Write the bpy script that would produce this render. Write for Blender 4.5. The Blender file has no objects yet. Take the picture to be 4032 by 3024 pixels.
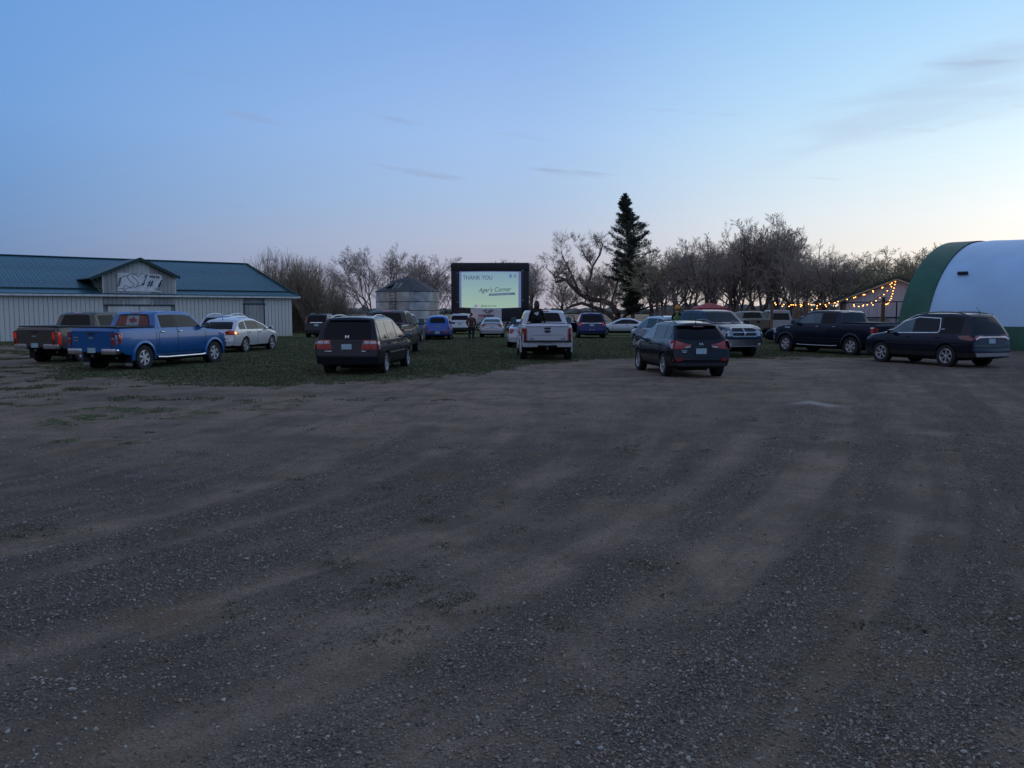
import bpy, bmesh, math, random
import numpy as np
from mathutils import Vector, Matrix, noise
from mathutils.bvhtree import BVHTree
from mathutils.geometry import tessellate_polygon
R = math.radians
PI = math.pi
random.seed(7)
rng = np.random.default_rng(11)
S = bpy.context.scene
COL = S.collection

# ------------------------------------------------------------------ camera
CAM_H = 1.95
FPX = 3270.0
cam = bpy.data.cameras.new('camera')
cam.sensor_fit = 'HORIZONTAL'; cam.sensor_width = 36.0
cam.lens = 36.0 * FPX / 4032.0
cam.clip_start = 0.05; cam.clip_end = 6000
camo = bpy.data.objects.new('camera', cam); COL.objects.link(camo)
camo.location = (0, 0, CAM_H)
camo.rotation_euler = (R(90) - math.atan(290 / FPX), 0, 0)
S.camera = camo

# ------------------------------------------------------------------ sky
SUN_AZ = 47.0          # clockwise from +Y
SUN_EL = 3.0
w = bpy.data.worlds.new('World'); S.world = w; w.use_nodes = True
nt = w.node_tree; nt.nodes.clear()
def N(t, **k):
    n = nt.nodes.new(t)
    for a, b in k.items(): setattr(n, a, b)
    return n
def L(a, b): nt.links.new(a, b)
def wmath(op, a, b=None, c=None, clamp=False):
    n = N('ShaderNodeMath', operation=op); n.use_clamp = clamp
    for i, v in enumerate((a, b, c)):
        if v is None: continue
        if isinstance(v, (int, float)): n.inputs[i].default_value = v
        else: L(v, n.inputs[i])
    return n.outputs[0]
def wmap(v, a, b, c, d, smooth=True):
    n = N('ShaderNodeMapRange', interpolation_type='SMOOTHSTEP' if smooth else 'LINEAR')
    L(v, n.inputs[0])
    for i, x in enumerate((a, b, c, d)): n.inputs[i + 1].default_value = x
    return n.outputs[0]
def ramp(v, stops):
    n = N('ShaderNodeValToRGB'); n.color_ramp.interpolation = 'B_SPLINE' if False else 'EASE'
    n.color_ramp.interpolation = 'LINEAR'
    cr = n.color_ramp
    while len(cr.elements) > 1: cr.elements.remove(cr.elements[-1])
    for i, (p, c) in enumerate(stops):
        e = cr.elements[0] if i == 0 else cr.elements.new(p)
        e.position = p; e.color = (c[0] / 2, c[1] / 2, c[2] / 2, 1)
    L(v, n.inputs[0]); return n.outputs[0]
def wmix(f, a, b):
    n = N('ShaderNodeMix', data_type='RGBA'); 
    if isinstance(f, float): n.inputs[0].default_value = f
    else: L(f, n.inputs[0])
    for i, v in ((6, a), (7, b)):
        if isinstance(v, tuple): n.inputs[i].default_value = (*v, 1)
        else: L(v, n.inputs[i])
    return n.outputs[2]
tc = N('ShaderNodeTexCoord')
vn = N('ShaderNodeVectorMath', operation='NORMALIZE'); L(tc.outputs['Generated'], vn.inputs[0])
sx = N('ShaderNodeSeparateXYZ'); L(vn.outputs[0], sx.inputs[0])
X_, Y_, Z_ = sx.outputs
hor = wmath('SQRT', wmath('MAXIMUM', wmath('ADD', wmath('MULTIPLY', X_, X_), wmath('MULTIPLY', Y_, Y_)), 1e-5))
hd = wmath('DIVIDE', wmath('ADD', wmath('MULTIPLY', X_, math.sin(R(SUN_AZ))), wmath('MULTIPLY', Y_, math.cos(R(SUN_AZ)))), hor)
zc = wmath('MAXIMUM', Z_, 0.0)
rA = ramp(zc, [(0, (.175, .215, .33)), (.05, (.155, .255, .47)), (.10, (.145, .295, .57)), (.20, (.155, .345, .71)), (.31, (.145, .345, .74)), (.55, (.17, .33, .66)), (1, (.20, .30, .55))])
rD = ramp(zc, [(0, (.09, .11, .17)), (.16, (.17, .19, .28)), (.30, (.28, .32, .45)), (.45, (.50, .53, .70)), (1, (.20, .30, .55))])
rB = ramp(zc, [(0, (.40, .38, .47)), (.04, (.48, .475, .59)), (.08, (.49, .54, .69)), (.13, (.415, .565, .81)), (.20, (.375, .565, .90)), (.33, (.25, .445, .845)), (.55, (.22, .38, .70)), (1, (.20, .30, .55))])
rC = ramp(zc, [(0, (.95, .80, .66)), (.045, (1.0, .92, .82)), (.10, (.90, .96, .98)), (.16, (.73, .93, 1.03)), (.23, (.55, .83, 1.06)), (.32, (.40, .70, 1.02)), (.55, (.30, .46, .76)), (1, (.20, .30, .55))])
f1 = wmap(hd, .15, .66, 0, 1, False); f0 = wmap(hd, -.75, -.02, 0, 1)
f2 = wmap(hd, .66, .99, 0, 1)
sky = wmix(f2, wmix(f1, wmix(f0, rD, rA), rB), rC)
sc2 = N('ShaderNodeVectorMath', operation='SCALE'); L(sky, sc2.inputs[0]); sc2.inputs['Scale'].default_value = 2.0
sky = sc2.outputs[0]
# the bright after-glow round the point where the sun went down
dt = N('ShaderNodeVectorMath', operation='DOT_PRODUCT'); L(vn.outputs[0], dt.inputs[0]); dt.inputs[1].default_value = (math.sin(R(SUN_AZ)), math.cos(R(SUN_AZ)), .05)
gl_ = wmath('MULTIPLY', wmath('POWER', wmath('MAXIMUM', dt.outputs['Value'], 0.0), 30.0), .40)
gc = N('ShaderNodeVectorMath', operation='SCALE'); gc.inputs[0].default_value = (1.0, .78, .52); L(gl_, gc.inputs['Scale'])
ga = N('ShaderNodeVectorMath', operation='ADD'); L(sky, ga.inputs[0]); L(gc.outputs[0], ga.inputs[1]); sky = ga.outputs[0]
# thin evening cloud, in azimuth / elevation space
az = wmath('ARCTAN2', X_, Y_)
el = wmath('ARCSINE', Z_)
cv = N('ShaderNodeCombineXYZ'); L(wmath('MULTIPLY', az, 3.2), cv.inputs[0]); L(wmath('MULTIPLY', wmath('ADD', el, wmath('MULTIPLY', az, -.05)), 17.0), cv.inputs[1])
nz = N('ShaderNodeTexNoise'); nz.inputs['Scale'].default_value = 1.6; nz.inputs['Detail'].default_value = 9; nz.inputs['Distortion'].default_value = .5
L(cv.outputs[0], nz.inputs['Vector'])
# broad bank up on the right
da = wmath('DIVIDE', wmath('SUBTRACT', az, R(28.5)), R(12.5)); de = wmath('DIVIDE', wmath('SUBTRACT', wmath('SUBTRACT', el, wmath('MULTIPLY', az, .22)), R(6.9)), R(2.3))
gm = wmath('EXPONENT', wmath('MULTIPLY', wmath('ADD', wmath('MULTIPLY', da, da), wmath('MULTIPLY', de, de)), -1.0))
bank = wmath('MULTIPLY', wmap(wmath('ADD', nz.outputs[0], wmath('MULTIPLY', gm, .30)), .55, .92, 0, 1), wmap(gm, .05, .5, 0, 1))
cv2 = N('ShaderNodeCombineXYZ'); L(wmath('MULTIPLY', az, 4.5), cv2.inputs[0]); L(wmath('MULTIPLY', wmath('ADD', el, wmath('MULTIPLY', az, .12)), 42.0), cv2.inputs[1])
nz2 = N('ShaderNodeTexNoise'); nz2.inputs['Scale'].default_value = 1.1; nz2.inputs['Detail'].default_value = 6; L(cv2.outputs[0], nz2.inputs['Vector'])
band = wmath('MULTIPLY', wmap(el, R(6.0), R(8.0), 0, 1), wmap(el, R(13), R(16), 1, 0))
wisp = wmath('MULTIPLY', wmap(nz2.outputs[0], .60, .74, 0, 1), wmath('MULTIPLY', band, .45))
sky = wmix(wmath('MULTIPLY', bank, .40), sky, (.42, .50, .70))
sky = wmix(wisp, sky, (.30, .33, .47))
nis = N('ShaderNodeTexSky', sky_type='NISHITA'); nis.sun_disc = False; nis.sun_elevation = R(SUN_EL); nis.sun_rotation = R(SUN_AZ)
ns = N('ShaderNodeVectorMath', operation='SCALE'); L(nis.outputs[0], ns.inputs[0]); ns.inputs['Scale'].default_value = 0.06
sky = wmix(0.06, sky, ns.outputs[0])
bg = N('ShaderNodeBackground'); L(sky, bg.inputs[0]); bg.inputs[1].default_value = 1.0
wo = N('ShaderNodeOutputWorld'); L(bg.outputs[0], wo.inputs[0])

# low warm after-glow where the sun has just gone
sl = bpy.data.lights.new('sun', 'SUN'); sl.energy = 0.40; sl.angle = R(70); sl.color = (1.0, .86, .70)
slo = bpy.data.objects.new('sun', sl); COL.objects.link(slo)
_sd = Vector((math.sin(R(SUN_AZ)) * math.cos(R(16)), math.cos(R(SUN_AZ)) * math.cos(R(16)), math.sin(R(16))))
slo.rotation_euler = _sd.to_track_quat('Z', 'Y').to_euler()
S.view_settings.view_transform = 'Standard'; S.view_settings.look = 'None'
S.view_settings.exposure = 0.0; S.view_settings.gamma = 1.0
S.cycles.use_denoising = True
S.cycles.max_bounces = 6; S.cycles.diffuse_bounces = 2; S.cycles.glossy_bounces = 3
S.cycles.caustics_reflective = False; S.cycles.caustics_refractive = False
S.cycles.sample_clamp_indirect = 4.0

# ------------------------------------------------------------------ materials
def newmat(name):
    m = bpy.data.materials.new(name); m.use_nodes = True
    return m, m.node_tree, m.node_tree.nodes['Principled BSDF']
def pmat(name, col, rough=.6, metal=0., coat=0., spec=.5, var=0., vscale=3., bump=0., bscale=30., emit=None, estr=0., col2=None, stretch=(1, 1, 1), croug=.05):
    m, t, b = newmat(name)
    b.inputs['Base Color'].default_value = (*col, 1)
    b.inputs['Roughness'].default_value = rough
    b.inputs['Metallic'].default_value = metal
    b.inputs['Coat Weight'].default_value = coat
    b.inputs['Coat Roughness'].default_value = croug
    b.inputs['Specular IOR Level'].default_value = spec
    if emit:
        b.inputs['Emission Color'].default_value = (*emit, 1); b.inputs['Emission Strength'].default_value = estr
    if var or col2 or bump:
        tcn = t.nodes.new('ShaderNodeTexCoord'); mp = t.nodes.new('ShaderNodeMapping'); mp.inputs['Scale'].default_value = stretch
        t.links.new(tcn.outputs['Object'], mp.inputs[0])
    if var or col2:
        nzn = t.nodes.new('ShaderNodeTexNoise'); nzn.inputs['Scale'].default_value = vscale; nzn.inputs['Detail'].default_value = 6
        t.links.new(mp.outputs[0], nzn.inputs['Vector'])
        mx = t.nodes.new('ShaderNodeMix'); mx.data_type = 'RGBA'
        c2 = col2 or tuple(max(0, x * (1 - var)) for x in col); c1 = col if col2 else tuple(x * (1 + var) for x in col)
        mx.inputs[6].default_value = (*c1, 1); mx.inputs[7].default_value = (*c2, 1)
        mr = t.nodes.new('ShaderNodeMapRange'); mr.inputs[1].default_value = .35; mr.inputs[2].default_value = .65
        t.links.new(nzn.outputs[0], mr.inputs[0]); t.links.new(mr.outputs[0], mx.inputs[0]); t.links.new(mx.outputs[2], b.inputs['Base Color'])
    if bump:
        nb = t.nodes.new('ShaderNodeTexNoise'); nb.inputs['Scale'].default_value = bscale; nb.inputs['Detail'].default_value = 4
        t.links.new(mp.outputs[0], nb.inputs['Vector'])
        bp = t.nodes.new('ShaderNodeBump'); bp.inputs['Strength'].default_value = bump; bp.inputs['Distance'].default_value = .02
        t.links.new(nb.outputs[0], bp.inputs['Height']); t.links.new(bp.outputs[0], b.inputs['Normal'])
    return m
def paint(name, col, metal=.35, rough=.32):
    """car paint with road dust and a slight orange peel"""
    m, t, b = newmat(name)
    b.inputs['Metallic'].default_value = metal; b.inputs['Coat Weight'].default_value = (.42 if sum(col) < .5 else 1.0); b.inputs['Coat Roughness'].default_value = .03; b.inputs['Specular IOR Level'].default_value = .12 if sum(col) < .25 else .5
    tcn = t.nodes.new('ShaderNodeTexCoord')
    n1 = t.nodes.new('ShaderNodeTexNoise'); n1.inputs['Scale'].default_value = 2.3; n1.inputs['Detail'].default_value = 8; t.links.new(tcn.outputs['Object'], n1.inputs['Vector'])
    mr = t.nodes.new('ShaderNodeMapRange'); mr.inputs[1].default_value = .45; mr.inputs[2].default_value = .8; mr.inputs[4].default_value = .05
    t.links.new(n1.outputs[0], mr.inputs[0])
    mx = t.nodes.new('ShaderNodeMix'); mx.data_type = 'RGBA'; mx.inputs[6].default_value = (*col, 1)
    mx.inputs[7].default_value = (*[c * .6 + d * .4 for c, d in zip(col, (.06, .055, .05))], 1)
    t.links.new(mr.outputs[0], mx.inputs[0]); t.links.new(mx.outputs[2], b.inputs['Base Color'])
    r2 = t.nodes.new('ShaderNodeMapRange'); r2.inputs[3].default_value = rough; r2.inputs[4].default_value = rough + .12
    t.links.new(n1.outputs[0], r2.inputs[0]); t.links.new(r2.outputs[0], b.inputs['Roughness'])
    return m
M = dict(
    glass=pmat('tinted_glass', (.008, .011, .014), .04, coat=0, spec=.26, var=.2, vscale=1.5),
    glass_dark=pmat('privacy_glass', (.003, .004, .006), .08, spec=.20, var=.3, vscale=2),
    glass_pale=pmat('painted_sky_glass', (.09, .14, .17), .04, spec=.35, var=.25, vscale=1.8),  # opaque; pale base paints in the sky seen through and mirrored by panes
    black=pmat('black_plastic', (.012, .013, .015), .55, var=.3, vscale=6),
    under=pmat('underbody', (.008, .008, .008), .9, var=.3),
    rubber=pmat('rubber', (.016, .016, .017), .8, var=.35, vscale=9, bump=.3, bscale=60),
    chrome=pmat('chrome', (.62, .63, .66), .16, metal=1., var=.1, vscale=4),
    alloy=pmat('alloy', (.62, .63, .66), .38, metal=.55, var=.15, vscale=10),
    dkalloy=pmat('dark_alloy', (.10, .105, .115), .35, metal=.8, var=.2, vscale=10),
    red=pmat('red_lens', (.36, .018, .012), .15, coat=1, var=.25, vscale=14),
    dkred=pmat('dark_red_lens', (.13, .010, .010), .15, coat=1, var=.3, vscale=14),
    redlit=pmat('lit_red_lens', (.5, .03, .015), .2, coat=1, emit=(1, .05, .02), estr=.09),
    amber=pmat('lit_amber_lens', (.7, .25, .05), .2, emit=(1, .30, .06), estr=3.0),
    lens=pmat('clear_lens', (.45, .48, .52), .12, coat=1, var=.3, vscale=20),
    plate=pmat('licence_plate', (.50, .62, .66), .4, col2=(.22, .42, .46), vscale=22),
    silvertrim=pmat('silver_trim', (.36, .37, .39), .3, metal=.7, var=.1),
    seam=pmat('seam_shadow_gap', (.010, .011, .013), .8, var=.1),
    skin=pmat('skin', (.42, .24, .17), .55, var=.1, vscale=20),
    hair=pmat('dark_brown_hair', (.035, .020, .013), .5, var=.4, vscale=40, stretch=(1, 1, .1)),
    white=pmat('white_plastic', (.65, .67, .70), .4, var=.08),
    emblem=pmat('emblem_blue', (.01, .02, .07), .2, coat=1, var=.1),
)

# ------------------------------------------------------------------ object helpers
def link(o, parent=None):
    COL.objects.link(o)
    if parent is not None: o.parent = parent
    return o
def mobj(name, me, m=None, parent=None, smooth=None):
    if m is not None and not me.materials:
        for x in (m if isinstance(m, (list, tuple)) else [m]): me.materials.append(x)
    if smooth is not None:
        me.shade_smooth(); me.set_sharp_from_angle(angle=R(smooth))
    return link(bpy.data.objects.new(name, me), parent)
def bobj(name, bm, m=None, parent=None, smooth=None):
    me = bpy.data.meshes.new(name)
    bm.normal_update(); bm.to_mesh(me); bm.free()
    return mobj(name, me, m, parent, smooth)
def empty(name, loc=(0, 0, 0), rz=0., parent=None):
    o = bpy.data.objects.new(name, None); o.empty_display_size = .2
    link(o, parent); o.location = loc; o.rotation_euler = (0, 0, rz); return o
def tag(o, label=None, cat=None, group=None, kind=None):
    if label: o['label'] = label
    if cat: o['category'] = cat
    if group: o['group'] = group
    if kind: o['kind'] = kind
    return o
def kids(o): return [c for c in bpy.data.objects if c.parent == o]
def copy_tree(o, parent=None):
    c = o.copy(); COL.objects.link(c); c.parent = parent
    for ch in list(o.children): copy_tree(ch, c)
    return c
def abox(bm, c, s, rot=None, bev=0.):
    m = Matrix.Translation(c) @ (rot.to_4x4() if rot else Matrix()) @ Matrix.Diagonal((*s, 1))
    r = bmesh.ops.create_cube(bm, size=1., matrix=m)
    if bev:
        es = list({e for v in r['verts'] for e in v.link_edges})
        bmesh.ops.bevel(bm, geom=es, offset=bev, segments=2, affect='EDGES', profile=.6)
    return r
def box_obj(name, c, s, m, parent=None, rot=None, bev=0., smooth=None):
    bm = bmesh.new(); abox(bm, c, s, rot, bev); return bobj(name, bm, m, parent, smooth)
def atube(bm, pts, rad, n=8, caps=True):
    pts = [Vector(p) for p in pts]
    if not isinstance(rad, (list, tuple)): rad = [rad] * len(pts)
    rings = []
    for i, p in enumerate(pts):
        d = (pts[min(i + 1, len(pts) - 1)] - pts[max(i - 1, 0)]).normalized()
        a = d.orthogonal().normalized() if abs(d.z) > .95 else Vector((0, 0, 1)).cross(d).normalized()
        b = d.cross(a)
        rings.append([bm.verts.new(p + (a * math.cos(2 * PI * k / n) + b * math.sin(2 * PI * k / n)) * rad[i]) for k in range(n)])
    for r0, r1 in zip(rings, rings[1:]):
        for k in range(n): bm.faces.new((r0[k], r0[(k + 1) % n], r1[(k + 1) % n], r1[k]))
    if caps:
        bm.faces.new(rings[0][::-1]); bm.faces.new(rings[-1])
def tube_obj(name, pts, rad, m, parent=None, n=8):
    bm = bmesh.new(); atube(bm, pts, rad, n); return bobj(name, bm, m, parent, 40)
def poly_prism(bm, pts, depth, mat4):
    """2-D polygon (x,y) extruded by depth along z, placed by mat4"""
    tri = tessellate_polygon([[Vector((p[0], p[1], 0)) for p in pts]])
    a = [bm.verts.new(mat4 @ Vector((p[0], p[1], 0))) for p in pts]
    b = [bm.verts.new(mat4 @ Vector((p[0], p[1], depth))) for p in pts]
    for t in tri:
        try: bm.faces.new((a[t[2]], a[t[1]], a[t[0]])); bm.faces.new((b[t[0]], b[t[1]], b[t[2]]))
        except ValueError: pass
    for i in range(len(pts)):
        j = (i + 1) % len(pts); bm.faces.new((a[i], a[j], b[j], b[i]))
def ellipse(cx, cy, rx, ry, n=16): return [(cx + rx * math.cos(2 * PI * k / n), cy + ry * math.sin(2 * PI * k / n)) for k in range(n)]
def text_mesh(body, size, shear=0., extrude=.004, align='LEFT', xs=1.0, space=1.0, bold=0.):
    cu = bpy.data.curves.new('t', 'FONT'); cu.body = body; cu.size = size; cu.shear = shear; cu.extrude = extrude; cu.align_x = align
    cu.space_character = space; cu.resolution_u = 3; cu.offset = bold
    o = bpy.data.objects.new('t', cu); COL.objects.link(o)
    me = bpy.data.meshes.new_from_object(o.evaluated_get(bpy.context.evaluated_depsgraph_get()))
    bpy.data.objects.remove(o); bpy.data.curves.remove(cu)
    if xs != 1.0: me.transform(Matrix.Diagonal((xs, 1, 1, 1)))
    me.materials.clear()
    return me
def interp(tab, x):
    if x <= tab[0][0]: return tab[0][1]
    for (a, b), (c, d) in zip(tab, tab[1:]):
        if x <= c: return b + (d - b) * (x - a) / (c - a) if c > a else d
    return tab[-1][1]

# ------------------------------------------------------------------ ground
EDGE = [(-34, 50), (-27, 46.5), (-22, 40), (-18.5, 34), (-15, 28.2), (-11.8, 25.2), (-9, 23.0), (-6, 23.0), (-3.5, 24.2), (-1, 26.5), (.6, 30.5), (2.0, 33.5), (5, 34.6), (9, 35.4), (14, 35.6), (17, 36.0), (19, 38.2), (23, 41), (30, 40)]
def edge_y(x): return interp([(a, b) for a, b in EDGE], x)
TRACKS = [[(-6.5, 5.2), (-3.6, 7.4), (-1.6, 11), (-.6, 17), (.4, 25)], [(-4.6, 3.6), (-3.1, 5.0), (-1.5, 7.7), (-.3, 12), (.5, 17), (1.4, 26)],
          [(-2.9, 3.4), (-1.8, 4.9), (-.1, 7.7), (1.1, 12), (2.1, 17), (3.4, 26)], [(-12, 9), (-8, 11.5), (-3.6, 14.5), (-1, 19), (.2, 26)],
          [(-14, 14.5), (-9, 16.2), (-4, 18.5), (3, 20.5), (10, 21.5), (20, 23)], [(1.2, 5), (3.2, 9), (5.4, 14), (8.0, 20)]]
def seg_dist(P, poly):
    best = np.full(len(P), 1e9)
    for (a, b), (c, d) in zip(poly, poly[1:]):
        A = np.array([a, b]); D = np.array([c - a, d - b]); t = np.clip(((P - A) @ D) / (D @ D), 0, 1)
        best = np.minimum(best, np.linalg.norm(P - (A + t[:, None] * D), axis=1))
    return best
def vnoise(P, s, seed=0.):
    return np.array([noise.noise((p[0] * s + seed, p[1] * s - seed, seed)) for p in P])
def ground_fields(P):
    ax = np.abs(P[:, 0])
    near = (P[:, 1] < 75)
    n1 = np.zeros(len(P)); n2 = np.zeros(len(P)); n3 = np.zeros(len(P))
    idx = np.where(P[:, 1] < 90)[0]
    n1[idx] = vnoise(P[idx], .35, 3.1); n2[idx] = vnoise(P[idx], 1.3, 7.7); n3[idx] = vnoise(P[idx], .11, 5.5)
    ey = np.array([edge_y(x) for x in P[:, 0]])
    wob = n2 * .9 + n1 * 1.6
    g = np.clip((P[:, 1] - ey + wob) / 4.6 + .5, 0, 1)
    # weeds creeping into the gravel at the left
    left = np.clip((-P[:, 0] - 1.0) / 6, 0, 1) * np.clip((P[:, 1] - 6.5) / 4, 0, 1)
    weeds = np.clip((n1 * 1.0 + n2 * .9 - .30 + left * .18) * 3.2, 0, 1) * left
    strip = np.clip(1 - np.abs(P[:, 1] - (17.5 - .10 * P[:, 0])) / 1.6, 0, 1) * np.clip((n2 + .1) * 3, 0, 1) * np.clip((-P[:, 0] + 1) / 3, 0, 1)
    weeds = np.maximum(weeds, strip * .6) * np.clip(.75 + vnoise(P, 4.1, 1.9) * 1.2 * (P[:, 1] < 30), 0, 1)
    # a worn, sandy patch in the grass behind the white pickup
    worn = np.exp(-(((P[:, 0] + .8) / 2.6) ** 2 + ((P[:, 1] - 36.5) / 1.4) ** 2)) * np.clip(.6 + n2, 0, 1)
    g = np.maximum(g * (1 - .75 * worn), weeds * .75)
    tr = np.full(len(P), 9.)
    for t in TRACKS: tr = np.minimum(tr, seg_dist(P, t))
    yy = np.clip(P[:, 1], 2.6, 30)
    pc1 = np.polyfit([2.6, 3.6, 5, 7.7, 12, 17, 22, 26, 30], [-6.2, -4.5, -3.1, -1.3, .0, .8, 1.4, 1.8, 2.2], 4); pc2 = np.polyfit([2.6, 3.6, 5.2, 9, 14, 20, 25, 30], [-1.7, -.7, .5, 2.5, 4.6, 7.0, 9.0, 11.0], 3)
    c1, c2 = np.polyval(pc1, yy), np.polyval(pc2, yy)
    lane = np.where(P[:, 0] < c1, (P[:, 0] - c1) / 2.8, np.where(P[:, 0] > c2, 1 + (P[:, 0] - c2) / 3.2, (P[:, 0] - c1) / np.maximum(c2 - c1, 1.0)))
    ln_ = np.zeros(len(P)); k_ = np.where(P[:, 1] < 34)[0]
    ln_[k_] = np.array([noise.noise((lane[i] * 5.2, yy[i] * .09, 1.7)) + .55 * noise.noise((lane[i] * 13., yy[i] * .12, 4.4)) for i in k_])
    global LANE; LANE = lane
    comp = .23 + .70 * ln_ + .30 * n2 + .55 * np.exp(-(tr / .30) ** 2) * np.clip(.42 + .55 * n2 + .5 * n1, 0, 1) + .25 * np.clip(n1 + .6 * n2, 0, 1)
    ridge = np.clip(np.exp(-((tr - .62) / .22) ** 2) * (.6 + .8 * n1) - ln_ * 1.1, 0, 2)
    comp = np.clip(comp, 0, 1)
    left_comp = np.clip((10 + -P[:, 0] * 1.2 + (P[:, 1] - 13) * .9) / 14, 0, 1) * np.clip((P[:, 1] - 8) / 6, 0, 1)
    comp = np.clip(np.maximum(comp, left_comp * (1.0 + .8 * n1)), 0, 1)
    far = np.clip((P[:, 1] - 100 + n3 * 18) / 5, 0, 1)
    return g, comp, ridge, n1, n2, n3, far
def axis(lo, a, b, hi, step, grow):
    v = list(np.arange(a, b + 1e-6, step)); s = step
    while v[-1] < hi: s *= grow; v.append(v[-1] + s)
    s = step; p = [a]
    while p[-1] > lo: s *= grow; p.append(p[-1] - s)
    return np.array(sorted(p[1:] + v))
gx = axis(-2600, -12, 13, 2600, .13, 1.10); gy = axis(-60, 2.6, 27, 4200, .13, 1.07)
PX, PY = np.meshgrid(gx, gy); P = np.stack([PX.ravel(), PY.ravel()], 1)
g, comp, ridge, n1, n2, n3, far = ground_fields(P); lane_v = LANE.copy()
nearw = np.clip((60 - P[:, 1]) / 40, 0, 1) * np.clip((40 - np.abs(P[:, 0])) / 20, 0, 1)
Z = (-.020 * comp * (1 - g) + .022 * np.clip(ridge, 0, 2) * (1 - g) + .02 * n1 * .6 + .012 * n2) * nearw
Z = Z - np.clip(P[:, 1] - 300, 0, 4000) * .0
verts = np.column_stack([P, Z])
nx, ny = len(gx), len(gy)
ii = np.arange(nx * ny).reshape(ny, nx)
faces = np.stack([ii[:-1, :-1], ii[:-1, 1:], ii[1:, 1:], ii[1:, :-1]], -1).reshape(-1, 4)
def np_mesh(name, verts, faces, k):
    me = bpy.data.meshes.new(name); nf = len(faces)
    me.vertices.add(len(verts)); me.vertices.foreach_set('co', np.asarray(verts, np.float32).ravel())
    me.loops.add(nf * k); me.loops.foreach_set('vertex_index', np.asarray(faces, np.int32).ravel())
    me.polygons.add(nf); me.polygons.foreach_set('loop_start', np.arange(nf, dtype=np.int32) * k)
    try: me.polygons.foreach_set('loop_total', np.full(nf, k, np.int32))
    except Exception: pass
    me.update(calc_edges=True)
    return me
gme = np_mesh('ground', verts, faces, 4)
sand = np.exp(-(((P[:, 0] - 6.35) / .6) ** 2 + ((P[:, 1] - 17.2) / .5) ** 2)) * np.clip(.75 + 1.2 * n2, 0, 1)
for nm, arr in (('grass', g), ('compact', comp), ('field', far), ('sand', sand), ('lane', lane_v)):
    at = gme.attributes.new(nm, 'FLOAT', 'POINT'); at.data.foreach_set('value', arr.astype(np.float32))
gme.shade_smooth()
gm_, t, b = newmat('ground_gravel_grass')
def n_(tp, **k):
    n = t.nodes.new(tp)
    for a, v in k.items():
        if a in n.inputs: n.inputs[a].default_value = v
        else: setattr(n, a, v)
    return n
def mixc(f, a, bb):
    n = t.nodes.new('ShaderNodeMix'); n.data_type = 'RGBA'
    if isinstance(f, (int, float)): n.inputs[0].default_value = f
    else: t.links.new(f, n.inputs[0])
    for i, v in ((6, a), (7, bb)):
        if isinstance(v, tuple): n.inputs[i].default_value = (*v, 1)
        else: t.links.new(v, n.inputs[i])
    return n.outputs[2]
def mr_(v, a, bb, c, d):
    n = t.nodes.new('ShaderNodeMapRange'); t.links.new(v, n.inputs[0])
    for i, x in enumerate((a, bb, c, d)): n.inputs[i + 1].default_value = x
    return n.outputs[0]
def mm(op, a, bb, clamp=False):
    n = t.nodes.new('ShaderNodeMath'); n.operation = op; n.use_clamp = clamp
    for i, v in enumerate((a, bb)):
        if isinstance(v, (int, float)): n.inputs[i].default_value = v
        else: t.links.new(v, n.inputs[i])
    return n.outputs[0]
co = n_('ShaderNodeTexCoord').outputs['Object']
def tn(scale, detail=5, rough=.55, stretch=None):
    n = n_('ShaderNodeTexNoise', Scale=scale, Detail=detail, Roughness=rough)
    src = co
    if stretch:
        mp = n_('ShaderNodeMapping'); mp.inputs['Scale'].default_value = stretch; t.links.new(co, mp.inputs[0]); src = mp.outputs[0]
    t.links.new(src, n.inputs['Vector']); return n.outputs[0]
def vor(scale, out='Distance', feat='F1'):
    n = n_('ShaderNodeTexVoronoi', Scale=scale, feature=feat); t.links.new(co, n.inputs['Vector']); return n.outputs[out]
aG = n_('ShaderNodeAttribute', attribute_name='grass').outputs['Fac']
aC = n_('ShaderNodeAttribute', attribute_name='compact').outputs['Fac']
aF = n_('ShaderNodeAttribute', attribute_name='field').outputs['Fac']
big = tn(.45, 6); mid = tn(2.6, 6); fine = tn(24, 5, .7); vfine = tn(95, 3, .7)
v1 = vor(52, 'Color'); v1d = vor(52); v2 = vor(24, 'Color'); v2d = vor(24)
sepv = n_('ShaderNodeSeparateColor'); t.links.new(v1, sepv.inputs[0])
sepw = n_('ShaderNodeSeparateColor'); t.links.new(v2, sepw.inputs[0])
gravel = mixc(mr_(sepv.outputs[0], .1, .95, 0, 1), (0.084, 0.075, 0.061), (0.220, 0.192, 0.152))
gravel = mixc(mm('MULTIPLY', mr_(sepw.outputs[1], .93, 1.0, 0, 1), mr_(v2d, .36, .26, 0, 1)), gravel, (0.475, 0.460, 0.439))
gravel = mixc(mr_(v1d, .30, .62, 0, .8), gravel, (0.043, 0.037, 0.034))
gravel = mixc(mr_(big, .35, .7, 0, .45), gravel, (0.091, 0.072, 0.061))
dirt = mixc(mr_(mm('ADD', mm('MULTIPLY', fine, .55), mm('MULTIPLY', vfine, .45)), .36, .64, 0, 1), (0.405, 0.302, 0.222), (0.222, 0.162, 0.118))
dirt = mixc(mr_(mid, .42, .66, 0, .55), dirt, (0.193, 0.138, 0.102))
dirt = mixc(mm('MULTIPLY', mr_(sepv.outputs[2], .80, .95, 0, 1), mr_(v1d, .45, .25, 0, .8)), dirt, (0.437, 0.420, 0.385))
aL = n_('ShaderNodeAttribute', attribute_name='lane').outputs['Fac']
sxy_ = n_('ShaderNodeSeparateXYZ'); t.links.new(co, sxy_.inputs[0]); cxy = n_('ShaderNodeCombineXYZ'); t.links.new(mm('MULTIPLY', aL, 11.0), cxy.inputs[0]); t.links.new(mm('MULTIPLY', sxy_.outputs[1], .45), cxy.inputs[1])
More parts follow.
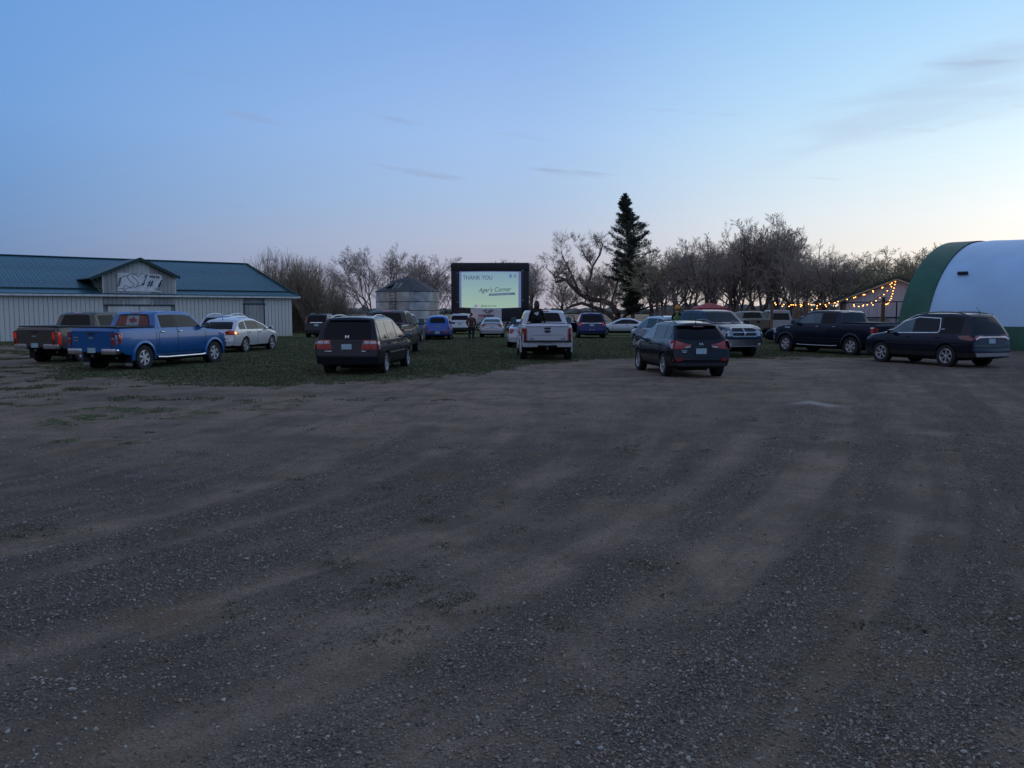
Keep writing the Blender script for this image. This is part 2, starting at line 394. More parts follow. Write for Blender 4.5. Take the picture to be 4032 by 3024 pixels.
sn = n_('ShaderNodeTexNoise', Scale=1.0, Detail=7, Roughness=.68); t.links.new(cxy.outputs[0], sn.inputs['Vector']); streak = sn.outputs[0]
dk = n_('ShaderNodeTexNoise', Scale=.6, Detail=6, Roughness=.7); t.links.new(cxy.outputs[0], dk.inputs['Vector']); dstreak = dk.outputs[0]
mott = tn(.9, 7, .65)
gd = mixc(mr_(mm('ADD', aC, mm('MULTIPLY', mm('SUBTRACT', mid, .5), 1.5)), .05, 1.0, .10, .92), gravel, dirt)
gd = mixc(mr_(mott, .44, .62, 0, .62), gd, (0.107, 0.082, 0.064))
gd = mixc(mr_(streak, .50, .66, 0, .38), gd, (0.290, 0.225, 0.170))
gd = mixc(mr_(dstreak, .52, .64, 0, .38), gd, (0.081, 0.066, 0.050))
gd = mixc(mr_(tn(.7, 6, .7), .56, .66, 0, .5), gd, (0.172, 0.115, 0.066))
gd = mixc(mr_(tn(5.5, 5, .7), .60, .72, 0, .35), gd, (0.071, 0.066, 0.054))
straw = mixc(mr_(fine, .3, .7, 0, 1), (0.199, 0.165, 0.091), (0.109, 0.115, 0.048))
grs = mixc(mr_(tn(7, 6, .7), .35, .65, 0, 1), (.080, .100, .036), (.115, .130, .050))
grs = mixc(mr_(mm('MULTIPLY', tn(.9, 5), big), .24, .36, 0, .65), grs, straw)
grs = mixc(mr_(vfine, .50, .80, 0, .35), grs, (.040, .044, .018))
aS = n_('ShaderNodeAttribute', attribute_name='sand').outputs['Fac']
gd = mixc(mr_(mm('ADD', aS, mm('MULTIPLY', mm('SUBTRACT', fine, .5), .8)), .30, .95, 0, .6), gd, (.50, .47, .43))
gm2 = mixc(mr_(mm('ADD', aG, mm('MULTIPLY', mm('SUBTRACT', fine, .5), .9)), .38, .62, 0, 1), gd, grs)
stub = mixc(mr_(tn(.05, 6, .6, (1, 6, 1)), .4, .6, 0, 1), (.36, .26, .17), (.24, .18, .11))
stub = mixc(mr_(tn(.012, 4, .6, (1, 9, 1)), .5, .62, 0, .7), stub, (.14, .12, .065))
allc = mixc(aF, gm2, stub)
t.links.new(allc, b.inputs['Base Color']); b.inputs['Roughness'].default_value = .95; b.inputs['Specular IOR Level'].default_value = .12
h = mm('ADD', mm('MULTIPLY', v1d, -1.1), mm('MULTIPLY', fine, .7)); h = mm('ADD', h, mm('MULTIPLY', v2d, -.9)); h = mm('ADD', h, mm('MULTIPLY', mid, 1.2))
bp = n_('ShaderNodeBump', Strength=.9, Distance=.022); t.links.new(h, bp.inputs['Height']); t.links.new(bp.outputs[0], b.inputs['Normal'])
ground = mobj('ground', gme, gm_); tag(ground, kind='structure')
gz_tab = None
def hz(x, y):
    i = min(max(np.searchsorted(gx, x), 1), nx - 1); j = min(max(np.searchsorted(gy, y), 1), ny - 1)
    zz = Z.reshape(ny, nx); fx = (x - gx[i - 1]) / (gx[i] - gx[i - 1]); fy = (y - gy[j - 1]) / (gy[j] - gy[j - 1])
    return float(zz[j - 1, i - 1] * (1 - fx) * (1 - fy) + zz[j - 1, i] * fx * (1 - fy) + zz[j, i - 1] * (1 - fx) * fy + zz[j, i] * fx * fy)

# --- scattered pieces (points carry scale and spin; instanced on one object each)
HID = bpy.data.collections.new('scatter_sources')      # never linked to the scene
def scatter(name, pts, scl, rot, sources, label=None, cat=None, kind='stuff', mats=None):
    me = bpy.data.meshes.new(name); me.vertices.add(len(pts)); me.vertices.foreach_set('co', np.asarray(pts, np.float32).ravel())
    a = me.attributes.new('scl', 'FLOAT_VECTOR', 'POINT'); a.data.foreach_set('vector', np.asarray(scl, np.float32).ravel())
    a = me.attributes.new('rot', 'FLOAT_VECTOR', 'POINT'); a.data.foreach_set('vector', np.asarray(rot, np.float32).ravel())
    o = link(bpy.data.objects.new(name, me))
    c = bpy.data.collections.new(name + '_src')
    for s in sources: c.objects.link(s)
    ng = bpy.data.node_groups.new(name, 'GeometryNodeTree')
    ng.interface.new_socket('Geometry', in_out='INPUT', socket_type='NodeSocketGeometry'); ng.interface.new_socket('Geometry', in_out='OUTPUT', socket_type='NodeSocketGeometry')
    gi = ng.nodes.new('NodeGroupInput'); go = ng.nodes.new('NodeGroupOutput')
    ci = ng.nodes.new('GeometryNodeCollectionInfo'); ci.inputs['Collection'].default_value = c
    ci.inputs['Separate Children'].default_value = True; ci.inputs['Reset Children'].default_value = True
    ip = ng.nodes.new('GeometryNodeInstanceOnPoints'); ip.inputs['Pick Instance'].default_value = True
    rv = ng.nodes.new('FunctionNodeRandomValue'); rv.data_type = 'INT'; rv.inputs['Min'].default_value if 'Min' in rv.inputs else None
    for s_ in rv.inputs:
        if s_.enabled and s_.name == 'Min': s_.default_value = 0
        if s_.enabled and s_.name == 'Max': s_.default_value = len(sources) - 1
    na = ng.nodes.new('GeometryNodeInputNamedAttribute'); na.data_type = 'FLOAT_VECTOR'; na.inputs['Name'].default_value = 'scl'
    nr = ng.nodes.new('GeometryNodeInputNamedAttribute'); nr.data_type = 'FLOAT_VECTOR'; nr.inputs['Name'].default_value = 'rot'
    lk = ng.links.new
    vo = [s_ for s_ in na.outputs if s_.enabled and s_.name == 'Attribute'][0]; ro_ = [s_ for s_ in nr.outputs if s_.enabled and s_.name == 'Attribute'][0]
    ri = [s_ for s_ in rv.outputs if s_.enabled][0]
    lk(gi.outputs[0], ip.inputs['Points']); lk(ci.outputs[0], ip.inputs['Instance']); lk(ri, ip.inputs['Instance Index'])
    lk(vo, ip.inputs['Scale']); lk(ro_, ip.inputs['Rotation']); lk(ip.outputs[0], go.inputs[0])
    md = o.modifiers.new('scatter', 'NODES'); md.node_group = ng
    tag(o, label, cat, kind=kind)
    return o
def stone_mesh(seed, m):
    bm = bmesh.new(); bmesh.ops.create_icosphere(bm, subdivisions=1, radius=1.)
    r = random.Random(seed)
    for v in bm.verts:
        v.co *= r.uniform(.72, 1.12); v.co.z *= .68
    me = bpy.data.meshes.new('stone'); bm.to_mesh(me); bm.free(); me.materials.append(m)
    return me
mst = [pmat('stone_grey', (0.203, 0.168, 0.125), .85, var=.3, vscale=1.2), pmat('stone_dark', (0.096, 0.080, 0.060), .85, var=.3, vscale=1.2), pmat('stone_pale', (.33, .31, .265), .8, var=.2, vscale=1.2), pmat('stone_brown', (.25, .18, .135), .85, var=.3, vscale=1.2)]
def hidden(name, me): return bpy.data.objects.new(name, me)
src_common = [hidden('stone', stone_mesh(i, mst[k])) for i, k in enumerate((0, 1, 1, 0, 3, 1, 0, 3, 0, 2))]
src_pale = [hidden('stone', stone_mesh(30 + i, mst[2])) for i in range(3)]
def rand_view(n, y0, y1, pw=1.6, margin=.66):
    """points over the wedge of yard in front of the camera and a little beyond its edges"""
    u = rng.random(n); y = y0 + (y1 - y0) * u ** pw; x = (rng.random(n) * 2 - 1) * (margin * y + .8)
    return np.column_stack([x, y])
def dens(Pt):
    g_, c_, r_, a1, a2, a3, f_ = ground_fields(Pt)
    return g_, c_, r_, a1
Q = rand_view(380000, 2.9, 17, 1.35)
g_, c_, r_, a1 = dens(Q)
keep = rng.random(len(Q)) < np.clip(.62 + .5 * np.clip(r_, 0, 2) - .85 * c_ + a1 * .7, .05, 1) * (1 - .8 * g_)
Q = Q[keep]
def zz(Pt): return np.array([hz(*p) for p in Pt])
s = np.exp(rng.normal(math.log(.0043), .42, len(Q))) * (1 + .015 * Q[:, 1]); s = np.clip(s, .0022, .016)
scl = np.column_stack([s * rng.uniform(.8, 1.4, len(Q)), s * rng.uniform(.8, 1.3, len(Q)), s])
rot = np.column_stack([rng.normal(0, .3, len(Q)), rng.normal(0, .3, len(Q)), rng.random(len(Q)) * 6.28])
scatter('gravel', np.column_stack([Q, zz(Q) + s * .25]), scl, rot, src_common)
Q = rand_view(6000, 3.0, 26, 1.35); g_, c_, r_, a1 = dens(Q)
Q = Q[rng.random(len(Q)) < (1 - .6 * c_) * (1 - .9 * g_)]
s = np.exp(rng.normal(math.log(.0056), .42, len(Q))) * (1 + .02 * Q[:, 1]); s = np.clip(s, .0035, .022)
scatter('pale_stones', np.column_stack([Q, zz(Q) + s * .3]), np.column_stack([s * 1.2, s, s * .9]), np.column_stack([rng.normal(0, .3, len(Q)), rng.normal(0, .3, len(Q)), rng.random(len(Q)) * 6.28]), src_pale)

def tuft_mesh(seed, n, h, spread, m, width=.006):
    r = random.Random(seed); bm = bmesh.new()
    for i in range(n):
        a = r.uniform(0, 6.28); d = spread * math.sqrt(r.random()); x, y = d * math.cos(a), d * math.sin(a)
        b_ = r.uniform(0, 6.28); ln = h * r.uniform(.5, 1.15); bend = r.uniform(.15, .7) * ln; wd = width * r.uniform(.7, 1.3)
        ox, oy = -math.sin(b_) * wd, math.cos(b_) * wd
        p1 = (x + math.cos(b_) * bend * .35, y + math.sin(b_) * bend * .35, ln * .6); p2 = (x + math.cos(b_) * bend, y + math.sin(b_) * bend, ln)
        v = [bm.verts.new(q) for q in ((x - ox, y - oy, -.01), (x + ox, y + oy, -.01), (p1[0] + ox * .7, p1[1] + oy * .7, p1[2]), (p1[0] - ox * .7, p1[1] - oy * .7, p1[2]), p2)]
        bm.faces.new((v[0], v[1], v[2], v[3])); bm.faces.new((v[3], v[2], v[4]))
    me = bpy.data.meshes.new('tuft'); bm.to_mesh(me); bm.free(); me.materials.append(m); return me
mgr = [pmat('grass_green', (.080, .100, .040), .8, var=.35, vscale=9), pmat('grass_olive', (.105, .118, .048), .8, var=.3, vscale=9), pmat('grass_straw', (.18, .16, .085), .8, var=.25, vscale=9)]
src_g = [hidden('tuft', tuft_mesh(i, 24, .034, .13, mgr[(0, 0, 1, 1, 2)[i]], .0075)) for i in range(5)]
Q = rand_view(120000, 18, 60, 1.1, .68); g_, c_, r_, a1 = dens(Q)
Q = Q[rng.random(len(Q)) < np.clip((g_ - .15) * 1.3, 0, 1)]
s = rng.uniform(.7, 1.35, len(Q)) * (1 + .010 * (Q[:, 1] - 20))
scatter('grass', np.column_stack([Q, zz(Q)]), np.column_stack([s * 1.5, s * 1.5, s * .9]), np.column_stack([np.zeros(len(Q)), np.zeros(len(Q)), rng.random(len(Q)) * 6.28]), src_g)
Q = rand_view(60000, 3.6, 26, 1.0, .68); g_, c_, r_, a1 = dens(Q)
wd = vnoise(Q, 1.9, 9.2) + .6 * vnoise(Q, .5, 2.2)
p = np.clip((g_ - .25) * 1.6, 0, 1) * .55 + .10 * np.clip((wd - .45) * 5, 0, 1)
Q = Q[rng.random(len(Q)) < p]
s = rng.uniform(.35, .8, len(Q))
scatter('weeds', np.column_stack([Q, zz(Q)]), np.column_stack([s * 1.2, s * 1.2, s * .75]), np.column_stack([np.zeros(len(Q)), np.zeros(len(Q)), rng.random(len(Q)) * 6.28]), src_g)

# ------------------------------------------------------------------ vehicles
WHEELS = {}
def wheel_meshes(Rw, wd, style, spokes):
    key = (round(Rw, 3), wd, style, spokes)
    if key in WHEELS: return WHEELS[key]
    rr = Rw * (.66 if style != 'truck' else .62)
    # tyre
    bm = bmesh.new(); prof = [(rr, -wd * .42), (rr + .012, -wd * .5), (Rw * .93, -wd * .5), (Rw * .985, -wd * .40), (Rw, -wd * .2), (Rw, wd * .2), (Rw * .985, wd * .40), (Rw * .93, wd * .5), (rr + .012, wd * .5), (rr, wd * .42), (rr, wd * .1)]
    n = 40; rings = [[bm.verts.new((r * math.cos(2 * PI * k / n), y, r * math.sin(2 * PI * k / n))) for k in range(n)] for r, y in prof]
    for a, b_ in zip(rings, rings[1:]):
        for k in range(n): bm.faces.new((a[k], a[(k + 1) % n], b_[(k + 1) % n], b_[k]))
    # tread blocks
    for k in range(36):
        an = 2 * PI * k / 36
        for sy in (-1, 1):
            abox(bm, (math.cos(an) * Rw * .998, sy * wd * .33, math.sin(an) * Rw * .998), (.02, wd * .22, Rw * .10), Matrix.Rotation(-an, 3, 'Y'))
    bmesh.ops.recalc_face_normals(bm, faces=bm.faces)
    ty = bpy.data.meshes.new('tyre'); bm.to_mesh(ty); bm.free(); ty.materials.append(M['rubber']); ty.shade_smooth(); ty.set_sharp_from_angle(angle=R(40))
    # drum / brake behind the spokes
    bm = bmesh.new(); bmesh.ops.create_cone(bm, cap_ends=True, segments=28, radius1=rr * .98, radius2=rr * .98, depth=.04, matrix=Matrix.Translation((0, -wd * .12, 0)) @ Matrix.Rotation(PI / 2, 4, 'X'))
    dr = bpy.data.meshes.new('wheel'); bm.to_mesh(dr); bm.free(); dr.materials.append(M['under'])
    # rim: ring, hub and spokes, facing +y
    bm = bmesh.new()
    prof = [(rr * 1.0, wd * .43), (rr * .94, wd * .46), (rr * .90, wd * .40), (rr * .90, -wd * .05)]
    rings = [[bm.verts.new((r * math.cos(2 * PI * k / n), y, r * math.sin(2 * PI * k / n))) for k in range(n)] for r, y in prof]
    for a, b_ in zip(rings, rings[1:]):
        for k in range(n): bm.faces.new((a[k], a[(k + 1) % n], b_[(k + 1) % n], b_[k]))
    bmesh.ops.create_cone(bm, cap_ends=True, segments=18, radius1=rr * .22, radius2=rr * .17, depth=.05, matrix=Matrix.Translation((0, wd * .33, 0)) @ Matrix.Rotation(-PI / 2, 4, 'X'))
    def spoke(an, w0, w1, y0, y1):
        c, s = math.cos(an), math.sin(an)
        def P_(r, t_, y): return bm.verts.new((c * r - s * t_, y, s * r + c * t_))
        a = [P_(rr * .12, -w0, y0), P_(rr * .12, w0, y0), P_(rr * .92, w1, y1), P_(rr * .92, -w1, y1)]
        b2 = [P_(rr * .12, -w0 * 1.1, y0 - .035), P_(rr * .12, w0 * 1.1, y0 - .035), P_(rr * .92, w1 * 1.1, y1 - .035), P_(rr * .92, -w1 * 1.1, y1 - .035)]
        bm.faces.new(a[::-1])
        for i in range(4): j = (i + 1) % 4; bm.faces.new((a[i], a[j], b2[j], b2[i]))
    for k in range(spokes):
        an = 2 * PI * k / spokes + .2
        if style == 'twin':
            for d in (-.14, .14): spoke(an + d, rr * .035, rr * .045, wd * .35, wd * .38)
        elif style == 'truck': spoke(an, rr * .12, rr * .19, wd * .40, wd * .40)
        elif style == 'steel': spoke(an, rr * .14, rr * .20, wd * .22, wd * .26)
        else: spoke(an, rr * .06, rr * .11, wd * .35, wd * .38)
    bmesh.ops.recalc_face_normals(bm, faces=bm.faces)
    rm = bpy.data.meshes.new('rim'); bm.to_mesh(rm); bm.free(); rm.shade_smooth(); rm.set_sharp_from_angle(angle=R(30))
    WHEELS[key] = (ty, dr, rm); return WHEELS[key]
RIMS = {}
def rim_mat(rm, m):
    k = (rm.name, m.name)
    if k not in RIMS:
        c = rm.copy(); c.materials.clear(); c.materials.append(m); RIMS[k] = c
    return RIMS[k]

class Car:
    def __init__(s, name, label, cat, col, ro, wb, fo, Wd, Rw, zt, zb, wid, plan, clad=0., r=.07, track=None, crown=.03, arch=.055, bed=None,
                 wheel=('std', 5), wmat='alloy', clad_mat='black', group='vehicles parked facing the screen', sec=.22, tyre_w=.24):
        s.root = empty(name); tag(s.root, label, cat, group)
        s.ro, s.wb, s.fo, s.Wd, s.Rw = ro, wb, fo, Wd, Rw
        s.zt, s.zb, s.wid, s.plan = zt, zb, wid, plan
        s.paint = paint(name + '_paint', *col) if isinstance(col[0], tuple) else col
        s.track = track or (Wd - .26)
        x0, x1 = -ro, wb + fo
        xs = sorted({round(x, 3) for x, _ in zt} | {round(x, 3) for x, _ in zb} | {round(x, 3) for x, _ in plan} | {round(x0 + i * sec, 3) for i in range(int((x1 - x0) / sec) + 1)})
        xs = [x for x in xs if x0 - 1e-4 <= x <= x1 + 1e-4]
        ys = [xs[0]]
        for x in xs[1:]:
            if x - ys[-1] > .015: ys.append(x)
        xs = ys
        lev = sorted({.36, .48, .6, .72, .84, .96, 1.06, 1.16, 1.28, 1.4, 1.52, 1.64, 1.76, 1.9} | ({clad} if clad else set()))
        bm = bmesh.new(); rings = []
        for x in xs:
            top, bot, p = interp(zt, x), interp(zb, x), interp(plan, x)
            rr = min(r, (top - bot) * .3)
            side = [(0, bot), (interp(wid, bot) * p * .86, bot)]
            for l in lev:
                z = min(max(l, bot + .03), top - rr); side.append((interp(wid, z) * p, z))
            h = interp(wid, top - rr) * p
            side += [(h - rr * .22, top - rr * .45), (h - rr * .95, top - .02 * rr)]
            for f in (.72, .45, .2): side.append(((h - rr) * f, top + crown * (1 - f * f)))
            side.append((0, top + crown))
            L_ = [bm.verts.new((x, y, z)) for y, z in side]
            Rr = [L_[0]] + [bm.verts.new((x, -y, z)) for y, z in side[1:-1]] + [L_[-1]]
            rings.append((L_, Rr))
        for (a, c), (b_, d) in zip(rings, rings[1:]):
            for i in range(len(a) - 1):
                bm.faces.new((a[i], a[i + 1], b_[i + 1], b_[i])); bm.faces.new((c[i + 1], c[i], d[i], d[i + 1]))
        for (a, c), fl in ((rings[0], 1), (rings[-1], 0)):
            for i in range(len(a) - 1):
                q = []
                for v in (a[i], a[i + 1], c[i + 1], c[i]):
                    if v not in q: q.append(v)
                if len(q) > 2: bm.faces.new(q[::-1] if fl else q)
        bmesh.ops.remove_doubles(bm, verts=bm.verts, dist=.0008)
        bmesh.ops.dissolve_degenerate(bm, dist=.0008, edges=bm.edges)
        bmesh.ops.recalc_face_normals(bm, faces=bm.faces)
        me = bpy.data.meshes.new('body'); bm.to_mesh(me); bm.free()
        # wheel arches (and the load bed) are cut out of the shell
        Ra = Rw + arch; cw = bmesh.new(); din = .34
        for xa in (0, wb):
            for sy in (-1, 1):
                bmesh.ops.create_cone(cw, cap_ends=True, segments=32, radius1=Ra, radius2=Ra, depth=din + .2, matrix=Matrix.Translation((xa, sy * (Wd / 2 + .1 - (din + .2) / 2), Rw + .01)) @ Matrix.Rotation(PI / 2, 4, 'X'))
        if bed: abox(cw, ((bed[0] + bed[1]) / 2, 0, bed[3] + .6), (bed[1] - bed[0], bed[2] * 2, 1.2))
        cme = bpy.data.meshes.new('cut'); cw.to_mesh(cme); cw.free()
        A, B_ = bpy.data.objects.new('A', me), bpy.data.objects.new('B', cme); COL.objects.link(A); COL.objects.link(B_)
        md = A.modifiers.new('b', 'BOOLEAN'); md.operation = 'DIFFERENCE'; md.object = B_; md.solver = 'EXACT'
        dg = bpy.context.evaluated_depsgraph_get(); out = bpy.data.meshes.new_from_object(A.evaluated_get(dg))
        bpy.data.objects.remove(A); bpy.data.objects.remove(B_)
        out.materials.clear()
        for m_ in (s.paint, M['under'], M[clad_mat]): out.materials.append(m_)
        for p in out.polygons:
            c = p.center; idx = 0
            if clad and c.z < clad: idx = 2
            for xa in (0, wb):
                d = math.hypot(c.x - xa, c.z - Rw - .01)
                if abs(d - Ra) < .03 and abs(p.normal.y) < .4 and abs(c.y) < Wd / 2 - .005 and c.z > .3: idx = 1
                if d < Ra and abs(abs(c.y) - (Wd / 2 - din)) < .05 and abs(p.normal.y) > .8: idx = 1
            if bed and bed[0] - .01 < c.x < bed[1] + .01 and abs(c.y) < bed[2] + .01 and bed[3] - .01 < c.z < interp(zt, c.x) - .03 and abs(c.z) > .5: idx = 1
            if p.normal.z < -.7 and c.z < .75: idx = 1
            p.material_index = idx
        s.body = mobj('body', out, None, s.root, 38); s.body.name = 'body'
        bb = bmesh.new(); bb.from_mesh(out); s.bvh = BVHTree.FromBMesh(bb); bb.free()
        ty, dr, rm = wheel_meshes(Rw, tyre_w, *wheel); rm = rim_mat(rm, M[wmat])
        for xa in (0, wb):
            for sy in (-1, 1):
                wo_ = link(bpy.data.objects.new('wheel', dr), s.root); wo_.location = (xa, sy * (Wd / 2 - .13), Rw); wo_.rotation_euler = (0, random.uniform(0, 6), 0 if sy > 0 else PI)
                wo_.rotation_mode = 'XYZ'
                link(bpy.data.objects.new('tyre', ty), wo_); link(bpy.data.objects.new('rim', rm), wo_)
        box_obj('underbody', ((wb) / 2, 0, Rw * .85), (wb + .5, Wd * .45, Rw * .55), M['under'], s.root)
    # -- surface lookups
    def at(s, side, u, v):
        if side == 'rear': o, d = Vector((-s.ro - 2, u, v)), Vector((1, 0, 0))
        elif side == 'front': o, d = Vector((s.wb + s.fo + 2, u, v)), Vector((-1, 0, 0))
        elif side == 'left': o, d = Vector((u, 3, v)), Vector((0, -1, 0))
        elif side == 'right': o, d = Vector((u, -3, v)), Vector((0, 1, 0))
        else: o, d = Vector((u, v, 4)), Vector((0, 0, -1))
        h = s.bvh.ray_cast(o, d)
        return (h[0], d) if h[0] is not None else (None, d)
    def panel(s, name, side, poly, m, off=.007, cell=.16, parent=None, label=None, bm=None, depth=.02):
        own = bm is None; bm = bm or bmesh.new()
        tri = tessellate_polygon([[Vector((p[0], p[1], 0)) for p in poly]])
        tb = bmesh.new(); vs = [tb.verts.new((p[0], p[1], 0)) for p in poly]
        for t_ in tri:
            try: tb.faces.new([vs[i] for i in t_])
            except ValueError: pass
        us = [p[0] for p in poly]; ws = [p[1] for p in poly]
        for ax_, lo, hi in ((0, min(us), max(us)), (1, min(ws), max(ws))):
            k = int((hi - lo) / cell)
            for i in range(1, k + 1):
                c = lo + (hi - lo) * i / (k + 1); pc = (c, 0, 0) if ax_ == 0 else (0, c, 0); pn = (1, 0, 0) if ax_ == 0 else (0, 1, 0)
                bmesh.ops.bisect_plane(tb, geom=tb.verts[:] + tb.edges[:] + tb.faces[:], plane_co=pc, plane_no=pn, dist=1e-5)
        last = None; pts = {}
        miss = []
        for v in tb.verts:
            h, d = s.at(side, v.co.x, v.co.y)
            if h is None: miss.append(v); continue
            pts[v] = h - d * off; last = pts[v]
        for v in miss:
            if last is None: tb.free(); return None
            nb = min(pts, key=lambda q: (q.co - v.co).length)
            b_ = pts[nb]
            pts[v] = {'rear': Vector((b_.x, v.co.x, v.co.y)), 'front': Vector((b_.x, v.co.x, v.co.y)), 'left': Vector((v.co.x, b_.y, v.co.y)), 'right': Vector((v.co.x, b_.y, v.co.y)), 'top': Vector((v.co.x, v.co.y, b_.z))}[side]
        mp = {v: bm.verts.new(pts[v]) for v in tb.verts}
        fs = []
        for f in tb.faces:
            try: fs.append(bm.faces.new([mp[v] for v in f.verts]))
            except ValueError: pass
        h, d = s.at(side, poly[0][0], poly[0][1])
        _, d = s.at(side, 0, 0)
        for f in fs:
            f.normal_update()
            if f.normal.dot(d) > 0: f.normal_flip()
        fset = set(fs); edges = [e for f in fs for e in f.edges if sum(1 for q in e.link_faces if q in fset) == 1]
        edges = list(set(edges)); cache = {}
        for e in edges:
            a, b_ = e.verts
            for v in (a, b_):
                if v not in cache: cache[v] = bm.verts.new(v.co + d * depth)
            try: bm.faces.new((a, b_, cache[b_], cache[a]))
            except ValueError: pass
        tb.free()
        if not own: return bm
        bmesh.ops.recalc_face_normals(bm, faces=bm.faces) if False else None
        o = bobj(name, bm, m, parent or s.root, 30)
        if label: o['label'] = label
        return o
    def strips(s, name, side, lines, wdt, m, off=.004, parent=None):
        for ln in lines:
            bm = bmesh.new()
            for (a, b_), (c, d) in zip(ln, ln[1:]):
                l = math.hypot(c - a, d - b_) or 1; nx_, ny_ = -(d - b_) / l * wdt / 2, (c - a) / l * wdt / 2
                s.panel('', side, [(a + nx_, b_ + ny_), (c + nx_, d + ny_), (c - nx_, d - ny_), (a - nx_, b_ - ny_)], m, off=off, cell=.14, bm=bm, depth=.01)
            bobj(name, bm, m, parent or s.root)
    def both(s, name, poly, m, **k):
        for sd in ('left', 'right'): s.panel(name, sd, poly, m, **k)
    def pair(s, name, side, poly, m, **k):
        s.panel(name, side, poly, m, **k); s.panel(name, side, [(-u, v) for u, v in poly][::-1], m, **k)
    def plate(s, y=0, z=.8, side='rear', off=.02):
        if off > .1:
            return box_obj('licence_plate', (-s.ro - .005, y, z + .01), (.012, .31, .16), M['plate'], s.root, bev=.003)
        o = s.panel('licence_plate', side, [(y - .155, z - .08), (y + .155, z - .08), (y + .155, z + .08), (y - .155, z + .08)], M['plate'], off=off, depth=.03)
        return o
    def handle(s, x, z, m='chrome', ln=.17):
        for sd, sg in (('left', 1), ('right', -1)):
            h, _ = s.at(sd, x, z)
            if h is not None: box_obj('door_handle', (x, h.y + sg * .022, z), (ln, .03, .035), M[m], s.root, bev=.01, smooth=30)
    def mirror(s, x, z, size=(.16, .24, .17), m=None, out=.14, lit=False):
        for sd, sg in (('left', 1), ('right', -1)):
            h, _ = s.at(sd, x, z - .06); y = (h.y if h is not None else sg * s.Wd / 2 * .9)
            bm = bmesh.new(); abox(bm, (x, y + sg * (out + size[1] / 2), z), size, bev=.05)
            atube(bm, [(x, y - sg * .03, z - size[2] * .35), (x, y + sg * (out + .03), z - size[2] * .25)], .03, 6)
            o = bobj('side_mirror', bm, m or M['black'], s.root, 40)
            box_obj('mirror_glass', (x - size[0] / 2 - .004, y + sg * (out + size[1] / 2), z), (.008, size[1] * .8, size[2] * .78), M['lens'] if lit else M['glass_pale'], o, bev=.002)
    def side_glass(s, segs, belt, drop=.10, mats=None, low_ext=None, belt_rise=0., trim=None):
        """panes between pillars; each seg = (x_rear, x_front)"""
        zb_f = lambda x: belt + belt_rise * (s.wb - x) / s.wb
        for (a, b_), (c_, d_) in zip(segs, segs[1:]):
            if interp(s.zt, (b_ + c_) / 2) - drop - belt > .12 and s.wb * .2 < b_ < s.wb * .75: s.both('window_pillar', [(b_ - .01, zb_f(b_)), (c_ + .01, zb_f(c_)), (c_ + .01, interp(s.zt, c_) - drop), (b_ - .01, interp(s.zt, b_) - drop)], M['black'], off=.004)
        for k, (a, b_) in enumerate(segs):
            nn = 7; xs_ = [a + (b_ - a) * i / nn for i in range(nn + 1)]
            zbt = lambda x: belt + belt_rise * (s.wb - x) / s.wb
            top = [(x, interp(s.zt, x) - drop) for x in xs_]
            top = [(x, z) for x, z in top if z > zbt(x) + .03]
            if len(top) < 2: continue
            bot = [(x, zbt(x)) for x, _ in top]
            ext = []
            # let the pane run to a point where roofline meets the belt
            poly = bot + top[::-1]
            s.both('side_window', poly, M[(mats or ['glass'])[min(k, len(mats or ['g']) - 1)]], off=.006, depth=.02)
            if trim: s.both_strip('window_trim', [poly + [poly[0]]], .025, M[trim])
    def both_strip(s, name, lines, wdt, m, off=.012):
        for sd in ('left', 'right'): s.strips(name, sd, lines, wdt, m, off=off)
    def rails(s, x0, x1, m='black', yin=.13, h=.06, r_=.018):
        for sg in (-1, 1):
            pts = []
            for i in range(9):
                x = x0 + (x1 - x0) * i / 8; hh, _ = s.at('top', x, sg * (interp(s.wid, interp(s.zt, x) - .1) - yin))
                z = (hh.z if hh is not None else interp(s.zt, x)); lift = h * min(1, 3.2 * min(i, 8 - i) / 8)
                pts.append((x, sg * (interp(s.wid, interp(s.zt, x) - .1) - yin), z + lift + .005))
            tube_obj('roof_rail', pts, r_, M[m], s.root, 8)
    def antenna(s, x, z=None, ln=.22, lean=.5, y=0):
        h, _ = s.at('top', x, y); 
        tube_obj('antenna', [(x, y, h.z), (x - .02, y, h.z + .04), (x - ln * lean, y, h.z + ln)], [.022, .012, .005], M['black'], s.root, 6)
    def place(s, wx, wy, side, hd, scale=1.0):
        a = R(hd); fx, fy = math.sin(a), math.cos(a); lx, ly = -math.cos(a), math.sin(a)
        o = s.track / 2 + .06; sg = 1 if side == 'L' else (-1 if side == 'R' else 0)
        s.root.location = (wx - lx * o * sg, wy - ly * o * sg, 0); s.root.rotation_euler = (0, 0, PI / 2 - a)
        s.root.location.z = hz(s.root.location.x, s.root.location.y) - .012
        return s

CARW = [(.2, .80), (.36, .93), (.55, .985), (.75, 1.0), (.95, .985), (1.1, .95), (1.3, .87), (1.7, .74), (1.9, .68)]
def widths(W, tab=CARW): return [(z, f * W / 2) for z, f in tab]
TRW = [(.35, .90), (.5, .97), (.7, .995), (.9, 1.0), (1.12, .985), (1.32, .955), (1.42, .915), (1.9, .765), (2.05, .74)]

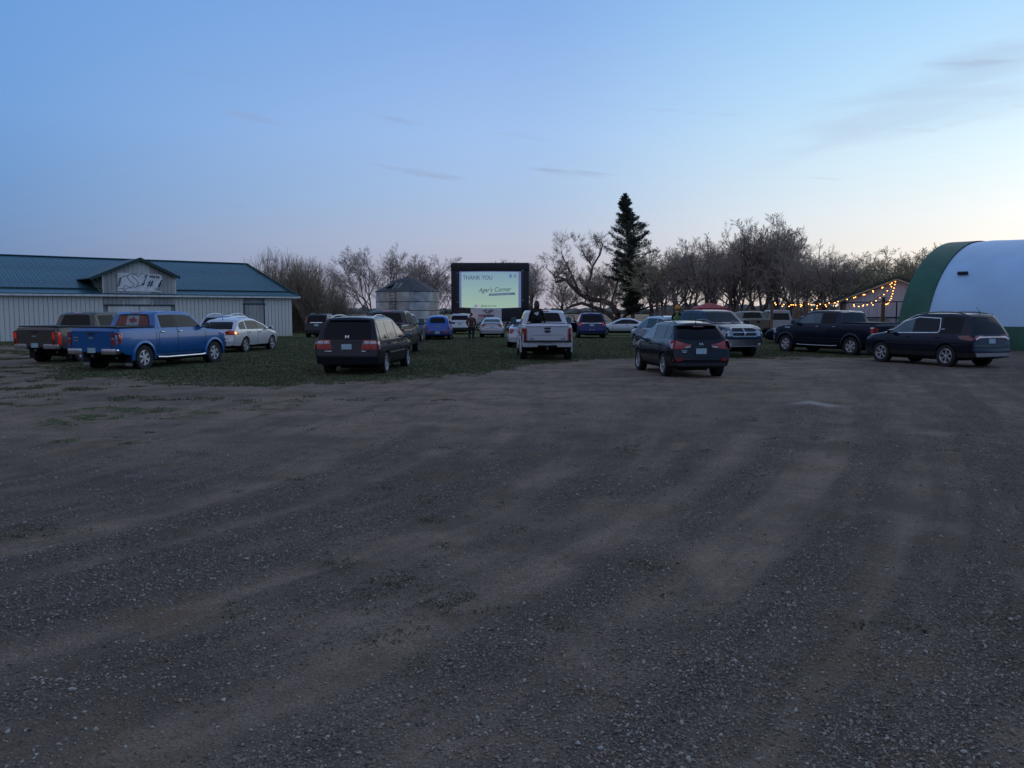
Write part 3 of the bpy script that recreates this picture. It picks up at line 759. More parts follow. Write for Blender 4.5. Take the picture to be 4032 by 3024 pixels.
def truck(name, label, col, ro=1.22, wb=3.68, fo=.96, Wd=2.01, H=1.93, bedz=1.38, cab0=.62, hoodz=1.30, Rw=.405, style='ford', tonneau=True, bed=None,
          wheel=('truck', 6), wmat='alloy', bars=True, glass=('glass_dark', 'glass_pale'), mirror='black', big_mirror=False, bumper='chrome', lamp='std', lit=False, group='pickup trucks parked in the yard',
          handle='chrome', rear_glass='glass_dark', flares=True, rearleg=.13, lift=0.):
    x1 = wb + fo; rb = ro - .10
    zt = [(-rb, bedz - .10), (-rb + .05, bedz), (cab0 - .02, bedz + .01), (cab0, bedz + .03), (cab0 + rearleg, H - .10), (cab0 + rearleg + .14, H - .02), (cab0 + .9, H), (wb - 1.45, H - .01), (wb - 1.12, H - .07), (wb - .52, hoodz + .08), (wb - .32, hoodz + .02), (wb + .25, hoodz - .02), (wb + .62, hoodz - .09), (x1 - .16, hoodz - .20), (x1 - .07, hoodz - .36), (x1 - .05, .80)]
    zb = [(-rb, .64), (-.8, .52), (-.5, .46), (.6, .42), (wb - .6, .42), (wb + .55, .44), (x1 - .05, .46)]
    plan = [(-rb, .955), (-rb + .06, .985), (-rb + .4, 1), (wb + .3, 1), (wb + fo * .6, .975), (x1 - .18, .90), (x1 - .05, .83)]
    c = Car(name, label, 'pickup truck', col, ro, wb, fo - .05, Wd, Rw, zt, zb, widths(Wd, TRW), plan, bed=bed, wheel=wheel, wmat=wmat, group=group, r=.06, crown=.02, arch=.075, tyre_w=.27)
    belt = bedz + .03
    # cab glass
    c.panel('rear_window', 'rear', [(-.70, belt + .04), (.70, belt + .04), (.58, H - .13), (.50, H - .10), (-.50, H - .10), (-.58, H - .13)], M[rear_glass], cell=.12, off=.010)
    c.panel('windshield', 'front', [(-.74, hoodz + .09), (.74, hoodz + .09), (.62, H - .10), (-.62, H - .10)], M['glass'], cell=.12)
    c.side_glass([(cab0 + .28, cab0 + 1.02), (cab0 + 1.10, wb - .52)], belt - .03, .11, glass)
    # door and bed seams
    dz = [(cab0 - .01, .50), (cab0 - .01, bedz)]
    for sd in ('left', 'right'):
        c.strips('door_seam', sd, [dz, [(cab0 + .12, .52), (cab0 + .12, H - .2)], [(cab0 + 1.06, .52), (cab0 + 1.06, belt)], [(wb - .50, .52), (wb - .48, belt - .08)], [(cab0 + .1, .53), (wb - .5, .53)]], .016, M['seam'])
    c.panel('tailgate_seam', 'rear', [(-.80, bedz - .10), (.80, bedz - .10), (.80, bedz - .085), (-.80, bedz - .085)], M['seam'], off=.004)
    c.strips('tailgate_gap', 'rear', [[(-.78, .68), (-.78, bedz - .06)], [(.78, .68), (.78, bedz - .06)]], .016, M['seam'])
    c.handle(cab0 + .30, bedz - .14, handle); c.handle(cab0 + 1.22, bedz - .14, handle)
    # tail lamps
    lm = M['redlit'] if lit else M['red']
    yo = Wd / 2 * .978
    if lamp == 'trap':
        c.pair('tail_light', 'rear', [(.79, bedz - .14), (yo, bedz - .13), (yo, bedz - .50), (.82, bedz - .55), (.79, bedz - .42)], lm, off=.014)
        c.both('tail_light', [(-rb - .012, bedz - .13), (-rb + .17, bedz - .14), (-rb + .16, bedz - .30), (-rb + .03, bedz - .50), (-rb - .012, bedz - .50)], lm, off=.014)
        c.pair('tail_light_bar', 'rear', [(.80, bedz - .30), (yo, bedz - .30), (yo, bedz - .33), (.80, bedz - .33)], M['lens'], off=.022)
    else:
        c.pair('tail_light', 'rear', [(.80, bedz - .16), (yo, bedz - .16), (yo, bedz - .62), (.80, bedz - .62)], lm, off=.014)
        c.both('tail_light', [(-rb - .012, bedz - .16), (-rb + .12, bedz - .16), (-rb + .10, bedz - .62), (-rb - .012, bedz - .62)], lm, off=.014)
        c.pair('tail_light_lower', 'rear', [(.81, bedz - .40), (yo - .01, bedz - .40), (yo - .01, bedz - .60), (.81, bedz - .60)], M['dkred'], off=.022)
    for sg in (-1, 1):
        hgt = .34 if lamp == 'trap' else .42
        box_obj('tail_light_corner', (-rb + .028, sg * (Wd / 2 * .955 - .012), bedz - .17 - hgt / 2), (.075, .06, hgt), lm, c.root, bev=.022, smooth=40)
    # bumpers
    for sg in (-1, 1):
        box_obj('rear_bumper', (-ro + .10, sg * .66, .655), (.22, .60, .20), M[bumper] if bumper != 'paint' else c.paint, c.root, bev=.05, smooth=40)
    box_obj('bumper_step', (-ro + .13, 0, .66), (.16, .74, .17), M['black'], c.root, bev=.02)
    box_obj('hitch', (-ro + .16, 0, .50), (.30, .10, .10), M['dkalloy'], c.root, bev=.02)
    tube_obj('axle', [(0, -Wd / 2 + .25, Rw), (0, 0, Rw), (0, Wd / 2 - .25, Rw)], [.05, .12, .05], M['under'], c.root)
    tube_obj('exhaust', [(.3, -.45, .42), (-.6, -.5, .42), (-.95, -.72, .44)], .035, M['dkalloy'], c.root)
    c.panel('front_bumper', 'front', [(-.88, .50), (.88, .50), (.88, .78), (-.88, .78)], M['chrome'] if bumper != 'paint' else c.paint, off=.06, depth=.10)
    gz0, gz1 = .86, hoodz - .20
    c.panel('grille', 'front', [(-.50, gz0), (.50, gz0), (.52, gz1), (-.52, gz1)], M['black'], off=.02)
    for k in range(3 if bars else 0): c.panel('grille_bar', 'front', [(-.52, gz0 + .03 + k * (gz1 - gz0) / 3), (.52, gz0 + .03 + k * (gz1 - gz0) / 3), (.52, gz0 + .08 + k * (gz1 - gz0) / 3), (-.52, gz0 + .08 + k * (gz1 - gz0) / 3)], M['chrome'], off=.035)
    c.pair('headlight', 'front', [(.55, gz0 + .04), (.86, gz0 + .06), (.86, gz1 + .01), (.55, gz1 + .03)], M['lens'], off=.02)
    c.both('headlight', [(x1 - .30, gz0 + .06), (x1 - .08, gz0 + .04), (x1 - .10, gz1), (x1 - .26, gz1 - .02)], M['lens'], off=.012)
    c.panel('brake_light', 'rear', [(-.18, H - .055), (.18, H - .055), (.18, H - .005), (-.18, H - .005)], M['red'], off=.02, cell=.1)
    c.panel('tailgate_handle', 'rear', [(-.12, bedz - .20), (.12, bedz - .20), (.12, bedz - .13), (-.12, bedz - .13)], M['black'], off=.014)
    if big_mirror: c.mirror(wb - .62, belt + .04, (.14, .24, .30), out=.16, lit=False)
    else: c.mirror(wb - .62, belt + .02, (.14, .22, .20), out=.10)
    if tonneau:
        box_obj('bed_cover', ((-rb + .05 + cab0) / 2, 0, bedz + .045), (cab0 + rb - .08, Wd * .86, .05), M['black'], c.root, bev=.015)
    if flares:
        for xa in (0, wb):
            for sg in (-1, 1):
                bm = bmesh.new(); Ra = Rw + .075; n = 18; ringo = []
                for k in range(n + 1):
                    an = R(-8) + (PI + R(16)) * k / n; cx_, cz_ = math.cos(an), math.sin(an); zc_ = Rw + .01
                    y0 = sg * (Wd / 2 - .015)
                    pr = [(Ra - .01, y0 - sg * .03), (Ra - .01, y0 + sg * .035), (Ra + .03, y0 + sg * .04), (Ra + .085, y0 + sg * .012), (Ra + .09, y0 - sg * .03)]
                    ringo.append([bm.verts.new((xa + cx_ * r_, y_, zc_ + cz_ * r_)) for r_, y_ in pr])
                for a, b_ in zip(ringo, ringo[1:]):
                    for i in range(4): bm.faces.new((a[i], a[i + 1], b_[i + 1], b_[i]) if sg < 0 else (a[i + 1], a[i], b_[i], b_[i + 1]))
                bobj('wheel_arch', bm, c.paint, c.root, 50)
    c.bedz = bedz; c.cab0 = cab0; c.H = H; c.rb = rb; c.belt = belt
    return c

def suv(name, label, col, ro=.92, wb=2.66, fo=.88, Wd=1.83, H=1.68, belt=1.05, rs=.34, hoodz=1.03, clad=.50, Rw=.345, cat='SUV', rear_lip=.07, wheel=('std', 5), wmat='alloy', nose=.62,
        rearz=None, glass=('glass_dark', 'glass_dark', 'glass'), xroof=None, xbase=None, segs=None, rail=None, dropr=.05, rg=None, group='vehicles parked facing the screen', bumpz=.62, roof_r=.09, tail_r=.0, wtab=None, belt_rise=.03, trim=None, seams=True, crown=.035, rear_plan=.90):
    xr = -ro; x1 = wb + fo
    xroof = xroof if xroof is not None else wb * .56; xbase = xbase if xbase is not None else wb - .18
    zt = [(xr, bumpz), (xr + .05, bumpz + .07), (xr + .07 + tail_r, belt - .06), (xr + .10 + tail_r, belt + .02), (xr + .10 + rs * .5, (belt + H - dropr) / 2 + .03), (xr + .10 + rs, H - dropr - .03), (xr + .16 + rs, H - dropr + .015), (xr + rs + .75, H), (xroof - .35, H), (xroof, H - .04), ((xroof + xbase) / 2, (H + hoodz) / 2 + .055), (xbase, hoodz + .05), (xbase + .16, hoodz), (wb + .15, hoodz - .04), (x1 - .40, hoodz - .10), (x1 - .18, hoodz - .19), (x1 - .07, hoodz - .32), (x1 - .02, nose), (x1, nose - .12)]
    zt = [z for i, z in enumerate(zt) if i == 0 or z[0] > zt[i - 1][0]]
    zb = [(xr, .36), (-.5, .26), (.5, .23), (wb - .5, .22), (wb + .5, .22), (x1, .30)]
    plan = [(xr, rear_plan), (xr + .10, rear_plan + .06), (xr + .45, 1), (wb - .1, 1), (wb + fo * .45, .97), (x1 - .15, .86), (x1, .74)]
    c = Car(name, label, cat, col, ro, wb, fo, Wd, Rw, zt, zb, widths(Wd, wtab or CARW), plan, clad=clad, wheel=wheel, wmat=wmat, group=group, r=roof_r, crown=crown)
    c.xroof, c.xbase, c.belt, c.H = xroof, xbase, belt, H
    def hw(z): return interp(c.wid, z)
    rg = rg or [(-(hw(belt + .06) - .16), belt + .05), (hw(belt + .06) - .16, belt + .05), (hw(H - .15) - .16, H - dropr - .10), (hw(H - .15) - .24, H - dropr - .06), (-(hw(H - .15) - .24), H - dropr - .06), (-(hw(H - .15) - .16), H - dropr - .10)]
    c.panel('rear_window', 'rear', rg, M['glass_dark'], cell=.12, off=.008)
    c.panel('windshield', 'front', [(-(hw(hoodz + .1) - .12), hoodz + .07), (hw(hoodz + .1) - .12, hoodz + .07), (hw(H - .1) - .14, H - .10), (-(hw(H - .1) - .14), H - .10)], M['glass'], cell=.12)
    segs = segs or [(xr + .10 + rs * .75, .08), (.16, wb * .42), (wb * .42 + .07, xbase - .05)]
    c.segs = segs
    c.side_glass(segs, belt + .01, .10, glass, belt_rise=belt_rise)
    if seams:
        lines = [[(segs[-1][0] - .035, .34), (segs[-1][0] - .035, belt)], [(xbase - .12, .34), (xbase - .10, belt - .05)]]
        if len(segs) > 2: lines.append([(.30, .74), (.14, .92), (.12, belt)])
        for sd in ('left', 'right'): c.strips('door_seam', sd, lines, .014, M['seam'])
    c.handle(segs[-1][0] + .16, belt - .10, 'black'); 
    if len(segs) > 2: c.handle(.36, belt - .10, 'black')
    c.mirror(xbase - .28, belt + .06, (.13, .20, .15), c.paint, .06)
    c.pair('headlight', 'front', [(.46, hoodz - .36), (.74, hoodz - .33), (.76, hoodz - .22), (.48, hoodz - .25)], M['lens'], off=.012)
    c.panel('grille', 'front', [(-.40, hoodz - .42), (.40, hoodz - .42), (.42, hoodz - .24), (-.42, hoodz - .24)], M['black'], off=.012)
    if rail: c.rails(xr + rs + .35, xroof - .1, rail)
    return c

# ---- the vehicles one by one -------------------------------------------------
BLUE = ((.003, .105, .33), .25, .24)
# blue pickup with the flag in its back window
c = truck('pickup_truck', 'bright blue crew cab pickup with a maple leaf flag covering its rear window', BLUE, lamp='trap', glass=('glass_dark', 'glass'), hoodz=1.28)
fl = [(-.70, 1.46), (-.24, 1.46), (-.22, 1.79), (-.56, 1.79)]
mf_red = pmat('flag_red', (.17, .035, .030), .5, var=.25, vscale=8); mf_white = pmat('flag_white', (.26, .30, .33), .5, var=.25, vscale=9)
c.pair('flag_red_bar', 'rear', [(.25, 1.46), (.67, 1.46), (.56, 1.78), (.24, 1.78)], mf_red, off=.016, cell=.12)
c.panel('flag_white_panel', 'rear', [(-.25, 1.455), (.25, 1.455), (.24, 1.785), (-.24, 1.785)], mf_white, off=.016, cell=.12)
leaf = [(0, 1), (.15, .72), (.30, .80), (.22, .38), (.44, .60), (.50, .48), (.74, .53), (.66, .28), (.78, .20), (.42, -.10), (.47, -.25), (.06, -.20), (.07, -.58)]
leaf = leaf + [(-x, y) for x, y in leaf[1:]][::-1]
c.panel('maple_leaf', 'rear', [(x * .215, 1.60 + y * .155) for x, y in leaf], pmat('leaf_red', (.24, .035, .03), .5, var=.2), off=.024, cell=.12)
c.plate(0, .68, off=.13)
c.panel('badge', 'rear', ellipse(0, 1.08, .085, .035), M['chrome'], off=.016)
for z in (1.10, 1.00): c.panel('lettering', 'rear', [(.50, z - .018), (.68, z - .018), (.68, z + .018), (.50, z + .018)], M['silvertrim'], off=.010)
for sg in (-1, 1):
    mfp = box_obj('mud_flap', (-.55, sg * .84, .33), (.02, .30, .34), M['rubber'], c.root)
    box_obj('mud_flap_badge', (-.566, sg * .84, .21), (.012, .26, .10), M['silvertrim'], mfp, bev=.004)
    tube_obj('running_board', [(.62, sg * 1.0, .40), (1.0, sg * 1.03, .38), (2.9, sg * 1.03, .38), (3.1, sg * 1.0, .40)], .04, M['chrome'], c.root)
c.place(-12.18, 27.41, 'R', 16.5)

# taupe pickup at the far left
c = truck('pickup_truck', 'taupe grey pickup with lit red tail lights at the far left', ((.085, .080, .074), .4, .35), bumper='silvertrim', H=1.90, bedz=1.33, cab0=.75, wb=3.64, lamp='std', lit=True, flares=False, rear_glass='glass_dark', handle='black')
c.plate(0, .68, off=.13)
c.panel('badge', 'rear', ellipse(0, 1.02, .10, .035), M['silvertrim'], off=.016)
for sg in (-1, 1): box_obj('mud_flap', (-.52, sg * .82, .33), (.02, .26, .34), M['rubber'], c.root)
c.place(-18.1, 31.9, 'L', 15.0)

# white crossover with its right tail light on
c = suv('crossover_car', 'white crossover with its right tail light glowing, parked beside the barn door', ((.60, .60, .62), .15, .3), ro=1.06, wb=2.78, fo=.96, Wd=1.90, H=1.60, belt=1.06, rs=.55, hoodz=1.05, clad=0, Rw=.36, cat='car', wheel=('std', 5), dropr=.10, xroof=1.25, roof_r=.12)
c.pair('tail_light', 'rear', [(.42, .99), (.62, 1.08), (.86, 1.02), (.86, .86), (.45, .86)], M['red'], off=.012)
c.both('tail_light', [(-.98, .84), (-.98, 1.03), (-.60, .97), (-.70, .86)], M['red'], off=.012)
c.panel('tail_lamp_bulb', 'right', [(-.97, .90), (-.97, .99), (-.86, .99), (-.86, .90)], M['amber'], off=.02)
c.panel('tail_lamp_bulb', 'rear', [(-.84, .90), (-.66, .90), (-.66, 1.0), (-.84, 1.0)], M['redlit'], off=.02)
c.strips('bumper_vent', 'rear', [[(.2, .66), (.6, .67)], [(.1, .46), (.6, .46)], [(-.2, .66), (-.6, .67)]], .03, M['seam'])
c.antenna(-.35, ln=.2)
c.place(-12.38, 38.54, 'R', 9.0)

# silver wagon behind it
c = suv('sport_utility_vehicle', 'silver SUV with light roof rails, mostly hidden behind the white crossover', ((.36, .38, .42), .5, .3), ro=1.0, wb=2.70, fo=.9, Wd=1.88, H=1.70, belt=1.10, rs=.40, hoodz=1.08, rail=None)
c.rails(-.5, 1.55, 'lens', h=.08, r_=.03)
c.pair('tail_light', 'rear', [(.60, 1.02), (.88, 1.0), (.88, .78), (.62, .82)], M['red'], off=.012)
c.place(-15.35, 44.0, 'C', 6)

# dark SUV by the shrubs
c = suv('sport_utility_vehicle', 'black SUV with a chrome bar above its plate, parked by the tall shrubs', ((.014, .016, .022), .3, .3), ro=.98, wb=2.62, fo=.88, Wd=1.82, H=1.68, belt=1.12, rs=.28, hoodz=1.05, clad=.55)
c.pair('tail_light', 'rear', [(.70, 1.12), (.82, 1.10), (.74, 1.50), (.66, 1.50)], M['red'], off=.012)
c.panel('chrome_bar', 'rear', [(-.42, 1.08), (.42, 1.08), (.42, 1.13), (-.42, 1.13)], M['chrome'], off=.02)
c.pair('reversing_light', 'rear', [(.74, .98), (.86, .98), (.86, 1.10), (.76, 1.10)], M['lens'], off=.012)
c.plate(0, .93); c.rails(-.3, 1.4, 'dkalloy', h=.05)
c.place(-13.75, 59.4, 'C', 0)

# black minivan
vanw = [(.2, .84), (.36, .95), (.55, .99), (.75, 1.0), (.95, .985), (1.1, .955), (1.3, .89), (1.6, .79), (1.9, .70)]
c = suv('minivan', 'black minivan with large red and clear tail lights, nearest vehicle at centre left', ((.010, .011, .020), .3, .22), ro=1.08, wb=3.0, fo=1.0, Wd=1.95, H=1.75, belt=1.06, rs=.34, hoodz=1.03, clad=0, Rw=.335, cat='minivan', xroof=1.55, xbase=2.75, dropr=.05, wtab=vanw, bumpz=.66,
        segs=[(-.62, .28), (.34, 1.38), (1.46, 2.62)], glass=('glass', 'glass', 'glass'), wheel=('std', 7), rear_plan=.94,
        rg=[(-.72, 1.10), (.72, 1.10), (.68, 1.56), (.60, 1.66), (-.60, 1.66), (-.68, 1.56)])
c.pair('tail_light', 'rear', [(.44, .80), (.92, .80), (.91, 1.08), (.50, 1.08)], M['red'], off=.014)
c.both('tail_light', [(-1.04, .80), (-.82, .82), (-.78, 1.02), (-.98, 1.08), (-1.0, 1.08)], M['red'], off=.014)
c.pair('reversing_light', 'rear', [(.52, .97), (.69, .97), (.69, 1.05), (.55, 1.05)], M['lens'], off=.022)
c.pair('turn_signal', 'rear', [(.72, .97), (.90, .97), (.88, 1.05), (.72, 1.05)], M['lens'], off=.022)
c.strips('tailgate_gap', 'rear', [[(-.70, .80), (-.66, .58), (.66, .58), (.70, .80)], [(-.70, 1.08), (-.76, 1.5)], [(.70, 1.08), (.76, 1.5)]], .016, M['seam'])
c.plate(0, .88); 
hb = bmesh.new()
for q in ([(-.055, 1.13), (-.035, 1.13), (-.025, 1.22), (-.06, 1.22)], [(.055, 1.13), (.035, 1.13), (.025, 1.22), (.06, 1.22)], [(-.03, 1.165), (.03, 1.165), (.03, 1.19), (-.03, 1.19)]): c.panel('', 'rear', q, None, off=.02, bm=hb)
bobj('badge', hb, M['chrome'], c.root)
c.panel('lettering', 'rear', [(.45, .735), (.68, .735), (.68, .765), (.45, .765)], M['silvertrim'], off=.01); c.panel('lettering', 'rear', [(-.58, .735), (-.46, .735), (-.46, .765), (-.58, .765)], M['lens'], off=.01)
c.panel('rear_spoiler', 'rear', [(-.62, 1.665), (.62, 1.665), (.60, 1.70), (-.60, 1.70)], c.paint, off=.07, depth=.09)
c.rails(-.55, 1.2, 'lens', h=.055, r_=.016)
for sd in ('right', 'left'):
    c.strips('body_moulding', sd, [[(.42, .66), (2.45, .66)]], .03, M['silvertrim'], off=.012); c.strips('window_trim', sd, [[(-.62, 1.075), (-.55, 1.60), (1.5, 1.63)], [(-.6, 1.075), (2.6, 1.065)]], .018, M['silvertrim'], off=.012)
    c.strips('sliding_door_rail', sd, [[(-.95, .98), (.30, .96)]], .012, M['seam'])
c.place(-3.92, 25.64, 'R', 5.6)

# dark green-grey pickup ahead of it
c = truck('pickup_truck', 'dark charcoal pickup with large towing mirrors, in front of the black minivan', ((.045, .050, .048), .5, .3), H=1.95, bedz=1.36, cab0=.70, wb=3.64, lamp='std', big_mirror=True, flares=False, bumper='silvertrim', tonneau=True, glass=('glass_dark', 'glass_dark'), wmat='dkalloy')
c.panel('red_reflection', 'right', [(3.9, .80), (4.02, .80), (4.02, .88), (3.9, .88)], M['redlit'], off=.02)  # small glowing panel stands for a red reflection on the truck's side
c.place(-5.45, 35.4, 'C', 1.0)
# vehicle beyond it
c = suv('sport_utility_vehicle', 'blue grey SUV beyond the charcoal pickup, only its right rear corner showing', ((.10, .125, .17), .5, .3), ro=.98, wb=2.7, fo=.9, Wd=1.9, H=1.74, belt=1.08, rs=.30, hoodz=1.06)
c.pair('tail_light', 'rear', [(.66, .90), (.88, .90), (.84, 1.14), (.68, 1.14)], M['red'], off=.012); c.both('tail_light', [(-.92, .90), (-.70, .92), (-.74, 1.10), (-.90, 1.14)], M['red'], off=.012)
c.place(-6.75, 49.5, 'C', 4)

# blue retro hatchback
retro = [(.2, .80), (.36, .95), (.5, 1.0), (.75, .985), (.95, .93), (1.1, .88), (1.3, .80), (1.6, .66), (1.8, .58)]
c = suv('hatchback_car', 'bright blue retro hatchback seen from behind near the grain bin', ((.003, .075, .36), .2, .28), ro=.86, wb=2.62, fo=.82, Wd=1.72, H=1.60, belt=1.04, rs=.36, hoodz=1.06, clad=0, Rw=.32, cat='car', xroof=1.3, xbase=2.05, roof_r=.16, bumpz=.56, wtab=retro, dropr=.10, rear_plan=.92, crown=.05,
        rg=[(-.46, 1.14), (.46, 1.14), (.50, 1.28), (.44, 1.44), (.34, 1.49), (-.34, 1.49), (-.44, 1.44), (-.50, 1.28)])
c.pair('tail_light', 'rear', [(.62, .66), (.76, .66), (.76, .90), (.66, .92)], M['red'], off=.014)
c.panel('rear_bumper', 'rear', [(-.80, .44), (.80, .44), (.80, .62), (-.80, .62)], pmat('grey_blue_bumper', (.045, .065, .12), .6, var=.15), off=.05, depth=.08)
c.pair('bumper_reflector', 'rear', [(.44, .50), (.58, .50), (.58, .56), (.44, .56)], M['redlit'], off=.065)
c.plate(0, .53, off=.07); c.strips('chrome_badge', 'rear', [[(-.16, .93), (0, .915), (.16, .93)]], .022, M['chrome'], off=.012)
c.place(-4.87, 54.9, 'C', -1.5)

# white compact SUV next to it
c = suv('sport_utility_vehicle', 'white SUV with black lower bumper between the blue hatchback and the standing man', ((.52, .54, .58), .1, .3), ro=.95, wb=2.69, fo=.88, Wd=1.84, H=1.68, belt=1.10, rs=.30, hoodz=1.05, clad=.60, dropr=.06,
        rg=[(-.66, 1.18), (.66, 1.18), (.70, 1.34), (.60, 1.54), (-.60, 1.54), (-.70, 1.34)])
c.pair('tail_light', 'rear', [(.50, .98), (.60, 1.08), (.86, 1.08), (.86, .96), (.66, .94)], M['red'], off=.014)
c.pair('bumper_reflector', 'rear', [(.66, .50), (.86, .50), (.86, .60), (.66, .60)], M['dkred'], off=.012)
c.strips('tailgate_crease', 'rear', [[(-.42, .98), (.42, .98)], [(-.7, .70), (.7, .70)]], .03, M['silvertrim']); c.plate(0, .88)
c.rails(-.3, 1.3, 'black', h=.04); c.antenna(-.35, ln=.15)
c.place(-4.22, 68.4, 'C', 1.5)

# silver sedan in front of the banner
def sedan(name, label, col, H=1.43, wb=2.70, ro=1.0, fo=.9, Wd=1.75, Rw=.32, deck=1.05, wheel=('std', 7), coupe=False, xb=.05, cat='car', hoodz=.93, belt=.93, group='vehicles parked facing the screen', glass=('glass', 'glass')):
    x1 = wb + fo; xr = -ro
    zt = [(xr, .62), (xr + .04, .72), (xr + .07, deck - .06), (xr + .13, deck), (xr + .35, deck - .005), (-.30 + xb, deck + .03), (.10 + xb, H - .20), (.38 + xb, H - .07), (.75 + xb, H - .01), (1.15, H), (1.45, H - .03), (1.9, H - .20), (2.28, hoodz + .07), (2.4, hoodz + .02), (wb + .1, hoodz - .06), (x1 - .35, hoodz - .16), (x1 - .10, hoodz - .28), (x1, .50)]
    zb = [(xr, .34), (-.5, .24), (.5, .18), (wb, .18), (x1, .24)]
    plan = [(xr, .86), (xr + .12, .94), (xr + .5, 1), (wb - .2, 1), (wb + fo * .45, .95), (x1 - .14, .82), (x1, .68)]
    sw = [(.2, .84), (.36, .95), (.55, 1.0), (.72, .99), (.9, .95), (1.05, .86), (1.2, .74), (1.45, .60)]
    c = Car(name, label, cat, col, ro, wb, fo, Wd, Rw, zt, zb, widths(Wd, sw), plan, wheel=wheel, r=.08, group=group)
    c.panel('rear_window', 'rear', [(-.62, deck + .04), (.62, deck + .04), (.50, H - .09), (-.50, H - .09)], M['glass'], cell=.1)
    c.panel('windshield', 'front', [(-.64, hoodz + .09), (.64, hoodz + .09), (.50, H - .07), (-.50, H - .07)], M['glass'], cell=.1)
    segs = [(.05 + xb, .85), (.92, 2.12)] if not coupe else [(.10 + xb, .80), (.87, 2.12)]
    c.side_glass(segs, belt + .01, .085, glass)
    for sd in ('left', 'right'): c.strips('door_seam', sd, [[(.88, .28), (.88, belt)], [(2.15, .28), (2.12, belt - .03)]] + ([] if coupe else [[(.28, .6), (.1, .8), (.05, belt)]]), .013, M['seam'])
    c.mirror(1.98, belt + .07, (.11, .18, .12), c.paint, .05); c.handle(1.02, belt - .09, 'silvertrim', .14)
    c.pair('headlight', 'front', [(.40, .60), (.66, .62), (.66, .72), (.42, .70)], M['lens'], off=.012); c.deck = deck
    return c
c = sedan('sedan_car', 'silver sedan with wide red tail lights parked in front of the banner under the screen', ((.40, .40, .43), .5, .3), H=1.42)
c.pair('tail_light', 'rear', [(.36, .98), (.52, .99), (.80, .97), (.82, .80), (.62, .80)], M['red'], off=.014)
c.pair('reversing_light', 'rear', [(.58, .76), (.80, .76), (.82, .82), (.60, .82)], M['lens'], off=.018)
c.plate(0, .78); c.panel('rear_spoiler', 'top', [(-.92, -.58), (-.80, -.60), (-.80, .60), (-.92, .58)], c.paint, off=.05, depth=.05)
c.strips('bumper_seam', 'rear', [[(-.5, .70), (.5, .70)]], .016, M['seam'])
c.place(-1.43, 59.4, 'C', 0)

# white sedan tucked ahead of the white pickup
c = sedan('sedan_car', 'white sedan half hidden behind the left side of the white pickup', ((.50, .52, .56), .2, .3), H=1.46, deck=1.06, Wd=1.82, wb=2.78)
c.pair('tail_light', 'rear', [(.50, .96), (.62, 1.03), (.84, 1.0), (.84, .78), (.62, .78)], M['red'], off=.014); c.both('tail_light', [(-.96, .80), (-.96, 1.0), (-.70, .94), (-.78, .82)], M['red'], off=.014)
c.place(.66, 43.6, 'C', 2)

# white pickup with a person in the box
WT = truck('pickup_truck', 'white crew cab pickup with a dark haired person sitting in its box', ((.56, .58, .62), .1, .3), style='ford', tonneau=False, bed=(-1.04, .56, .78, .92), H=1.96, bedz=1.44, cab0=.62, bumper='paint', lamp='std', big_mirror=True, hoodz=1.34, wheel=('truck', 6), glass=('glass', 'glass'))
c = WT
c.panel('badge', 'rear', ellipse(0, 1.16, .13, .055, 20), M['silvertrim'], off=.014); c.panel('badge_centre', 'rear', ellipse(0, 1.16, .12, .045, 20), M['emblem'], off=.022)
c.strips('tailgate_crease', 'rear', [[(-.70, .88), (-.58, 1.02), (.58, 1.02), (.70, .88)], [(-.78, 1.335), (.78, 1.335)]], .022, M['silvertrim'])
c.panel('bumper_top', 'rear', [(-.92, .76), (.92, .76), (.92, .82), (-.92, .82)], M['black'], off=.10, depth=.12)
for y in (-.62, .55): c.panel('lettering', 'rear', [(y - .06, .86), (y + .12, .86), (y + .12, .885), (y - .06, .885)], M['seam'], off=.01)
c.plate(0, .70, off=.13)
for sg in (-1, 1):
    bm = bmesh.new(); bmesh.ops.create_uvsphere(bm, u_segments=10, v_segments=6, radius=.02, matrix=Matrix.Translation((-1.22, sg * .72, .68))); bobj('parking_sensor', bm, M['black'], c.root, 40)
c.place(.39, 32.90, 'L', -1.3)

# dark blue SUV right of the white pickup
c = suv('sport_utility_vehicle', 'dark blue SUV with a chrome tailgate bar, between the white pickup and the white coupe', ((.012, .022, .10), .4, .28), ro=1.05, wb=2.86, fo=.92, Wd=2.0, H=1.76, belt=1.12, rs=.26, hoodz=1.12, clad=.44, Rw=.37, group='vehicles parked facing the screen')
c.pair('tail_light', 'rear', [(.70, 1.12), (.94, 1.12), (.94, .92), (.74, .92)], M['redlit'], off=.014); c.both('tail_light', [(-1.0, .92), (-.82, .94), (-.84, 1.12), (-.98, 1.12)], M['redlit'], off=.014)
c.panel('chrome_bar', 'rear', [(-.68, 1.06), (.68, 1.06), (.68, 1.10), (-.68, 1.10)], M['chrome'], off=.022)
c.plate(0, .96); c.rails(-.4, 1.5, 'black'); 
for y in (-.12, .12): c.panel('reflector', 'rear', [(y - .05, .60), (y + .05, .60), (y + .05, .66), (y - .05, .66)], M['silvertrim'], off=.012)
# its open front door
dbm = bmesh.new(); abox(dbm, (.50, 0, .72), (1.05, .10, .72), bev=.03)
for a, b_ in (((0.0, 0, 1.07), (.30, 0, 1.60)), ((.30, 0, 1.60), (.85, 0, 1.55)), ((.85, 0, 1.55), (1.02, 0, 1.07))): atube(dbm, [a, b_], .035, 6)
do = bobj('open_door', dbm, c.paint, c.root, 40); do.location = (2.62, 1.0, 0); do.rotation_euler = (0, 0, PI - R(42))
c.place(5.55, 58.3, 'C', 2.5)

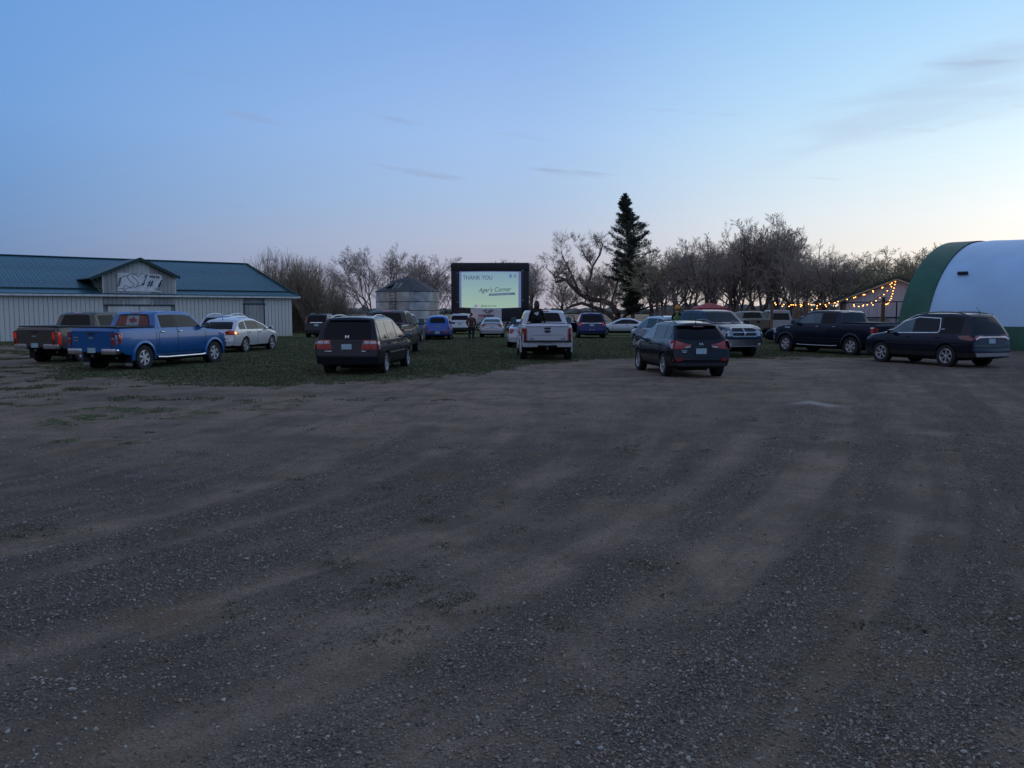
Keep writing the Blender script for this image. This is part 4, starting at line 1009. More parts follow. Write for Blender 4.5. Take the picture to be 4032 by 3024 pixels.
# white coupe, seen side on
c = sedan('coupe_car', 'white coupe parked side on with its nose to the left, in front of the trees', ((.60, .66, .72), .1, .3), H=1.34, deck=.98, wb=2.72, ro=1.05, fo=.96, coupe=True, belt=.90, hoodz=.90, wheel=('std', 5), glass=('glass', 'glass'))
for sd in ('left', 'right'): c.strips('body_moulding', sd, [[(.40, .52), (2.3, .50)], [(.40, .42), (2.3, .40)]], .02, M['seam'])
c.pair('tail_light', 'rear', [(.30, .90), (.72, .90), (.74, .74), (.32, .74)], M['red'], off=.014)
c.place(10.05, 65.6, 'C', -84)

# white SUV behind the black one
c = suv('sport_utility_vehicle', 'pale silver SUV nosed in behind the black SUV, its left side showing', ((.42, .46, .52), .3, .3), ro=.95, wb=2.66, fo=.92, Wd=1.84, H=1.66, belt=1.04, rs=.36, hoodz=1.04, clad=.48, glass=('glass', 'glass', 'glass_pale'), rail='black')
c.pair('tail_light', 'rear', [(.60, 1.02), (.86, 1.0), (.86, .78), (.62, .82)], M['red'], off=.012)
c.place(7.25, 41.7, 'L', -15)

# black compact SUV, nearest on the right
tw = [(.2, .82), (.36, .94), (.55, .99), (.75, 1.0), (.92, .985), (1.05, .94), (1.25, .84), (1.65, .68)]
c = suv('sport_utility_vehicle', 'black compact SUV with roof rails and sharp red tail lights, nearest vehicle right of centre', ((.010, .011, .016), .3, .2), ro=.88, wb=2.64, fo=.88, Wd=1.82, H=1.62, belt=1.05, rs=.44, hoodz=1.04, clad=.46, Rw=.35, roof_r=.11, wtab=tw, dropr=.07, belt_rise=.09, glass=('glass', 'glass', 'glass_pale'), bumpz=.60,
        rg=[(-.66, 1.16), (-.30, 1.12), (.30, 1.12), (.66, 1.16), (.62, 1.42), (.54, 1.50), (-.54, 1.50), (-.62, 1.42)])
c.pair('tail_light', 'rear', [(.28, .98), (.34, .90), (.50, .87), (.86, .84), (.87, 1.10), (.74, 1.10), (.50, 1.02)], M['red'], off=.014)
c.both('tail_light', [(-.86, .86), (-.72, .88), (-.40, 1.10), (-.50, 1.12), (-.82, 1.10)], M['red'], off=.014)
c.pair('reversing_light', 'rear', [(.32, .905), (.48, .88), (.48, .93), (.33, .945)], M['lens'], off=.022)
c.pair('bumper_reflector', 'rear', [(.58, .52), (.84, .50), (.86, .56), (.60, .60)], M['red'], off=.018)
c.plate(0, .79); hb = bmesh.new()
for q in ([(-.055, .965), (-.035, .965), (-.015, 1.03), (-.035, 1.03)], [(.030, .965), (.050, .965), (.065, 1.03), (.045, 1.03)], [(-.03, .985), (.04, .995), (.04, 1.01), (-.03, 1.0)]): c.panel('', 'rear', q, None, off=.022, bm=hb)
bobj('badge', hb, M['chrome'], c.root)
c.panel('rear_spoiler', 'rear', [(-.62, 1.52), (.62, 1.52), (.58, 1.57), (-.58, 1.57)], c.paint, off=.12, depth=.14)
c.panel('brake_light', 'rear', [(-.16, 1.485), (.16, 1.485), (.16, 1.51), (-.16, 1.51)], M['dkred'], off=.11, depth=.1)
c.strips('tailgate_gap', 'rear', [[(-.24, .90), (-.30, .80), (-.16, .68), (.16, .68), (.30, .80), (.24, .90)], [(-.75, .62), (.75, .62)]], .014, M['seam'])
c.panel('lettering', 'rear', [(.42, .80), (.60, .80), (.60, .825), (.42, .825)], M['silvertrim'], off=.01); c.panel('lettering', 'rear', [(.44, .755), (.56, .755), (.56, .78), (.44, .78)], M['chrome'], off=.01)
c.rails(-.28, 1.35, 'dkalloy', h=.055, r_=.02); c.antenna(-.30, ln=.20, lean=-.05)
c.place(4.54, 24.74, 'L', -7.3)

# dark blue pickup facing the camera
c = truck('pickup_truck', 'dark blue pickup with a large chrome grille, facing the camera behind the black compact SUV', ((.012, .026, .060), .3, .28), H=1.98, bedz=1.40, cab0=.62, hoodz=1.38, bumper='chrome', lamp='std', tonneau=False, bed=(-1.04, .56, .78, .92), wb=3.56, fo=1.05, wmat='dkalloy', glass=('glass', 'glass'), flares=False, bars=False)
gr = [(-.56, .90), (.56, .90), (.60, 1.18), (.50, 1.27), (-.50, 1.27), (-.60, 1.18)]
c.strips('grille_surround', 'front', [gr + [gr[0]], [(0, .90), (0, 1.27)], [(-.58, 1.07), (.58, 1.07)]], .055, M['silvertrim'], off=.075)
hb = bmesh.new(); c.panel('', 'front', [(-.05, 1.04), (-.02, 1.0), (.02, 1.0), (.05, 1.04), (.09, 1.09), (.03, 1.07), (-.03, 1.07), (-.09, 1.09)], None, off=.11, bm=hb); bobj('badge', hb, M['chrome'], c.root)
c.pair('fog_light', 'front', [(.62, .54), (.74, .54), (.74, .62), (.62, .62)], M['lens'], off=.07); c.strips('bumper_lip', 'front', [[(-.85, .50), (.85, .50)]], .04, M['silvertrim'], off=.10)
for y in (-.42, .42): c.panel('hood_scoop', 'top', [(3.15, y - .18), (3.62, y - .14), (3.62, y + .14), (3.15, y + .18)], M['black'], off=.015)
RAM = c
_a = R(163.0); c.place(10.12 - 3.56 * math.sin(_a), 35.33 - 3.56 * math.cos(_a), 'L', 163.0)

# dark wagon beyond
c = suv('station_wagon', 'dark navy wagon parked side on between the dark blue pickup and the black pickup', ((.012, .018, .035), .4, .3), ro=1.0, wb=3.0, fo=.9, Wd=1.88, H=1.62, belt=1.0, rs=.35, hoodz=.98, clad=0, cat='car', xroof=1.9, xbase=2.72, segs=[(-.5, .6), (.68, 1.55), (1.63, 2.6)], glass=('glass_dark', 'glass_dark', 'glass_pale'), group='vehicles parked at the right')
c.place(18.6, 47.6, 'C', -62)

# black-blue pickup, side on
c = truck('pickup_truck', 'black pickup parked side on with its nose to the left and bright six spoke wheels', ((.012, .017, .034), .4, .25), H=1.95, bedz=1.38, cab0=.62, wb=3.70, hoodz=1.30, glass=('glass_dark', 'glass_pale'), rear_glass='glass', lamp='std', tonneau=True, wheel=('truck', 6), wmat='alloy')
for sg in (-1, 1): tube_obj('running_board', [(.7, sg * 1.0, .42), (1.0, sg * 1.03, .40), (2.8, sg * 1.03, .40), (3.0, sg * 1.0, .42)], .028, M['silvertrim'], c.root)
for sd in ('left', 'right'):
    c.strips('body_moulding', sd, [[(.6, .72), (3.1, .72)], [(.6, .60), (3.1, .60)]], .02, M['dkalloy'], off=.01); c.strips('fender_vent', sd, [[(3.45, 1.17), (3.75, 1.19)]], .05, M['lens'], off=.012)
c.both('tail_light_trim', [(-1.13, 1.24), (-.98, 1.24), (-.98, 1.20), (-1.13, 1.20)], M['chrome'], off=.024)
c.place(14.67, 35.93, 'L', -27.9)
# low utility trailer behind it
ut = empty('utility_trailer', (20.3, 42.2, 0), R(-14)); tag(ut, 'low grey green utility trailer behind the tail of the black pickup', 'trailer')
um = pmat('grey_green_paint', (.16, .17, .13), .6, var=.2)
for (c_, s_, nm) in (((0, -.9, 1.02), (3.0, .06, .55), 'side_panel'), ((0, .9, 1.02), (3.0, .06, .55), 'side_panel'), ((-1.5, 0, 1.02), (.06, 1.8, .55), 'tailgate'), ((1.5, 0, 1.02), (.06, 1.8, .55), 'front_panel'), ((0, 0, .74), (3.0, 1.8, .06), 'floor')): box_obj(nm, c_, s_, um, ut, bev=.01)
for x in (-1.4, -.5, .5, 1.4): box_obj('stake', (x, -.95, 1.04), (.07, .05, .62), M['dkalloy'], ut)
box_obj('top_rail', (0, -.93, 1.32), (3.06, .09, .06), M['silvertrim'], ut, bev=.01); box_obj('latch', (-.5, -.985, 1.22), (.24, .03, .04), M['chrome'], ut); box_obj('latch', (-1.1, -.985, .92), (.24, .03, .04), M['chrome'], ut)
ty, dw, rm0 = wheel_meshes(.36, .22, 'steel', 5)
for y in (-.85, .85):
    wo_ = link(bpy.data.objects.new('wheel', dw), ut); wo_.location = (0, y, .36); wo_.rotation_euler = (0, 0, PI if y < 0 else 0); link(bpy.data.objects.new('tyre', ty), wo_); link(bpy.data.objects.new('rim', rim_mat(rm0, M['alloy'])), wo_)
tube_obj('axle', [(0, -.8, .36), (0, .8, .36)], .05, M['under'], ut); tube_obj('drawbar', [(1.4, 0, .6), (2.7, 0, .45)], .05, M['under'], ut)

# dark three-row SUV at the right edge
aw = [(.2, .84), (.36, .95), (.55, .99), (.75, 1.0), (.95, .985), (1.1, .945), (1.3, .87), (1.75, .72)]
c = suv('sport_utility_vehicle', 'dark navy three row SUV with chrome window trim, parked side on at the right edge', ((.012, .014, .028), .4, .25), ro=1.08, wb=2.86, fo=.98, Wd=1.94, H=1.85, belt=1.12, rs=.40, hoodz=1.16, clad=.52, Rw=.385, xroof=1.55, xbase=2.62, wheel=('twin', 6), wtab=aw, dropr=.05, segs=[(-.50, .30), (.42, 1.42), (1.50, 2.50)], glass=('glass_dark', 'glass', 'glass_pale'), group='vehicles parked at the right', rear_lip=.1)
c.pair('tail_light', 'rear', [(.36, 1.04), (.44, 1.12), (.90, 1.10), (.90, .98), (.60, 1.0)], M['red'], off=.014)
c.both('tail_light', [(-1.0, .94), (-1.0, 1.12), (-.46, 1.10), (-.52, 1.0), (-.80, .94)], M['dkred'], off=.014)
c.strips('chrome_bar', 'rear', [[(-.78, .98), (-.62, 1.06), (.62, 1.06), (.78, .98)]], .05, M['chrome'], off=.03)
c.plate(0, .92); c.panel('bumper_step', 'rear', [(-.86, .72), (.86, .72), (.86, .80), (-.86, .80)], M['dkalloy'], off=.03, depth=.05); c.panel('skid_plate', 'rear', [(-.80, .40), (.80, .40), (.86, .52), (-.86, .52)], M['silvertrim'], off=.04, depth=.05)
c.rails(-.55, 1.4, 'dkalloy', h=.05, r_=.022); c.antenna(-.50, ln=.24, lean=-.6)
for sd in ('left', 'right'):
    c.strips('window_trim', sd, [[(.40, 1.19), (2.50, 1.14)], [(.40, 1.19), (.34, 1.28), (.42, 1.69), (1.35, 1.73), (1.9, 1.58), (2.50, 1.18)]], .028, M['chrome'], off=.014)
c.both('pillar_badge', [(.14, 1.30), (.28, 1.30), (.28, 1.33), (.14, 1.33)], M['lens'], off=.012)
c.place(15.15, 28.95, 'L', -22.2)

# pale vehicles far back among the trees
c = truck('pickup_truck', 'cream pickup seen from behind under the trees beyond the dark navy wagon', ((.15, .145, .105), .1, .4), H=1.90, bedz=1.34, tonneau=False, flares=False, lamp='std', bumper='black', rear_glass='glass_dark')
c.panel('badge', 'rear', ellipse(0, 1.1, .12, .05), M['seam'], off=.014)
c.place(17.6, 60.5, 'C', 3)
c = suv('camper_van', 'white van with a red roof light parked in the trees behind the light posts', ((.22, .22, .20), .05, .4), ro=.9, wb=2.9, fo=.8, Wd=1.95, H=1.98, belt=1.15, rs=.20, hoodz=1.2, clad=0, cat='van', wtab=vanw, rg=[(-.62, 1.25), (.62, 1.25), (.56, 1.75), (-.56, 1.75)])
c.panel('roof_light', 'rear', [(-.12, 1.87), (.12, 1.87), (.12, 1.93), (-.12, 1.93)], M['redlit'], off=.02, cell=.1)
c.place(20.3, 63.5, 'C', 2)
c = suv('sport_utility_vehicle', 'tan SUV glimpsed past the windshield edge of the dark blue pickup', ((.11, .10, .08), .2, .4), ro=.9, wb=2.6, fo=.8, Wd=1.85, H=1.80, belt=1.1, rs=.25, hoodz=1.05)
c.place(17.2, 65.5, 'C', 0)

# ------------------------------------------------------------------ long barn at the left
MB_ = dict(
    siding=pmat('grey_siding', (.80, .76, .68), .6, metal=.0, var=.22, vscale=.9, col2=(.62, .60, .55), stretch=(1, 1, .25)),
    siding2=pmat('weathered_siding', (.44, .42, .39), .6, var=.2, vscale=.9, stretch=(1, 1, .3)),
    panew=pmat('pale_siding', (.62, .60, .55), .6, var=.2, vscale=.9, stretch=(1, 1, .3)),
    roof=pmat('teal_roof', (.018, .085, .105), .48, metal=.1, var=.25, vscale=.5, coat=.2),
    trimd=pmat('dark_green_trim', (.022, .055, .048), .5, var=.2),
    fascia=pmat('white_fascia', (.70, .68, .64), .5, var=.15),
    sign=pmat('sign_board', (.80, .78, .76), .5, var=.12, vscale=2), ink=pmat('sign_ink', (.025, .03, .05), .6, var=.2), wash=pmat('sign_faded', (.20, .28, .36), .6, var=.2))
BA = (-16.75, 63.46); bang = math.atan2(51.24 - 63.46, -31.57 + 16.75)       # along the wall, from its right corner to the left
barn = empty('barn', (BA[0], BA[1], 0), bang)                                # local x runs left along the wall, local y = towards the yard? (checked below)
tag(barn, 'long grey metal barn with a teal roof and gabled dormer over its doors', 'barn')
_ly = Vector((-math.sin(bang), math.cos(bang)))
FR = 1 if _ly.dot(Vector((-BA[0], -BA[1]))) > 0 else -1                      # +y or -y faces the yard
LB, EH, WB, RH = 46.0, 2.92, 10.0, 5.90
def by(v): return FR * v                                                      # v > 0: out towards the yard
spm_ = box_obj('wall', (LB / 2, by(-10.0), EH / 2), (LB - .2, 19.8, EH), MB_['siding2'], barn)
# gable end wall
bm = bmesh.new(); v = [bm.verts.new(p) for p in ((0.02, by(-.15), 0), (0.02, by(-19.9), 0), (0.02, by(-19.9), EH), (0.02, by(-WB), RH - .1), (0.02, by(-.15), EH))]; bm.faces.new(v)
bobj('gable_wall', bm, MB_['siding'], barn)
pw = .27
bm = bmesh.new(); abox(bm, (0, 0, EH / 2), (pw - .022, .03, EH - .03)); abox(bm, (pw / 2 - .02, by(.018), EH / 2), (.022, .022, EH - .04)); sp = bpy.data.meshes.new('siding_panel'); bm.to_mesh(sp); bm.free(); sp.materials.append(MB_['siding'])
sp_dark = sp.copy(); sp_dark.materials.clear(); sp_dark.materials.append(MB_['siding2'])
D0, D1 = 8.6, 13.24
for i in range(int(26 / pw)):
    x = .15 + i * pw
    if D0 + .05 < x < D1 - .05: continue
    if 2.25 < x < 3.72: continue
    o = link(bpy.data.objects.new('siding_panel', sp), barn); o.location = (x, by(.002 + .006 * random.random()), 0)
# small door to the right
dr = box_obj('door', (2.98, by(.035), 1.18), (1.44, .05, 2.36), MB_['siding2'], barn)
for k in range(5): box_obj('door_plank', (2.42 + k * .28, by(.070), 1.17), (.262, .022, 2.26), MB_['siding2'], dr)
box_obj('door_track', (2.98, by(.09), 2.42), (1.7, .06, .09), MB_['ink'], barn); box_obj('door_post', (2.22, by(.05), 1.2), (.05, .08, 2.42), MB_['ink'], barn)
# sliding doors under the dormer
for k, (a, b_) in enumerate(((D0 + .35, 11.0), (11.05, D1 - .25))):
    dd = box_obj('sliding_door', ((a + b_) / 2, by(.05), 1.12), (b_ - a, .05, 2.24), MB_['siding'], barn); n = int((b_ - a) / pw)
    for j in range(n): box_obj('door_plank', (a + (j + .5) * (b_ - a) / n, by(.086), 1.12), ((b_ - a) / n - .022, .022, 2.22), MB_['siding'], dd)
box_obj('door_track', ((D0 + D1) / 2, by(.10), 2.30), (D1 - D0 - .3, .10, .09), MB_['trimd'], barn)
for x in (10.2, 12.0): box_obj('track_bracket', (x, by(.14), 2.46), (.05, .04, .34), MB_['fascia'], barn)
n = 17
for j in range(n):
    w_ = (D1 - D0) / n; box_obj('siding_panel', (D0 + (j + .5) * w_, by(.03), 2.60), (w_ - .02, .03, .52), MB_['panew'] if 5 < j < 11 else MB_['siding2'], barn)
# fascia and gutter
box_obj('fascia', (LB / 2 - .25, by(.32), EH + .03), (LB + .6, .05, .17), MB_['fascia'], barn)
# roof: low apron, then the main slope
ov, br = .35, 1.25
z_e, z_b = EH + .12, EH + .42
rp = .42
def slope_mesh(name, y0, z0, y1, z1, wd, seam=.02):
    bm = bmesh.new(); v = [bm.verts.new(p) for p in ((-wd / 2, by(y0), z0), (wd / 2 - .004, by(y0), z0), (wd / 2 - .004, by(y1), z1), (-wd / 2, by(y1), z1))]
    v2 = [bm.verts.new(q.co - Vector((0, 0, .05))) for q in v]
    bm.faces.new(v); bm.faces.new(v2[::-1])
    for i in range(4): bm.faces.new((v[i], v2[i], v2[(i + 1) % 4], v[(i + 1) % 4]))
    l = math.hypot(y1 - y0, z1 - z0); an = math.atan2(z1 - z0, by(y1) - by(y0))
    for xx in (-wd / 2 + .02, 0.0):
        abox(bm, (xx, by((y0 + y1) / 2), (z0 + z1) / 2 + seam / 2), (.045 if xx < 0 else .03, l, seam), Matrix.Rotation(an, 3, 'X'))
    bmesh.ops.recalc_face_normals(bm, faces=bm.faces)
    me = bpy.data.meshes.new(name); bm.to_mesh(me); bm.free(); me.materials.append(MB_['roof']); return me
m1 = slope_mesh('roof_panel', -br - .02, z_b + .03, -WB, RH, rp); m2 = slope_mesh('apron_panel', ov, z_e, -br, z_b, rp)
m3 = slope_mesh('roof_panel_back', -WB * 2 - ov, z_e, -WB, RH, 4.0)
for i in range(int(26.5 / rp)):
    for me, nm in ((m1, 'roof_panel'), (m2, 'roof_apron_panel')):
        o = link(bpy.data.objects.new(nm, me), barn); o.location = (-.45 + rp / 2 + i * rp, 0, 0)
for i in range(12): o = link(bpy.data.objects.new('roof_panel', m3), barn); o.location = (-.45 + 2 + i * 4, 0, 0)
box_obj('ridge_cap', (LB / 2 - .4, by(-WB), RH + .03), (LB, .34, .07), MB_['roof'], barn, bev=.02)
box_obj('snow_strip', (LB / 2 - .3, by(-br), z_b + .05), (LB, .14, .08), MB_['trimd'], barn)
bm = bmesh.new(); l = math.hypot(WB, RH - EH); abox(bm, (-.46, by(-WB / 2 + .2), (RH + EH) / 2 + .06), (.05, l, .16), Matrix.Rotation(math.atan2(RH - EH - .1, FR * -WB), 3, 'X')); bobj('rake_trim', bm, MB_['trimd'], barn)
# dormer
dorm = box_obj('dormer', ((D0 + D1) / 2, by(-1.6), 3.6), (D1 - D0, 3.3, 1.5), MB_['siding2'], barn)
cx = (D0 + D1) / 2; hwd = (D1 - D0) / 2; n = 17
for j in range(n):
    w_ = (D1 - D0) / n; x = D0 + (j + .5) * w_; top = 4.26 + (5.38 - 4.26) * (1 - abs(x - cx) / hwd) - .08
    z0 = EH + .14
    box_obj('siding_panel', (x, by(.085), (z0 + top) / 2), (w_ - .018, .045, top - z0), MB_['panew'] if 5 < j < 11 else MB_['siding2'], dorm)
for x in (D0, D1): box_obj('corner_trim', (x, by(.10), 3.63), (.07, .07, 1.25), MB_['fascia'], dorm)
bm = bmesh.new()
v = [bm.verts.new(p) for p in ((D0, by(.06), 4.2), (D1, by(.06), 4.2), (cx, by(.06), 5.33))]; bm.faces.new(v); bobj('gable_wall', bm, MB_['siding2'], dorm)
for (xa, za, xb_, zb_) in ((D0 - .22, 4.22, cx, 5.42), (D1 + .80, 4.02, cx, 5.42)):
    bm = bmesh.new(); dx, dz = xb_ - xa, zb_ - za; l = math.hypot(dx, dz)
    abox(bm, ((xa + xb_) / 2, by(-2.4), (za + zb_) / 2), (l, 5.6, .07), Matrix.Rotation(-math.atan2(dz, dx), 3, 'Y')); bobj('dormer_roof', bm, MB_['trimd'], dorm)
    bm = bmesh.new(); abox(bm, ((xa + xb_) / 2, by(.40), (za + zb_) / 2 - .03), (l + .04, .06, .19), Matrix.Rotation(-math.atan2(dz, dx), 3, 'Y')); bobj('barge_board', bm, MB_['trimd'], dorm)
for k in (0, .35): tube_obj('brace', [(D1 + .75 - k, by(.3), 3.98 + k * .18), (D1 + .05, by(.1), EH + .25)], .03, MB_['trimd'], dorm, 6)
# painted board
SG = empty('painted_sign'); SG.parent = None
tag(SG, 'torn white board with an outlined S and We\'re #1 on the barn dormer', 'sign')
SG.location = barn.matrix_basis @ Vector((cx, by(.135), 3.84)); SG.rotation_euler = (0, 0, bang + (PI if FR > 0 else 0))
# local: +x right as seen from the yard, z up, front is -y
board = [(-1.42, -.62), (1.02, -.63), (1.36, -.66), (1.37, -.60), (.95, -.55), (.93, -.44), (1.12, -.38), (1.20, -.05), (1.46, -.05), (1.44, .45), (1.20, .56), (.55, .56), (.52, .60), (-.55, .60), (-.58, .54), (-.62, .60), (-1.36, .60), (-1.42, .52)]
FL = Matrix.Rotation(PI / 2, 4, 'X')
bm = bmesh.new(); poly_prism(bm, board, .03, FL); bobj('board', bm, MB_['sign'], SG)
def ink(pts, wdt, name='painted_line', m=None):
    bm = bmesh.new()
    # smooth the hand-drawn curve
    P_ = [Vector((a, b_)) for a, b_ in pts]; out = []
    for i in range(len(P_) - 1):
        p0, p1, p2, p3 = P_[max(i - 1, 0)], P_[i], P_[i + 1], P_[min(i + 2, len(P_) - 1)]
        for k in range(5):
            t_ = k / 5; out.append(.5 * ((2 * p1) + (p2 - p0) * t_ + (2 * p0 - 5 * p1 + 4 * p2 - p3) * t_ ** 2 + (3 * p1 - p0 - 3 * p2 + p3) * t_ ** 3))
    out.append(P_[-1])
    L_, R_ = [], []
    for i, p in enumerate(out):
        d = (out[min(i + 1, len(out) - 1)] - out[max(i - 1, 0)]).normalized(); nrm = Vector((-d.y, d.x)) * wdt / 2
        L_.append(bm.verts.new((p.x + nrm.x, -.036, p.y + nrm.y))); R_.append(bm.verts.new((p.x - nrm.x, -.036, p.y - nrm.y)))
    for i in range(len(out) - 1): bm.faces.new((L_[i], L_[i + 1], R_[i + 1], R_[i]))
    return bobj(name, bm, m or MB_['ink'], SG)
def sxy(u, v_): return (-1.42 + (u - 180) / 1960 * 2.86, .60 - (v_ - 170) / 930 * 1.22)        # from the board's own proportions
for pts in ([(1070, 190), (1020, 205), (880, 195), (760, 215), (650, 290), (610, 390), (640, 480), (720, 570), (820, 660), (870, 740), (850, 820), (790, 880), (690, 890), (610, 850), (570, 805), (500, 815), (460, 850), (430, 950), (410, 1050)],
            [(1320, 200), (1160, 205), (1150, 270), (1120, 320), (1050, 325), (1010, 275), (940, 250), (860, 265), (820, 330), (850, 400), (950, 480), (1040, 590), (1070, 680), (1040, 780), (990, 850), (930, 890), (870, 905)],
            [(410, 1055), (500, 1030), (540, 950), (600, 930), (770, 935)], [(620, 310), (500, 330), (400, 375), (320, 430), (270, 500), (240, 580), (240, 650)],
            [(230, 975), (330, 955), (420, 950)], [(1010, 840), (1160, 800), (1290, 740), (1340, 680)]):
    ink([sxy(*p) for p in pts], .034)
for k in range(5):
    u, v_ = 300 - k * 18, 430 + k * 85
    ink([sxy(u - 55, v_ + 10), sxy(u - 10, v_ + 70), sxy(u + 45, v_ - 10)], .045, 'wheat_mark')
for k, (u, v_) in enumerate(((1440, 220), (1420, 310), (1310, 640), (1290, 700))):
    ink([sxy(u - 60, v_), sxy(u - 20, v_ + 80), sxy(u + 45, v_ - 10)], .05, 'wheat_mark')
bm = bmesh.new(); bm.faces.new([bm.verts.new((sxy(*p)[0], -.034, sxy(*p)[1])) for p in ((1400, 380), (1440, 400), (1360, 620), (1270, 620))]); bobj('faded_patch', bm, MB_['wash'], SG)
for body, sz, sh, u, v_, xs_ in (("We're", .26, .35, 1540, 400, 1.0), ('#', .62, .25, 1450, 830, .95), ('1', .66, .45, 1830, 850, 1.15)):
    me = text_mesh(body, sz, sh, .002, xs=xs_, bold=.012); x, z = sxy(u, v_); o = mobj('lettering', me, MB_['ink'], SG); o.location = (x, -.036, z); o.rotation_euler = (PI / 2, 0, 0)

# ------------------------------------------------------------------ grain bin
GB = (-11.3, 90.4); GR = 3.40
bins_ = empty('grain_bin', (GB[0], GB[1], 0)); tag(bins_, 'round galvanised grain bin with a dark conical roof and ladder', 'grain bin')
galv = pmat('galvanised_steel', (.62, .60, .58), .42, metal=.7, var=.18, vscale=1.1, bump=.12, bscale=3.)
galv2 = pmat('galvanised_steel_worn', (.50, .48, .47), .48, metal=.65, var=.22, vscale=1.4, bump=.15, bscale=3.)
bandm = pmat('bin_band', (.03, .028, .028), .7, var=.2)
bands = [0, .98, 1.93, 2.83, 3.95]
def sheet(z0, z1, nseg, k, m, rr):
    bm = bmesh.new(); a0 = 2 * PI * k / nseg; nn = 8
    zs = np.linspace(z0 + .03, z1 - .03, 13)
    rows = []
    for j, z in enumerate(zs):
        r_ = rr + (.012 if j % 2 else 0)
        rows.append([bm.verts.new((math.cos(a0 + 2 * PI / nseg * (i / nn) * .996) * r_, math.sin(a0 + 2 * PI / nseg * (i / nn) * .996) * r_, z)) for i in range(nn + 1)])
    for a, b_ in zip(rows, rows[1:]):
        for i in range(nn): bm.faces.new((a[i], a[i + 1], b_[i + 1], b_[i]))
    return bobj('wall_sheet', bm, m, bins_, 60)
for q in range(4):
    for k in range(9): sheet(bands[q], bands[q + 1], 9, k, galv if (k * 7 + q * 3) % 5 < 3 else galv2, GR + .004 * (k % 2))
    bm = bmesh.new(); bmesh.ops.create_cone(bm, segments=64, radius1=GR + .03, radius2=GR + .03, depth=.06, cap_ends=False, matrix=Matrix.Translation((0, 0, bands[q + 1] if q < 3 else 3.93))); bobj('band', bm, bandm, bins_, 60)
bm = bmesh.new(); bmesh.ops.create_cone(bm, segments=48, radius1=GR - .05, radius2=GR - .05, depth=3.9, cap_ends=True, matrix=Matrix.Translation((0, 0, 1.95))); bobj('lining', bm, bandm, bins_, 60)
rm_ = pmat('bin_roof', (.05, .05, .052), .7, var=.3, vscale=4, bump=.3, bscale=12)
for k in range(24):
    bm = bmesh.new(); a0, a1 = 2 * PI * k / 24, 2 * PI * (k + .985) / 24; pts = []
    for r_, z in ((GR + .14, 3.93), (2.3, 4.58), (1.15, 5.22), (.45, 5.42)):
        pts.append([bm.verts.new((math.cos(a) * r_, math.sin(a) * r_, z + .012 * (k % 2))) for a in (a0, (a0 + a1) / 2, a1)])
    for a, b_ in zip(pts, pts[1:]):
        for i in range(2): bm.faces.new((a[i], a[i + 1], b_[i + 1], b_[i]))
    bobj('roof_sheet', bm, rm_, bins_)
bm = bmesh.new(); bmesh.ops.create_cone(bm, segments=24, radius1=.52, radius2=.30, depth=.16, cap_ends=True, matrix=Matrix.Translation((0, 0, 5.46))); bobj('roof_cap', bm, rm_, bins_)
ang = math.atan2(-GR * .97, -1.15)
def lad(pts_top, zrange, nm):
    lo = empty('ladder', parent=bins_)
    return lo
lad_m = pmat('ladder_steel', (.05, .045, .045), .6, metal=.4, var=.2)
bm = bmesh.new(); ca, sa = math.cos(ang), math.sin(ang); tx, ty_ = -sa, ca
for o_ in (-.33, .33): atube(bm, [(ca * (GR + .12) + tx * o_, sa * (GR + .12) + ty_ * o_, 1.2), (ca * (GR + .12) + tx * o_, sa * (GR + .12) + ty_ * o_, 3.9)], .03, 6)
ld = bobj('ladder', bm, lad_m, bins_)
for k in range(9): tube_obj('rung', [(ca * (GR + .12) + tx * -.33, sa * (GR + .12) + ty_ * -.33, 1.35 + k * .31), (ca * (GR + .12) + tx * .33, sa * (GR + .12) + ty_ * .33, 1.35 + k * .31)], .02, lad_m, ld, 5)
bm = bmesh.new()
for o_ in (-.30, .30): atube(bm, [(ca * 3.3 + tx * o_, sa * 3.3 + ty_ * o_, 4.0), (ca * 1.9 + tx * o_, sa * 1.9 + ty_ * o_, 4.83)], .03, 6)
lr = bobj('roof_ladder', bm, galv2, bins_)
for k in range(6):
    r_ = 3.15 - k * .23; z = 4.08 + k * .14
    tube_obj('rung', [(ca * r_ + tx * -.3, sa * r_ + ty_ * -.3, z), (ca * r_ + tx * .3, sa * r_ + ty_ * .3, z)], .025, galv2, lr, 5)
hb_ = box_obj('hatch', (0, 0, 0), (.7, 1.0, .10), bandm, bins_, bev=.02); hb_.location = (-1.55, -2.0, 4.62); hb_.rotation_euler = (R(28), R(-18), R(-30))
tube_obj('guy_wire', [(GR * .80, -GR * .7, 3.2), (1.6, -4.2, .1)], .012, galv2, bins_, 5)

# ------------------------------------------------------------------ inflatable screen
scr = empty('inflatable_screen', (-2.08, 80.0, 0), R(-1.0)); tag(scr, 'black inflatable outdoor movie screen showing a thank you slide', 'movie screen')
blk = pmat('black_vinyl', (.012, .013, .018), .6, var=.25, vscale=2, bump=.25, bscale=3)
bm = bmesh.new()
def rbox(x0, x1, z0, z1, y=0, d=1.0, bv=.16): abox(bm, ((x0 + x1) / 2, y, (z0 + z1) / 2), (x1 - x0, d, z1 - z0), bev=bv)
rbox(-3.74, 3.74, 5.58, 6.46); fr_ = bobj('frame_top', bm, blk, scr, 50)
for k, (a, b_) in enumerate(((-3.72, -2.90), (2.93, 3.72))):
    bm = bmesh.new(); rbox(a, b_, 1.0, 5.75, bv=.14); bobj('frame_side', bm, blk, scr, 50)
bm = bmesh.new(); rbox(-3.70, 3.70, .90, 2.28, bv=.14); bobj('frame_base', bm, blk, scr, 50)
ms = {}
